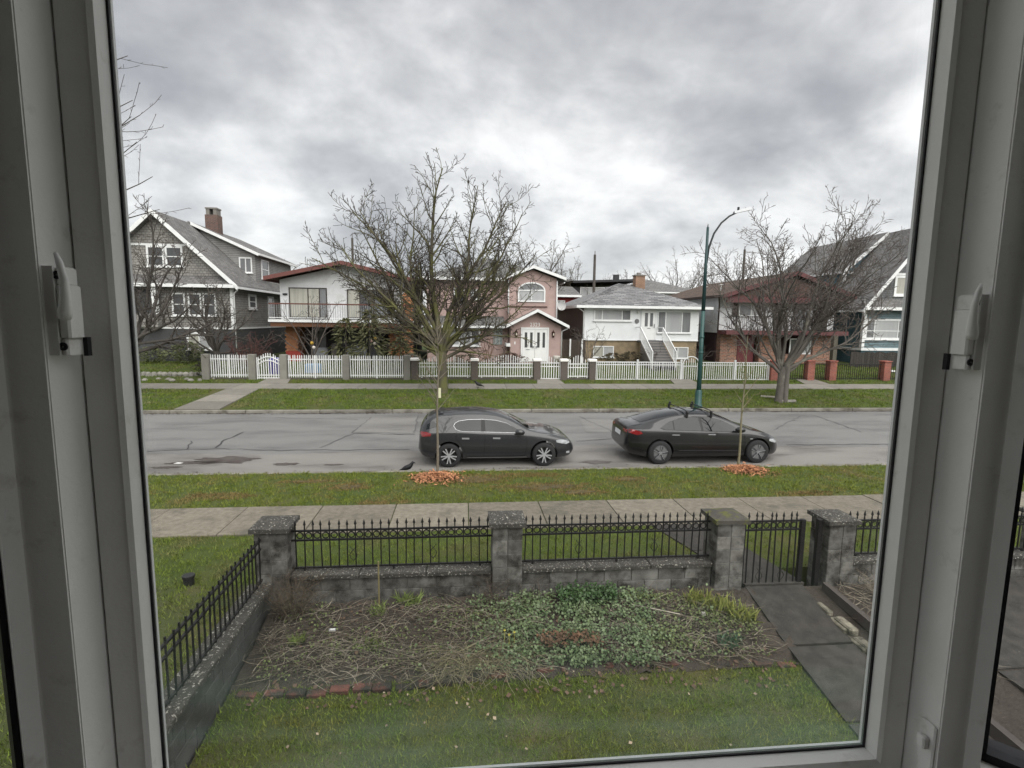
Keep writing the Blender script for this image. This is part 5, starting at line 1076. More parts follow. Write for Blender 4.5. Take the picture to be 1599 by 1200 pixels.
# ------------------------------------------------------------------ bed planting
rng = np.random.default_rng(12)
def bedz(x, y): return np.interp(y, [a for a, b in GARD], [b for a, b in GARD]) + .01
def stems(name, label, n, xr, yr, m, L=(.3, .9), rad=.004, up=.25, seed=1, arch=.5, dens=None):
    r_ = random.Random(seed); mb = MB(); k = 0
    while k < n:
        x, y = r_.uniform(*xr), r_.uniform(*yr)
        if dens and r_.random() > dens(x, y): continue
        k += 1; z = float(bedz(x, y)); a = r_.uniform(0, 6.283); l_ = r_.uniform(*L); e = r_.uniform(0, up); p = Vector((x, y, z + r_.uniform(0, .05)))
        d = Vector((math.cos(a), math.sin(a) * .9, e)); pts = [p]; sg = 4; bend = r_.gauss(0, .7)
        for q in range(sg):
            d = d + Vector((-math.sin(a) * bend, math.cos(a) * bend, -arch * e * .6)) * .5; pts.append(pts[-1] + d.normalized() * l_ / sg)
            if pts[-1].z < z + .01: pts[-1].z = z + .012
            pts[-1].y = min(pts[-1].y, 7.12); pts[-1].x = max(-2.58, pts[-1].x)
        rr_ = rad * r_.uniform(.6, 1.4); mb.tube(pts, [rr_, rr_, rr_ * .8, rr_ * .6, rr_ * .3], 3, cap=False)
    return mb.build(name, m, label=label, cat=name.replace('_', ' '), kind='stuff')
DRY = mat('dry stem', (.32, .285, .225), (.15, .125, .095), 9, .9, rnd=.6, island=True); DRYD = mat('dark dry stem', (.10, .08, .062), (.065, .052, .042), 9, .9, rnd=.6, island=True)
DRYG = mat('pale dry grass', (.24, .22, .13), (.17, .15, .09), 9, .9, rnd=.5, island=True)
stems('dry_stems', 'tangle of flattened dry stems over the left half of the bed', 1000, (-2.5, 1.0), (5.75, 6.95), DRY, (.12, .5), .0036, .55, 1, dens=lambda x, y: .25 + .75 * (math.sin(x * 3.1 + y * 2) * math.sin(y * 5 - x * 1.7) > -.15))
stems('dry_twigs', 'dark dead twigs lying between the dry stems', 1100, (-2.5, .9), (5.75, 7.0), DRYD, (.12, .5), .0036, .6, 2)
stems('dry_grass', 'pale dry grass clump at the middle front of the bed', 420, (-.35, .75), (5.75, 6.15), DRYG, (.25, .6), .0035, .3, 3)
stems('dry_leaf_stems', 'dry stems over the right end of the bed by path', 520, (1.9, 3.9), (5.78, 6.9), DRY, (.1, .38), .0036, .6, 4)
stems('dark_stems', 'dark dead stems over the right end of the bed', 560, (1.6, 3.9), (5.78, 6.95), DRYD, (.1, .4), .0036, .6, 5)
stems('side_bed_stems', 'dry stems over the bed right of the garden path', 320, (5.5, 6.4), (5.2, 6.95), DRY, (.12, .4), .0036, .5, 6)
def tall_shrub(name, label, x, y, n, h_, m, seed, spread=.3, rad=.004, side=2):
    r_ = random.Random(seed); z = float(bedz(x, y)); t = thing(name, label, 'shrub', (x, y, z)); mb = MB()
    for i in range(n):
        a = r_.uniform(0, 6.283); hh = h_ * r_.uniform(.5, 1.1); s_ = spread * r_.uniform(.2, 1.2); p0 = Vector((x + .1 * math.cos(a), y + .08 * math.sin(a), z)); pts = [p0]
        for q in range(1, 6): k = q / 5; pts.append(p0 + Vector((math.cos(a) * s_ * k ** 1.3 + r_.gauss(0, .02), math.sin(a) * s_ * .6 * k ** 1.3 + r_.gauss(0, .02), hh * k)))
        mb.tube(pts, [rad * (1 - .15 * q) for q in range(6)], 3, cap=False)
        for q in range(side):
            k = r_.randint(2, 4); b_ = r_.uniform(0, 6.283); l_ = r_.uniform(.08, .22); mb.tube([pts[k], pts[k] + Vector((math.cos(b_) * l_, math.sin(b_) * l_ * .6, l_ * .5))], [rad * .6, rad * .25], 3, cap=False)
    mb.build('stems', m, t); return t
tall_shrub('bare_shrub', 'thicket of brown bare stems at the foot of left corner pillar', -2.25, 6.8, 90, .62, mat('brown stem', (.115, .09, .062), (.075, .058, .042), 6, .9, rnd=.4, island=True), 41, .42, .0042, 4)
tall_shrub('bare_shrub', 'sparse brown stems at the foot of middle pillar', .45, 6.95, 34, .42, DRYD, 42, .16, .004, 3)
tall_shrub('bare_shrub', 'pale twiggy shrub behind the right gate pillar in the side bed', 6.15, 6.75, 60, .35, DRY, 44, .25, .004, 4)
tall_shrub('bare_shrub', 'few bare stems against wall right of middle pillar', .98, 7.02, 12, .4, DRYD, 43, .08, .004, 1)
sk = UZ(592, 930, .05); MB().tube([(-1.14, 6.93, 0), (-1.14, 6.93, .72)], .011, 6).build('garden_stake', mat('bamboo', (.20, .17, .08)), label='thin upright bamboo stake before the low wall', cat='stake')
MB().tube([UZ(985, 948, .03)[:2] + (.07,), UZ(1062, 965, 0)[:2] + (.05,)], .009, 6).build('fallen_cane', mat('pale cane', (.36, .33, .27)), label='pale straight cane lying across the bed ivy', cat='cane')
def leaves(name, label, n, pts_fn, m, size=(.03, .06), seed=1, zr=(.01, .12), tilt=.6, kind='stuff', parent=None, cat=None):
    rg = np.random.default_rng(seed); x, y = pts_fn(rg, n); n = len(x); z = bedz(x, y) + rg.uniform(*zr, n)
    a = rg.uniform(0, 2 * np.pi, n); s_ = rg.uniform(*size, n); nrm = np.stack([rg.normal(0, tilt, n), rg.normal(0, tilt, n) - .25, np.ones(n)], -1); nrm /= np.linalg.norm(nrm, axis=1)[:, None]
    u = np.stack([np.cos(a), np.sin(a), np.zeros(n)], -1); u -= nrm * (u * nrm).sum(1)[:, None]; u /= np.linalg.norm(u, axis=1)[:, None]; v_ = np.cross(nrm, u); c = np.stack([x, y, z], -1); S = s_[:, None]
    P = np.stack([c, c + u * S * .5 + v_ * S * .42 + nrm * S * .08, c + u * S, c + u * S * .5 - v_ * S * .42 + nrm * S * .08], 1).reshape(-1, 3)
    f = np.arange(4 * n).reshape(-1, 4)
    return obj(name, mesh_np(name, P, f), m, parent, label=label, cat=cat, kind=kind)
def area(x0, x1, y0, y1, fn=None):
    def g_(rg, n):
        x = rg.uniform(x0, x1, n * 3); y = rg.uniform(y0, y1, n * 3); k = np.ones(len(x)) if fn is None else fn(x, y); ok = rg.random(len(x)) < k; return x[ok][:n], y[ok][:n]
    return g_
IVY = mat('ivy leaf', (.065, .110, .042), (.135, .170, .08), 5, .45, rnd=.7, island=True, spec=.4)
def ivyf(x, y):
    d = np.clip(1.25 - ((x - 1.45) / 1.35) ** 2 * 1.1, 0.03, 1); return d * np.clip(.55 + .5 * np.sin(x * 5 + y * 7) * np.sin(y * 9 - x * 3), .12, 1)
leaves('ground_ivy', 'dense green ivy carpet covering the middle of bed', 9500, area(-.6, 3.6, 5.76, 7.05, ivyf), IVY, (.022, .05), 5, (.015, .13), cat='ivy')
leaves('creeping_weeds', 'small green weeds creeping through the dry stems on the left', 1500, area(-2.4, .9, 5.78, 7.0, lambda x, y: np.clip(.5 + .9 * np.sin(x * 2.3 + 1) * np.sin(y * 6 + x), .06, 1)), mat('weed leaf', (.075, .105, .030), (.14, .16, .06), 5, .5, rnd=.6, island=True), (.018, .042), 15, (.02, .10), .7, cat='weeds')
leaves('bed_weeds', 'small green weeds among the stems at the right end of bed', 2200, area(2.3, 3.95, 5.78, 6.95, lambda x, y: np.clip(.5 + .9 * np.sin(x * 3.1) * np.sin(y * 7 + x), .08, 1)), MATS['weed leaf'], (.018, .045), 16, (.02, .11), .7, cat='weeds')
leaves('ivy_mound', 'darker green ivy mound against the low wall', 1000, area(1.35, 2.2, 6.78, 7.08), mat('dark ivy leaf', (.026, .060, .018), (.06, .11, .035), 5, .4, rnd=.6, island=True), (.03, .055), 6, (.05, .20), .8, cat='ivy')
leaves('leaf_litter', 'brown dead leaves scattered over bed and lawn edge', 700, area(-2.4, 3.9, 5.35, 7.0), mat('dead leaf', (.14, .085, .055), (.075, .055, .042), 8, .8, rnd=.7, island=True), (.03, .07), 7, (.01, .03), .35, cat='leaves')
leaves('fallen_leaves', 'pale and pinkish fallen leaves dotted on the garden lawn', 30, area(-2.4, 3.9, 4.6, 5.7), mat('pale leaf', (.34, .24, .17), (.22, .21, .15), 8, .8, rnd=.8, island=True), (.025, .055), 8, (.03, .05), .4, cat='leaves')
leaves('russet_leaves', 'patch of russet dead leaves in the middle of ivy', 260, area(.95, 1.75, 6.0, 6.22), mat('russet leaf', (.13, .065, .035), (.085, .055, .032), 8, .8, rnd=.6, island=True), (.03, .06), 9, (.10, .16), .5, cat='leaves')
def blade_clump(name, label, spots, m, n, h_, wd, seed, spread, cat='plant', lean=.35):
    r_ = random.Random(seed); x0, y0 = spots; z = float(bedz(x0, y0)); t = thing(name, label, cat, (x0, y0, z)); mb = MB()
    for i in range(n):
        a = r_.uniform(0, 6.283); q = math.sqrt(r_.random()); p = Vector((x0 + spread[0] * q * math.cos(a), y0 + spread[1] * q * math.sin(a), z)); p.y = min(p.y, 7.02)
        hh = h_ * r_.uniform(.55, 1.15); l_ = Vector((r_.gauss(0, lean), r_.gauss(0, lean) - .1, 1)).normalized(); sd = Vector((r_.uniform(-1, 1), r_.uniform(-1, 1), 0)).normalized() * wd
        m1 = p + l_ * hh * .6; tp = p + l_ * hh + Vector((l_.x, l_.y, -.3)) * hh * .25
        mb.add([p - sd, p + sd, m1 + sd * .9, tp, m1 - sd * .9], [(0, 1, 2, 3, 4)])
    mb.build('leaves', m, t); return t
IRIS = mat('iris leaf', (.21, .25, .055), (.30, .30, .10), 8, .5, rnd=.4, island=True)
for k, (x, y) in enumerate(((3.35, 6.78), (3.62, 6.62), (3.84, 6.45))): blade_clump('iris_clump', ['yellow green iris leaves nearest the mossy capped pillar wall side', 'yellow green iris leaves in the middle of the three clumps', 'yellow green iris leaves hanging over the path edge'][k], (x, y), IRIS, 75, .27, .011, 90 + k, (.17, .13))
LFG = mat('fresh green leaf', (.13, .185, .045), (.20, .24, .08), 8, .5, rnd=.4, island=True)
for k, (px, py, h_, n, sp_) in enumerate(((465, 1005, .13, 70, .09), (590, 968, .16, 60, .12), (582, 1010, .15, 60, .1), (640, 955, .2, 90, .16), (1140, 1000, .15, 110, .16))):
    p = UZ(px, py, -.08); blade_clump('green_tuft', ['bright green tuft nearest the left side wall', 'green tuft behind the dry stems left of the ivy', 'green tuft before the dry grass clump', 'larger green tuft beside the ivy edge', 'bluish green tuft at the right end of bed'][k], p[:2], LFG if k < 4 else mat('bluish leaf', (.055, .12, .065), (.09, .15, .09), 8, .5, rnd=.4, island=True), n, h_, .009, 100 + k, (sp_, sp_ * .8), lean=.6)
DAF = mat('daffodil yellow', (.42, .38, .08))
for k, (px, py) in enumerate(((788, 985), (795, 992), (803, 988))):
    p = UZ(px, py, .12); MB().lathe(p, [(.001, -.012), (.017, 0), (.018, .006), (.008, .008), (.009, .018)], 6).tube([(p[0], p[1], float(bedz(p[0], p[1]))), p], .003, 3).build('daffodil', DAF, label=['yellow flower leftmost of three by the ivy', 'yellow flower lowest of three by the ivy', 'yellow flower rightmost of three by the ivy'][k], cat='flower', group='yellow flowers by the ivy')
p = UZ(519, 991, -.05); MB().bar((p[0] - .04, p[1], p[2] + .06), (p[0] + .04, p[1], p[2] + .06), .02, .03).build('plant_label', WHITE, label='small white plant label among the dry stems', cat='plant label')
p = UZ(1098, 962, .0); MB().lathe((p[0], p[1], .03), [(.001, -.03), (.035, -.01), (.03, .02), (.001, .035)], 7).build('pale_stone', STN, label='small pale stone in the bed below iris leaves', cat='stone')

# ------------------------------------------------------------------ grass blades
def grass(name, label, x0, x1, y0, y1, n, zf, m, h_=(.03, .06), w_=.006, seed=1, mask=None, kind='stuff'):
    rg = np.random.default_rng(seed); nc = n // 11; cxs = rg.uniform(x0, x1, nc); cys = rg.uniform(y0, y1, nc); ci = rg.integers(0, nc, n); far_ = y0 > 20
    x = cxs[ci] + rg.normal(0, .10 if far_ else .045, n); y = cys[ci] + rg.normal(0, .10 if far_ else .045, n); tall = rg.uniform(.6, 1.5, nc)[ci]
    ok = (x > x0) & (x < x1) & (y > y0) & (y < y1); x, y, tall = x[ok], y[ok], tall[ok]; n = len(x)
    if mask is not None: k = mask(x, y); x, y, tall = x[k], y[k], tall[k]; n = len(x)
    z = zf(y); hh = rg.uniform(*h_, n) * tall; a = rg.uniform(0, 2 * np.pi, n); wv = np.stack([np.cos(a), np.sin(a), np.zeros(n)], -1) * w_ * rg.uniform(.6, 1.4, n)[:, None]
    b = np.stack([x, y, z], -1); tip = b + np.stack([rg.normal(0, .5, n) * hh, rg.normal(0, .5, n) * hh, hh], -1)
    v = np.stack([b - wv, b + wv, tip], 1).reshape(-1, 3); f = np.arange(3 * n).reshape(-1, 3)
    return obj(name, mesh_np(name, v, f), m, label=label, cat='grass', kind=kind)
def grassm(name, a, b, c, ds=.9, lo=.5, hi=.62): return mat(name, a, b, 3.2, .7, rnd=.75, island=True, dirt=(c, ds, lo, hi), spec=.2, contrast=.15)
GB1 = grassm('verge blade', (.112, .150, .018), (.172, .198, .036), (.20, .165, .06)); GB2 = grassm('lawn blade', (.108, .155, .020), (.160, .20, .036), (.15, .15, .055)); GB3 = grassm('far blade', (.080, .126, .012), (.125, .165, .024), (.155, .15, .06))
zf1 = lambda y: np.interp(y, [7.6, 9.5, 13.25], [.08, .093, .108])
WORN = [(UZ(px, py, .12), rx_, ry_) for px, py, rx_, ry_ in ((745, 748, .9, .45), (850, 760, 1.3, .35), (905, 768, .7, .25), (545, 760, .55, .3), (980, 748, .5, .2), (480, 752, .8, .16), (820, 742, 1.1, .2), (600, 785, .6, .2), (1260, 770, .7, .2), (330, 775, .9, .25))]
def worn(x, y):
    k = np.zeros(len(x))
    for p, a, b in WORN: k = np.maximum(k, 1.3 - ((x - p[0]) / a) ** 2 - ((y - p[1]) / b) ** 2 + .35 * np.sin(x * 11 + y * 5) * np.sin(y * 17 - x * 4))
    return np.clip(k, 0, 1)
_rw = np.random.default_rng(77)
grass('verge_grass', 'short patchy grass on the near verge beside parked cars', -11, 15, 10.81, 13.30, 90000, zf1, GB1, (.02, .06), .006, 1, lambda x, y: _rw.random(len(x)) > worn(x, y) * .93)
grass('dry_verge_grass', 'yellowed thin grass in worn patches of the near verge', -6, 9, 10.86, 13.24, 130000, zf1, mat('yellowed blade', (.22, .17, .055), (.15, .105, .045), 3, .8, rnd=.7, island=True), (.018, .045), .008, 8, lambda x, y: _rw.random(len(x)) < worn(x, y) * .95)
for i_, (p, a, b) in enumerate(WORN[:6]):
    rr0 = random.Random(i_); MB().add([(p[0], p[1], .121)] + [(p[0] + a * .62 * k_ * math.cos(q * .2618), min(13.23, max(10.87, p[1] + b * .62 * k_ * math.sin(q * .2618))), .1185) for q in range(24) for k_ in [rr0.uniform(.55, 1.1)]], [(0, 1 + q, 1 + (q + 1) % 24) for q in range(24)]).build('bare_earth', mat('bare earth', (.105, .085, .045), (.065, .055, .03), 6, .95, bump=.01, bscale=30), kind='structure')
fw_l = lambda x, y: ~((x > np.interp(y, [7.14, 9.4], [4.24, 3.6])) & (x < np.interp(y, [7.14, 9.4], [5.2, 4.67])))
grass('strip_grass', 'short grass strip between the iron fence and pavement', -2.8, 12, 7.62, 9.45, 46000, zf1, GB2, (.02, .05), .005, 2, fw_l)
grass('neighbour_grass', 'short grass of the neighbouring lawn beyond the side fence', -9.5, -2.86, 3.2, 9.45, 66000, lambda y: np.interp(y, [3, 7.6, 9.5], [.075, .10, .10]), GB2, (.02, .055), .005, 3)
grass('lawn_grass', 'short mossy grass of the small garden lawn below bed', -2.6, 4.2, 3.2, 5.74, 70000, (lambda y: np.interp(y, [a for a, b in GARD], [b for a, b in GARD])), mat('garden lawn blade', (.110, .165, .022), (.170, .205, .036), 2.6, .7, rnd=.9, island=True, spec=.2, contrast=.13, dirt=((.185, .175, .04), 1.3, .5, .62)), (.018, .05), .0045, 4)
pw = lambda x, y: ~((x > -11.9) & (x < -9.9))
grass('far_verge_grass', 'grass on the far verge across the road', -24, 27, 22.62, 26.48, 60000, lambda y: np.interp(y, [a for a, b in FAR], [b for a, b in FAR]), GB3, (.04, .09), .012, 5, pw)
grass('far_strip_grass', 'grass between the far pavement and garden fences', -24, 27, 28.12, 29.1, 16000, lambda y: np.interp(y, [a for a, b in FAR], [b for a, b in FAR]), GB3, (.04, .09), .012, 6, lambda x, y: np.all([np.abs(x - UZ(px, 600, .6)[0]) > .75 for px in (420, 862, 1077, 1280)], axis=0))
grass('far_yard_grass', 'grass in the yards behind the far fences', -24, 30, 29.4, 34.2, 40000, lambda y: np.interp(y, [a for a, b in FAR], [b for a, b in FAR]), GB3, (.05, .10), .014, 7)

# ------------------------------------------------------------------ saplings with mulch
MUL = mat('mulch chip', (.50, .23, .11), (.20, .095, .055), 12, .9, rnd=1.1, island=True)
def sapling(x, y, h_, label, mlabel, seed, stemc, twc, nb=16, mr=(.66, .52), flare=.9):
    T = Tree(seed, levels=3, twig_from=2, seg=[.3, .25, .2, .15], wob=[.02, .05, .09, .1], trop=[0, .06, .05, .03], tip=[.6, .2, .3, .5], rmin=.003, sides=[8, 5, 4, 3], dens=[0, 2.2, 2.5, 0], start=[0, .3, .2, 0], ang=[0, 32, 36, 0], ratio=[0, .4, .4, 0], lmin=[0, .25, .15, 0], lmax=[0, .8, .35, 0], rcap=[9, .007, .004, 9])
    r_ = T.r; n = 9; pts = [Vector((x + .012 * math.sin(i * 1.3) + .04 * i / n, y, .05 + h_ * i / n)) for i in range(n + 1)]
    T.wood.tube(pts, [.036 - .03 * (i / n) for i in range(n + 1)], 8, cap=False)
    for i in range(nb):
        t = lerp(.42, .95, i / nb); k = t * n; q = pts[int(k)].lerp(pts[min(n, int(k) + 1)], k % 1); a = r_.uniform(0, 6.283); e = R(r_.uniform(35, 62)); L = lerp(1.15, .4, (t - .42) / .53) * r_.uniform(.7, 1.15) * flare
        T.grow(q, Vector((math.cos(a) * math.cos(e), math.sin(a) * math.cos(e), math.sin(e))), L, .012, 1)
    T.done('sapling', label, (x, y, .1), stemc, twc)
    rg = np.random.default_rng(seed); n = 1900; a = rg.uniform(0, 2 * np.pi, n); q = np.abs(rg.normal(0, .48, n)); q = np.where(q > 1.9, rg.random(n), q); cx_, cy_ = x + mr[0] * q * np.cos(a), y - .42 + mr[1] * q * np.sin(a)
    z = .115 + .09 * np.clip(1 - q, 0, 1) + rg.uniform(0, .035, n); th = rg.uniform(0, 6.283, n); tl = rg.normal(0, .35, n); L = rg.uniform(.02, .055, n)[:, None]; W = rg.uniform(.007, .017, n)[:, None]
    u = np.stack([np.cos(th) * np.cos(tl), np.sin(th) * np.cos(tl), np.sin(tl)], -1); v_ = np.stack([-np.sin(th), np.cos(th), rg.normal(0, .3, n)], -1); c = np.stack([cx_, cy_, z], -1)
    P = np.stack([c - u * L - v_ * W, c + u * L - v_ * W, c + u * L + v_ * W, c - u * L + v_ * W], 1).reshape(-1, 3)
    obj('wood_mulch', mesh_np('wood_mulch', P, np.arange(4 * n).reshape(-1, 4)), MUL, label=mlabel, cat='mulch', kind='stuff')
ST1 = mat('sapling bark', (.19, .165, .125), (.13, .115, .09), 14, .8); ST2 = mat('yellow sapling bark', (.20, .185, .115), (.15, .135, .085), 14, .8); TWS = mat('sapling twig', (.20, .17, .105), (.14, .12, .075), 9, .85); TWR = mat('reddish sapling twig', (.20, .12, .075), (.17, .14, .08), 9, .85)
sx1 = UZ(683, 738, .12); sx2 = UZ(1151, 727, .12)
sapling(sx1[0], sx1[1] - .05, 4.0, 'young bare sapling before the grey hatchback', 'orange wood chip ring around sapling by grey hatchback', 201, ST1, TWS, 22)
sapling(sx2[0], sx2[1] - .05, 3.6, 'young reddish twigged sapling before the black sedan', 'orange wood chip ring around sapling by black sedan', 202, ST2, TWR, 13, (.64, .50), .62)
MB().box(sx1[0] + .04, sx1[0] + .10, sx1[1] - .07, sx1[1] - .065, 2.05, 2.30).build('plant_tag', mat('tag', (.6, .6, .42)), label='pale tag hanging on the sapling by grey hatchback', cat='tag')
# ------------------------------------------------------------------ crows
def crow(p, s_, label, flip=1):
    t = thing('crow', label, 'bird', p); x, y, z = p; CB = mat('crow black', (.011, .011, .013), rough=.45)
    f = flip
    body = MB().tube([(x - .24 * s_ * f, y, z + .055 * s_), (x - .15 * s_ * f, y, z + .085 * s_), (x - .06 * s_ * f, y, z + .125 * s_), (x + .04 * s_ * f, y, z + .16 * s_), (x + .09 * s_ * f, y, z + .205 * s_), (x + .115 * s_ * f, y, z + .25 * s_), (x + .14 * s_ * f, y, z + .275 * s_), (x + .16 * s_ * f, y, z + .27 * s_), (x + .215 * s_ * f, y, z + .255 * s_)],
                     [.012 * s_, .028 * s_, .062 * s_, .072 * s_, .055 * s_, .038 * s_, .04 * s_, .022 * s_, .003 * s_], 10).build('body', CB, t, True)
    for d in (-.025, .025): MB().tube([(x + .0, y + d * s_, z + .11 * s_), (x - .01 * f * s_, y + d * s_, z + .05 * s_), (x, y + d * s_, z)], .007 * s_, 4).tube([(x - .02 * f * s_, y + d * s_, z + .006), (x + .045 * f * s_, y + d * s_, z + .006)], .005 * s_, 4).build('leg', CB, t)
pc = UZ(639, 732, .0); crow((pc[0], 13.5, .012), 1.0, 'black crow standing on the road edge behind grey hatchback')
pc = UZ(748, 609, .53); crow((pc[0], 26.7, .54), 1.2, 'small dark crow on the far pavement above the grey hatchback', -1)

# ------------------------------------------------------------------ cars
def smooth_tab(xs, tab):
    """Catmull-Rom through a table of (x, value)"""
    X = np.array([a for a, b in tab], float); V = np.array([b for a, b in tab], float); m = np.gradient(V, X); out = []
    for x in xs:
        i = int(np.clip(np.searchsorted(X, x) - 1, 0, len(X) - 2)); h = X[i + 1] - X[i]; t = np.clip((x - X[i]) / h, 0, 1)
        d = (V[i + 1] - V[i]) / h
        m0 = np.clip(m[i], min(0, 3 * d), max(0, 3 * d)); m1 = np.clip(m[i + 1], min(0, 3 * d), max(0, 3 * d))
        out.append((2 * t**3 - 3 * t**2 + 1) * V[i] + (t**3 - 2 * t**2 + t) * h * m0 + (-2 * t**3 + 3 * t**2) * V[i + 1] + (t**3 - t**2) * h * m1)
    return np.array(out)
def chaikin(pts, it=2):
    for _ in range(it):
        o = [pts[0]]
        for a, b in zip(pts, pts[1:]): o += [(a[0] * .75 + b[0] * .25, a[1] * .75 + b[1] * .25), (a[0] * .25 + b[0] * .75, a[1] * .25 + b[1] * .75)]
        o.append(pts[-1]); pts = o
    return pts
def car_paint(name, c):
    m = mat(name, c, rough=.38, spec=.4, metal=.0, coat=.8); m.node_tree.nodes['Principled BSDF'].inputs['Coat Roughness'].default_value = .04; return m
def build_car(name, label, loc, L, spec, paint, glassm, trim):
    t = thing(name, label, 'car', loc)
    # full-depth stations
    xs = np.concatenate([[0.0, .012, .03, .06], np.linspace(.1, L - .1, 64), [L - .06, L - .03, L - .012, L]])
    top, belt, bot, wb, wr = (smooth_tab(xs, spec[k]) for k in ('top', 'belt', 'bot', 'w', 'wr'))
    V = []; n = None
    for i, x in enumerate(xs):
        W, zb, zt, b, wR = wb[i], belt[i], top[i], bot[i], wr[i]; zb = min(zb, zt - .012)
        half = [(0, b), (W * .80, b), (W * .95, b + .05), (W * 1.0, b + (zb - b) * .38), (W * .985, b + (zb - b) * .66), (W * .965, zb - .03), (W * .945, zb)]
        g = max(zt - zb, .02); half += [(lerp(W * .93, wR, .35), zb + g * .38), (lerp(W * .93, wR, .85), zb + g * .80), (wR * .90, zt - g * .06 - .01), (wR * .5, zt - .004), (0, zt)]
        sec = chaikin(half, 2); ring = sec + [(-y, z) for y, z in sec[-2:0:-1]]; n = len(ring); V += [(x, y, z) for y, z in ring]
    Fc = [(i * n + j, i * n + (j + 1) % n, (i + 1) * n + (j + 1) % n, (i + 1) * n + j) for i in range(len(xs) - 1) for j in range(n)]
    Fc += [tuple(range(n - 1, -1, -1)), tuple((len(xs) - 1) * n + j for j in range(n))]
    me = bpy.data.meshes.new('body'); me.from_pydata(V, [], Fc); me.update()
    bmm = bmesh.new(); bmm.from_mesh(me); bmesh.ops.recalc_face_normals(bmm, faces=bmm.faces); bmm.to_mesh(me); bvh = BVHTree.FromBMesh(bmm); bmm.free()
    body = bpy.data.objects.new('body', me); COL.objects.link(body)
    cut = MB(); R_ = spec['wheel_r']
    for ax_ in spec['axles']:
        cut.lathe((ax_, 0, R_ + .01), [(.0, -1.3), (R_ + .055, -1.3), (R_ + .055, 1.3), (.0, 1.3)], 40, 'Y')
    cm = cut.mesh('cutter'); bm2 = bmesh.new(); bm2.from_mesh(cm); bmesh.ops.remove_doubles(bm2, verts=bm2.verts, dist=1e-4); bmesh.ops.recalc_face_normals(bm2, faces=bm2.faces); bm2.to_mesh(cm); bm2.free()
    co = bpy.data.objects.new('cutter', cm); COL.objects.link(co)
    md = body.modifiers.new('arches', 'BOOLEAN'); md.object = co; md.operation = 'DIFFERENCE'; md.solver = 'EXACT'
    dg = bpy.context.evaluated_depsgraph_get(); nm = bpy.data.meshes.new_from_object(body.evaluated_get(dg)); nm.name = 'body'
    bpy.data.objects.remove(body); bpy.data.objects.remove(co)
    nm.materials.clear(); bo = obj('body', nm, paint, t, True)
    try: nm.set_sharp_from_angle(angle=R(40))
    except Exception: pass
    def patch(nme, poly, m, plane='side', off=.005, parent=None, side=-1, res=.07, thick=True):
        """trim or glass laid on the body: outline in (x,z) seen from the side, (x,y) from above, or (y,z) from an end"""
        bm = bmesh.new(); vs_ = [bm.verts.new((a, b, 0)) for a, b in poly]; fc = bm.faces.new(vs_); bmesh.ops.triangulate(bm, faces=[fc])
        for _ in range(3):
            lg = [e for e in bm.edges if e.calc_length() > res]
            if not lg: break
            bmesh.ops.subdivide_edges(bm, edges=lg, cuts=1, use_grid_fill=False); bmesh.ops.triangulate(bm, faces=[f for f in bm.faces if len(f.verts) > 3])
        for v in bm.verts:
            a, b = v.co.x, v.co.y
            if plane == 'side': o, d = Vector((a, side * 3, b)), Vector((0, -side, 0))
            elif plane == 'top': o, d = Vector((a, b, 4)), Vector((0, 0, -1))
            elif plane == 'rear': o, d = Vector((-3, a, b)), Vector((1, 0, 0))
            else: o, d = Vector((L + 3, a, b)), Vector((-1, 0, 0))
            h, nn, _, _ = bvh.ray_cast(o, d)
            if h is None:
                h, nn, _, _ = bvh.find_nearest(o + d * 3); 
            v.co = h + nn * off
        bmesh.ops.recalc_face_normals(bm, faces=bm.faces); mm = bpy.data.meshes.new(nme); bm.to_mesh(mm); bm.free()
        return obj(nme, mm, m, parent or t, True)
    def line(nme, pts, wd, m, plane='side', off=.004, side=-1, parent=None):
        q = []; 
        for a, b in zip(pts, pts[1:]):
            k = max(1, int(math.dist(a, b) / .08)); q += [(lerp(a[0], b[0], i / k), lerp(a[1], b[1], i / k)) for i in range(k)]
        q.append(pts[-1]); lo, hi = [], []
        for i, p in enumerate(q):
            a, b = q[max(i - 1, 0)], q[min(i + 1, len(q) - 1)]; dx, dz = b[0] - a[0], b[1] - a[1]; l_ = math.hypot(dx, dz) or 1; nx_, nz_ = -dz / l_ * wd / 2, dx / l_ * wd / 2
            lo.append((p[0] - nx_, p[1] - nz_)); hi.append((p[0] + nx_, p[1] + nz_))
        vs_ = []
        for p in [x for pr in zip(lo, hi) for x in pr]:
            o, d = (Vector((p[0], side * 3, p[1])), Vector((0, -side, 0))) if plane == 'side' else ((Vector((p[0], p[1], 4)), Vector((0, 0, -1))) if plane == 'top' else (Vector((-3, p[0], p[1])), Vector((1, 0, 0))))
            h, nn, _, _ = bvh.ray_cast(o, d)
            if h is None: h, nn, _, _ = bvh.find_nearest(o + d * 3)
            vs_.append(tuple(h + nn * off))
        mb = MB().add(vs_, [(2 * i, 2 * i + 1, 2 * i + 3, 2 * i + 2) for i in range(len(q) - 1)]); return mb.build(nme, m, parent or t, local=True)
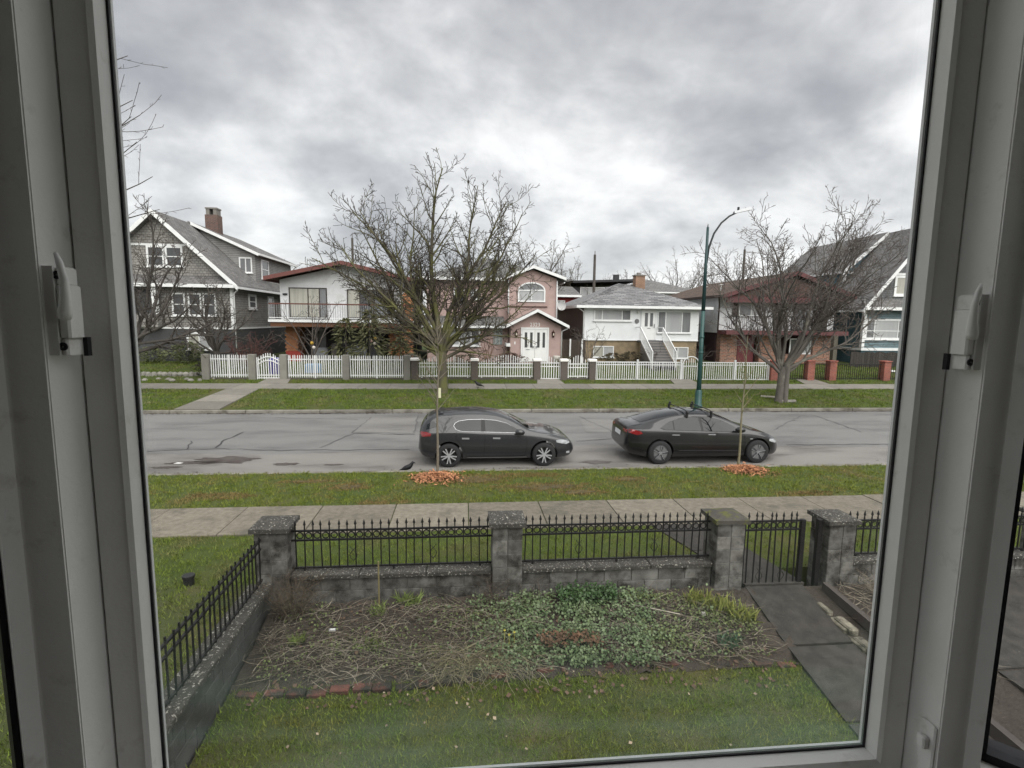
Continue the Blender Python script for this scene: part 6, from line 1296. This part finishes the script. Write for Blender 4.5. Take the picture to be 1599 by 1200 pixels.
    # wheels
    for i, ax_ in enumerate(spec['axles']):
        for side in (-1, 1):
            yo = side * (spec['track'])
            w0 = thing('wheel', None, None, (0, 0, 0)); w0.parent = t; w0.location = (ax_, yo, R_)
            tw = .11
            prof = [(R_ * .66, -tw), (R_ * .90, -tw), (R_ * .985, -tw * .75), (R_, -tw * .3), (R_, tw * .3), (R_ * .985, tw * .75), (R_ * .90, tw), (R_ * .66, tw), (R_ * .66, -tw)]
            MB().lathe((0, 0, 0), prof, 36, 'Y').build('tyre', mat('tyre rubber', (.02, .02, .021), rough=.85), w0, True, local=True)
            MB().lathe((0, 0, 0), [(.001, side * .02), (R_ * .68, side * .02)], 28, 'Y').build('wheel_back', PBLACK, w0, local=True)
            spec['rim'](w0, R_, side)
    spec['extra'](t, patch, line, bo, loc)
    return t
CHROME = mat('chrome trim', (.42, .43, .44), rough=.25, metal=1.0); ALLOY = mat('alloy wheel', (.40, .41, .42), rough=.35, metal=.3); DALLOY = mat('dark alloy', (.075, .077, .08), rough=.4, metal=.4)
CGL = mat('car glass', (.006, .008, .009), rough=.03, spec=.5); SEAM = mat('panel gap', (.006, .006, .006), rough=.8)
REDL = mat('tail lamp', (.19, .012, .014), rough=.15, coat=1.0); HEADL = mat('head lamp', (.52, .54, .56), (.22, .23, .24), 14, .12, coat=1.0); PLATE = mat('number plate', (.62, .64, .66), rough=.4)
def rim_ten(w0, r, side):
    y = side * .085; mb = MB().lathe((0, 0, 0), [(r * .66, y * .9), (r * .68, y * 1.22), (r * .755, y * 1.22), (r * .765, y * .9)], 36, 'Y')
    for k in range(10):
        a = 2 * math.pi * k / 10 + .1 * (1 if k % 2 else -1); mb.bar((r * .1 * math.cos(a), y * 1.12, r * .1 * math.sin(a)), (r * .70 * math.cos(a), y * 1.14, r * .70 * math.sin(a)), .026, .03)
    mb.lathe((0, 0, 0), [(.001, y * 1.25), (r * .11, y * 1.22), (r * .14, y * 1.0), (r * .14, y * .8)], 16, 'Y'); mb.build('rim', ALLOY, w0, local=True)
def rim_aero(w0, r, side):
    y = side * .088; MB().lathe((0, 0, 0), [(r * .30, y * 1.05), (r * .42, y * 1.12), (r * .66, y * 1.15), (r * .70, y * 1.05)], 36, 'Y').build('rim', DALLOY, w0, True, local=True)
    mb = MB()
    for k in range(5):
        a = 2 * math.pi * k / 5 + .5; b = a + .62
        mb.add([(r * .10 * math.cos(a - .5), y * 1.2, r * .10 * math.sin(a - .5)), (r * .60 * math.cos(a - .12), y * 1.24, r * .60 * math.sin(a - .12)), (r * .60 * math.cos(b), y * 1.24, r * .60 * math.sin(b)), (r * .12 * math.cos(b), y * 1.2, r * .12 * math.sin(b))], [(0, 1, 2, 3)])
    mb.build('wheel_cover', mat('grey wheel cover', (.15, .152, .156), rough=.4, metal=.3), w0, local=True)
    mb = MB()
    for k in range(5):
        a = 2 * math.pi * k / 5 + .33; mb.bar((r * .08 * math.cos(a), y * 1.26, r * .08 * math.sin(a)), (r * .64 * math.cos(a - .1), y * 1.26, r * .64 * math.sin(a - .1)), .035, .012)
    mb.lathe((0, 0, 0), [(.001, y * 1.3), (r * .12, y * 1.3), (r * .14, y * 1.1)], 14, 'Y'); mb.build('spoke', GREYMETAL, w0, local=True)
def mirror(t, x, z, yo, m):
    for s in (-1, 1):
        o = MB().tube([(x - .12, s * (yo + .02), z + .02), (x - .10, s * (yo + .10), z + .05), (x - .02, s * (yo + .11), z + .05), (x + .05, s * (yo + .10), z + .04), (x + .08, s * (yo + .04), z + .02)], [.045, .085, .085, .065, .03], 10).build('mirror', m, t, True, local=True)
        o.scale = (1, 1, 1); MB().bar((x, s * (yo - .06), z - .05), (x - .02, s * (yo + .06), z + .0), .05, .03).build('mirror_arm', PBLACK, t, local=True)
# charcoal hatchback
def ex_hatch(t, patch, line, bo, loc):
    win = [(.96, 1.12), (1.02, 1.04), (1.14, .995), (1.30, .98), (2.84, .935), (2.62, 1.06), (2.38, 1.18), (2.10, 1.25), (1.75, 1.28), (1.35, 1.275), (1.10, 1.24), (1.0, 1.19)]
    for s in (-1, 1):
        cx_, cz = 1.9, 1.1; big = [(cx_ + (x - cx_) * 1.010, cz + (z - cz) * 1.045) for x, z in win]
        patch('window_trim', big, CHROME, off=.003, side=s)
        patch('side_window', [(x, z) for x, z in win if x <= 1.78] + [(1.74, 1.302), (1.72, .935)][::1] if False else [(.96, 1.12), (1.02, 1.04), (1.14, .995), (1.30, .98), (1.72, .968), (1.70, 1.28), (1.35, 1.275), (1.10, 1.24), (1.0, 1.19)], CGL, off=.008, side=s)
        patch('side_window', [(1.82, .966), (2.84, .935), (2.62, 1.06), (2.38, 1.18), (2.10, 1.25), (1.80, 1.278)], CGL, off=.008, side=s)
        patch('pillar_panel', [(1.70, .968), (1.82, .966), (1.80, 1.278), (1.70, 1.28)], PBLACK, off=.009, side=s)
        for pts in ([(1.80, .92), (1.80, .62), (1.77, .30)], [(2.92, .90), (2.96, .62), (2.90, .32)], [(1.03, .97), (1.02, .80), (1.22, .55), (1.30, .32)], [(1.30, .30), (2.90, .30)]): line('panel_gap', pts, .012, SEAM, side=s)
        for x in (1.18, 2.02): line('door_handle', [(x, .80), (x + .20, .795)], .045, GREYMETAL, off=.02, side=s); patch('handle_cup', [(x - .01, .77), (x + .2, .765), (x + .2, .825), (x, .83)], SEAM, off=.005, side=s)
        patch('tail_lamp', [(.05, .86), (.13, .84), (.34, .86), (.36, .93), (.22, .965), (.07, .965)], REDL, side=s); patch('head_lamp', [(3.78, .66), (4.05, .60), (4.17, .63), (4.10, .70), (3.90, .735), (3.76, .725)], HEADL, side=s)
        patch('fog_lamp', [(4.06, .34), (4.16, .34), (4.16, .40), (4.06, .40)], HEADL, side=s); line('sill_trim', [(1.32, .262), (2.2, .258), (2.95, .262)], .02, CHROME, off=.006, side=s)
        patch('rear_quarter_glass', [(.22, 1.02), (.50, 1.10), (.52, 1.16), (.40, 1.24), (.24, 1.14)], CGL, side=s)
    patch('rear_window', [(-.55, 1.02), (.55, 1.02), (.47, 1.27), (-.47, 1.27)], CGL, 'rear'); patch('windscreen', [(2.50, -.52), (3.02, -.66), (3.08, 0), (3.02, .66), (2.50, .52), (2.46, 0)], CGL, 'top', res=.1)
    patch('number_plate', [(-.26, .70), (.26, .70), (.26, .83), (-.26, .83)], PLATE, 'rear'); patch('grille', [(-.42, .30), (.42, .30), (.5, .56), (-.5, .56)], PBLACK, 'front')
    for y in (-.7, .7): line('bonnet_gap', [(3.1, y * .95), (3.6, y * .9), (4.05, y * .72)], .012, SEAM, 'top')
    mirror(t, 2.78, .93, .86, PAINT1)
    MB().tube([(.62, -.42, 1.40), (.58, -.42, 1.46), (.52, -.42, 1.47)], [.02, .015, .008], 6).build('antenna', PBLACK, t, local=True)
    line('rear_spoiler', [(.60, -.5), (.60, .5)], .14, PAINT1, 'top', .03)
PAINT1 = car_paint('charcoal paint', (.017, .018, .020)); PAINT2 = car_paint('black paint', (.004, .004, .005))
HATCH = dict(top=[(0, .64), (.02, .94), (.05, 1.07), (.11, 1.18), (.22, 1.30), (.42, 1.41), (.8, 1.46), (1.4, 1.485), (1.9, 1.465), (2.3, 1.385), (2.65, 1.23), (3.0, 1.03), (3.2, .965), (3.6, .90), (3.95, .80), (4.18, .68), (4.28, .58), (4.32, .48)],
             belt=[(0, .56), (.06, .86), (.3, .96), (.9, .975), (1.8, .935), (2.9, .895), (3.3, .86), (3.8, .77), (4.2, .62), (4.32, .44)], bot=[(0, .42), (.1, .30), (.4, .22), (1, .19), (3.3, .19), (3.9, .20), (4.2, .24), (4.32, .34)],
             w=[(0, .62), (.05, .74), (.25, .84), (.7, .88), (1.5, .88), (3.0, .88), (3.6, .875), (3.95, .83), (4.2, .70), (4.29, .58), (4.32, .50)], wr=[(0, .5), (.1, .56), (.5, .55), (1.0, .57), (1.8, .59), (2.4, .58), (2.9, .66), (3.2, .74), (3.8, .72), (4.2, .58), (4.32, .40)],
             wheel_r=.325, axles=(.83, 3.43), track=.795, rim=rim_ten, extra=ex_hatch)
build_car('parked_hatchback', 'charcoal grey hatchback with silver ten spoke wheels parked by near verge', (-1.2, 14.83, .006), 4.32, HATCH, PAINT1, CGL, CHROME)
# black sedan
def ex_sedan(t, patch, line, bo, loc):
    win = [(.98, 1.03), (1.10, .985), (3.38, .905), (3.10, 1.08), (2.78, 1.22), (2.42, 1.30), (2.0, 1.315), (1.6, 1.27), (1.25, 1.17)]
    for s in (-1, 1):
        cx_, cz = 2.1, 1.1; patch('window_trim', [(cx_ + (x - cx_) * 1.012, cz + (z - cz) * 1.06) for x, z in win], PBLACK, off=.003, side=s)
        patch('side_window', [(.98, 1.03), (1.10, .985), (1.34, .978), (1.36, 1.205), (1.25, 1.17)], CGL, off=.007, side=s)
        patch('side_window', [(1.38, .976), (2.16, .948), (2.12, 1.315), (2.0, 1.315), (1.6, 1.27), (1.39, 1.215)], CGL, off=.007, side=s); patch('side_window', [(2.22, .946), (3.38, .905), (3.10, 1.08), (2.78, 1.22), (2.42, 1.30), (2.19, 1.312)], CGL, off=.007, side=s)
        for pts in ([(2.20, .94), (2.22, .66), (2.18, .32)], [(3.42, .90), (3.46, .62), (3.38, .34)], [(1.14, .985), (1.18, .84), (1.42, .56), (1.48, .33)], [(1.48, .31), (3.38, .31)]): line('panel_gap', pts, .011, SEAM, side=s)
        for x in (1.30, 2.36): line('door_handle', [(x, .845), (x + .22, .84)], .022, GREYMETAL, off=.006, side=s)
        patch('tail_lamp', [(.08, .90), (.30, .84), (.46, .88), (.40, .945), (.22, .985), (.10, .985)], REDL, side=s); patch('head_lamp', [(4.20, .64), (4.44, .56), (4.52, .585), (4.42, .67), (4.22, .705)], HEADL, side=s)
        patch('side_camera', [(3.60, .70), (3.68, .70), (3.68, .725), (3.60, .725)], GREYMETAL, side=s); line('sill_line', [(1.5, .40), (3.4, .385)], .012, mat('soft sheen', (.06, .06, .062), rough=.3), side=s)
    patch('rear_window', [(.50, -.46), (1.1, -.54), (1.6, -.56), (1.62, 0), (1.6, .56), (1.1, .54), (.50, .46), (.46, 0)], CGL, 'top', res=.12); patch('glass_roof', [(1.70, -.56), (2.5, -.56), (2.52, 0), (2.5, .56), (1.70, .56)], CGL, 'top', res=.12)
    patch('windscreen', [(2.62, -.56), (3.55, -.72), (3.64, 0), (3.55, .72), (2.62, .56), (2.60, 0)], CGL, 'top', res=.12)
    patch('number_plate', [(-.26, .72), (.26, .72), (.26, .85), (-.26, .85)], PLATE, 'rear', off=.012)
    for s in (-1, 1): patch('tail_lamp', [(s * .42, .90), (s * .72, .88), (s * .70, .97), (s * .42, .965)][::s], REDL, 'rear')
    for y in (-.78, .78): line('bonnet_gap', [(3.62, y * .95), (4.0, y * .92), (4.42, y * .72)], .012, SEAM, 'top')
    line('boot_gap', [(.14, -.6), (.3, -.66), (.5, -.62)], .012, SEAM, 'top')
    mirror(t, 3.28, .95, .90, PAINT2)
    for x in (1.80, 2.52):
        rk = MB().tube([(x, -.74, 1.43), (x, -.55, 1.49), (x, .55, 1.49), (x, .74, 1.43)], .014, 8).build('roof_bar', PBLACK, t, True, local=True)
        for y in (-.66, .66): MB().bbox(x - .03, x + .03, y - .035, y + .035, 1.30, 1.485, .012).build('rack_foot', PBLACK, rk, local=True)
        MB().tube([(x - .02, .56, 1.53), (x + .02, .64, 1.53)], .035, 8).build('rack_end', PBLACK, rk, local=True)
SEDAN = dict(top=[(0, .62), (.03, .92), (.07, 1.02), (.14, 1.065), (.45, 1.13), (.8, 1.235), (1.2, 1.345), (1.7, 1.425), (2.15, 1.443), (2.55, 1.41), (2.95, 1.29), (3.35, 1.11), (3.65, .975), (4.0, .90), (4.35, .78), (4.55, .65), (4.64, .55), (4.69, .46)],
             belt=[(0, .58), (.05, .90), (.3, 1.0), (1.1, .98), (2.2, .94), (3.4, .895), (3.8, .85), (4.2, .745), (4.5, .60), (4.69, .42)], bot=[(0, .44), (.1, .32), (.4, .22), (1, .17), (3.6, .17), (4.2, .18), (4.5, .2), (4.69, .30)],
             w=[(0, .64), (.05, .76), (.25, .86), (.8, .925), (1.6, .92), (3.2, .92), (3.85, .92), (4.25, .87), (4.5, .74), (4.63, .58), (4.69, .46)], wr=[(0, .55), (.1, .62), (.5, .58), (1.0, .58), (1.8, .60), (2.4, .61), (3.0, .66), (3.5, .76), (3.9, .80), (4.4, .66), (4.69, .36)],
             wheel_r=.335, axles=(.97, 3.845), track=.83, rim=rim_aero, extra=ex_sedan)
build_car('parked_sedan', 'glossy black sedan with dark wheels and roof bars parked by near verge', (4.56, 14.88, .006), 4.69, SEDAN, PAINT2, CGL, CHROME)

# ------------------------------------------------------------------ the room and its window
GX0, GX1, GZ0, GZ1 = -.3795, .5825, 3.39, 4.62
SX0, SX1, SZ0 = -.417, .620, 3.3525           # outside of sash
YG = .6455
CX0, CX1, YC = -.462, .664, .572             # casing
win = thing('casement_window', 'white casement window with dark gasket framing the whole street view', 'window', (.1, .62, 3.3))
def frame_ring(name, x0, x1, z0, z1, bx_, bz_, y0, y1, m, par, chamfer=0.0, zt=None):
    """four mitred members; the inner edge set back by bx_/bz_; chamfer slopes the room side towards the glass"""
    xi0, xi1, zi0, zi1 = x0 + bx_, x1 - bx_, z0 + bz_, z1 - bz_
    O = [(x0, z0), (x1, z0), (x1, z1), (x0, z1)]; I = [(xi0, zi0), (xi1, zi0), (xi1, zi1), (xi0, zi1)]
    out = []
    for k, nm in enumerate(('bottom', 'right', 'top', 'left')):
        a, b = k, (k + 1) % 4
        vs_ = [(O[a][0], y0, O[a][1]), (O[b][0], y0, O[b][1]), (I[b][0], y0 + chamfer, I[b][1]), (I[a][0], y0 + chamfer, I[a][1]), (O[a][0], y1, O[a][1]), (O[b][0], y1, O[b][1]), (I[b][0], y1, I[b][1]), (I[a][0], y1, I[a][1])]
        out.append(MB().add(vs_, [(3, 2, 1, 0), (4, 5, 6, 7), (0, 1, 5, 4), (2, 3, 7, 6), (1, 2, 6, 5), (3, 0, 4, 7)]).build(name, m, par))
    return out
GASK = mat('gasket', (.012, .011, .014), rough=.6)
frame_ring('sash', SX0, SX1, SZ0, GZ1 + .0375, .032, .032, .620, .655, VINYL, win)
frame_ring('glazing_bead', SX0 + .0322, SX1 - .0322, SZ0 + .0322, GZ1 + .0053, .0053, .0053, .6185, .6425, VINYL, win, chamfer=.003)
frame_ring('gasket', SX0 + .0370, SX1 - .0370, SZ0 + .0370, GZ1 + .0005, .0030, .0030, .6426, .6450, GASK, win)
frame_ring('outer_bead', SX0 + .0322, SX1 - .0322, SZ0 + .0322, GZ1 + .0053, .0058, .0058, .6505, .6545, TRIMW, win)
GLS = clear_glass('window glass')
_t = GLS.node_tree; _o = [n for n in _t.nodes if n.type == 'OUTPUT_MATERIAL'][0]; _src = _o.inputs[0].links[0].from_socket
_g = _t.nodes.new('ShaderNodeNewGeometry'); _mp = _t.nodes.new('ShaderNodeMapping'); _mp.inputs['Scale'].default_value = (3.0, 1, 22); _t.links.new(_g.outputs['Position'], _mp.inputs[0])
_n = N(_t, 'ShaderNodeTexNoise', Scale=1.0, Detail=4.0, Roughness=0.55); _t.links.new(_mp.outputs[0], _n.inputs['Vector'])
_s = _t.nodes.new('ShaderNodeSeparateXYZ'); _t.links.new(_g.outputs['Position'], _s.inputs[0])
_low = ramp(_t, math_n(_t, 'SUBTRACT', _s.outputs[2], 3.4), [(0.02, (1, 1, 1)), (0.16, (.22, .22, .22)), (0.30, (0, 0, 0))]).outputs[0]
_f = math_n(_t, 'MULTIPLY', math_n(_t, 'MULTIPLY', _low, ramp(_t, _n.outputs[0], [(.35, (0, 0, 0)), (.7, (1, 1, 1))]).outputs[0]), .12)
_tl = _t.nodes.new('ShaderNodeBsdfTranslucent'); _tl.inputs[0].default_value = (.50, .72, .60, 1); _mx = _t.nodes.new('ShaderNodeMixShader')  # greenish dirt smear low on the pane, doubling as a painted faint reflection
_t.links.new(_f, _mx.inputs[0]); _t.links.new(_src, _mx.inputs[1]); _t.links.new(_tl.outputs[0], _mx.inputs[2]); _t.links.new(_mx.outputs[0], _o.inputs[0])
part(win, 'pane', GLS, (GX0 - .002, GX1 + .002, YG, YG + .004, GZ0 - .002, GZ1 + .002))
# jamb liner around the sash (gap shows dark), casing towards the room
J0, J1, JZ0, JZ1 = SX0 - .003, SX1 + .003, SZ0 - .003, GZ1 + .0405
part(win, 'gap_strip', GASK, (J0 - .002, SX0 - .0002, .626, .66, JZ0, JZ1), (SX1 + .0002, J1 + .002, .626, .66, JZ0, JZ1), (J0, J1, .628, .66, JZ0 - .002, SZ0 - .0002))
def mull(name, pts, z0, z1, m, par):  # upright with an outline in plan
    return MB().prismz(pts, z0, z1).build(name, m, par)
mull('jamb', [(J0, .66), (J0, YC + .002), (J0 - .02, YC + .002), (J0 - .02, .66)], 3.30, 5.66, VINYL, win)
mull('jamb', [(J1, .66), (J1 + .02, .66), (J1 + .02, YC + .002), (J1, YC + .002)], 3.30, 5.66, VINYL, win)
mull('casing', [(J0 + .0015, YC), (CX0, YC), (CX0 - .006, YC + .006), (CX0 - .006, YC + .03), (J0 + .0015, YC + .03)][::-1] if False else [(CX0, YC), (J0 - .001, YC), (J0 - .001, YC + .03), (CX0, YC + .03)], 3.25, 5.66, VINYL, win)
mull('casing', [(J1 + .001, YC), (CX1, YC), (CX1, YC + .03), (J1 + .001, YC + .03)], 3.25, 5.66, VINYL, win)
part(win, 'sill', VINYL, (J0 - .001, J1 + .001, .50, .612, JZ0 - .06, JZ0 - .004))
part(win, 'head', VINYL, (J0 - .001, J1 + .001, YC, .66, JZ1 + .001, 5.66))
# lever latches on both jambs
def latch(xj, s, zc, label):
    """s = +1: on the left jamb, lever towards +X"""
    l = MB().box(min(xj, xj + s * .010), max(xj, xj + s * .010), .577, .603, zc - .048, zc + .042).build('latch', VINYL, win); tag(l, label)
    X = lambda a: xj + s * a
    def bx_(nm, a0, a1, y0, y1, z0, z1, m=VINYL, b=.002): return MB().bbox(min(X(a0), X(a1)), max(X(a0), X(a1)), y0, y1, zc + z0, zc + z1, b).build(nm, m, l)
    bx_('latch_body', .0102, .021, .578, .600, -.030, .024); bx_('latch_foot', .0102, .017, .579, .602, -.048, -.0305); bx_('latch_head', .0102, .017, .579, .602, .0245, .042)
    for z in (-.039, .033): MB().lathe((X(.013), .579, zc + z), [(.001, -.0012), (.0042, -.0012), (.0042, 0)], 14, 'Y').build('screw', mat('dark screw', (.03, .03, .032), rough=.4, metal=.5), l)
    pts = [(X(.020), .574, zc - .010), (X(.022), .572, zc - .004), (X(.024), .571, zc + .010), (X(.025), .570, zc + .028), (X(.023), .569, zc + .044), (X(.020), .569, zc + .054)]
    MB().tube(pts, [.0054, .0062, .0048, .0038, .0032, .0018], 12).build('lever', VINYL, l, True)
    part(l, 'keeper', GASK, (min(X(.0175), X(.022)), max(X(.0175), X(.022)), .600, .606, zc - .05, zc - .03))
latch(J0, 1, UY(118, 482, .59)[2], 'white lever latch on the left jamb'); latch(J1, -1, UY(1496, 515, .59)[2], 'white lever latch on the right jamb')
zc = UY(1412, 1150, .59)[2]
MB().bbox(J1 - .004, J1, .575, .598, zc - .06, zc + .022, .002).build('lock_cover', VINYL, win); MB().bbox(J1 - .014, J1 - .0042, .580, .592, zc - .012, zc + .004, .002).build('lock_knob', VINYL, win)
# angled side lights of the bay, enlarged out of view to brighten the jambs
for s, xc, lb in ((-1, CX0, 'angled bay side window at the left edge of view'), (1, CX1, 'angled bay side window at the right edge of view')):
    sw2 = thing('bay_side_window', lb, 'window', (xc, YC, 3.3)); k = .7071
    o = (xc, YC + .002, 0); u = (s * k, -k, 0); nn = (s * k, k, 0)
    z0, z1 = 3.44, 5.6
    MB().ob(o, u, nn, .0, .016, -.006, .05, 3.25, 5.66).build('post', VINYL, sw2); MB().ob(o, u, nn, .0165, .022, .012, .05, z0 - .004, z1).build('gasket', GASK, sw2)
    MB().ob(o, u, nn, .0165, 2.2, -.004, .05, 3.25, z0 - .012).build('bottom_rail', VINYL, sw2); MB().ob(o, u, nn, .0165, 2.2, .012, .05, z0 - .0118, z0).build('gasket', GASK, sw2)
    MB().ob(o, u, nn, .0165, 2.2, -.004, .05, z1, 5.66).build('top_rail', VINYL, sw2); MB().ob(o, u, nn, 2.18, 2.22, -.0045, .051, z0, z1).build('post', VINYL, sw2)
    MB().ob(o, u, nn, .022, 2.18, .026, .030, z0, z1).build('pane', clear_glass('side window glass', (.96, .97, .97)), sw2)
ROOM = mat('room paint', (.30, .285, .26), (.27, .255, .235), 2, .9); FLOORM = mat('oak floor', (.12, .075, .045), (.09, .055, .032), 5, .5, stretch=(1, 8, 1))
yb = YC - 1.555 - .01; xl, xr = CX0 - 1.57, CX1 + 1.57
def struct(name, m, *bx_): mb = MB(); [mb.box(*b) for b in bx_]; return mb.build(name, m, kind='structure')
struct('front_wall', ROOM, (-2.6, xl, yb - .15, yb, 2.5, 5.8), (xr, 2.8, yb - .15, yb, 2.5, 5.8))
MB().prismz([(xl, yb - .15), (xr, yb - .15), (xr, yb), (CX1, YC + .06), (CX0, YC + .06), (xl, yb)], 5.67, 5.8).build('bay_ceiling', ROOM, kind='structure')
MB().prismz([(xl, yb - .15), (xr, yb - .15), (xr, yb), (CX1, YC + .06), (CX0, YC + .06), (xl, yb)], 3.0, 3.245).build('bay_seat', ROOM, kind='structure')
struct('room_floor', FLOORM, (-2.6, 2.8, -5.2, yb, 2.4, 2.5)); struct('room_ceiling', ROOM, (-2.75, 2.95, -5.35, yb, 5.67, 5.8))
struct('back_wall', ROOM, (-2.6, 2.8, -5.35, -5.2, 2.5, 5.67))
for nm_, xa, xb in (('left_wall', -2.75, -2.6), ('right_wall', 2.8, 2.95)): struct(nm_, ROOM, (xa, xb, -5.2, yb, 2.5, 5.67))
struct('lower_storey', mat('house siding', (.4, .4, .38)), (-4.2, 4.6, -9, yb - .02, -.4, 2.39)); 
MB().prismx([(yb + .5, 5.82), (-9.5, 5.82), (-4.4, 8.6)], -4.6, 5.0).build('house_roof', mat('house shingle', (.1, .1, .1)), kind='structure')

# leaf litter and grit along the kerbs; far band doubles as painted shadow line
def kerb_litter(name, label, n, yc, ys, seed, m):
    rg = np.random.default_rng(seed); x = rg.uniform(-14, 24, n); k = .35 + .65 * (np.sin(x * .9 + seed) * np.sin(x * .37) > -.1); ok = rg.random(n) < k; x = x[ok]; n = len(x)
    y = yc + ys * np.abs(rg.normal(0, .12, n)); z = np.interp(y, [13.36, 18, 22.46], [0, .05, 0]) + .012 + rg.uniform(0, .015, n); a = rg.uniform(0, 6.283, n); L = rg.uniform(.015, .05, n)[:, None]; W = L * .5
    u = np.stack([np.cos(a), np.sin(a), rg.normal(0, .15, n)], -1); v_ = np.stack([-np.sin(a), np.cos(a), rg.normal(0, .15, n)], -1); c = np.stack([x, y, z], -1)
    obj(name, mesh_np(name, np.stack([c - u * L, c - v_ * W, c + u * L, c + v_ * W], 1).reshape(-1, 3), np.arange(4 * n).reshape(-1, 4)), m, label=label, cat='litter', kind='stuff')
LIT = mat('kerb litter', (.075, .05, .034), (.035, .028, .022), 9, .9, rnd=.9, island=True)
kerb_litter('kerb_litter', 'dark leaf litter lying along the far kerb', 4200, 22.44, -1, 3, LIT); kerb_litter('kerb_litter', 'dark leaf litter lying along the near kerb', 3000, 13.38, 1.6, 5, LIT)
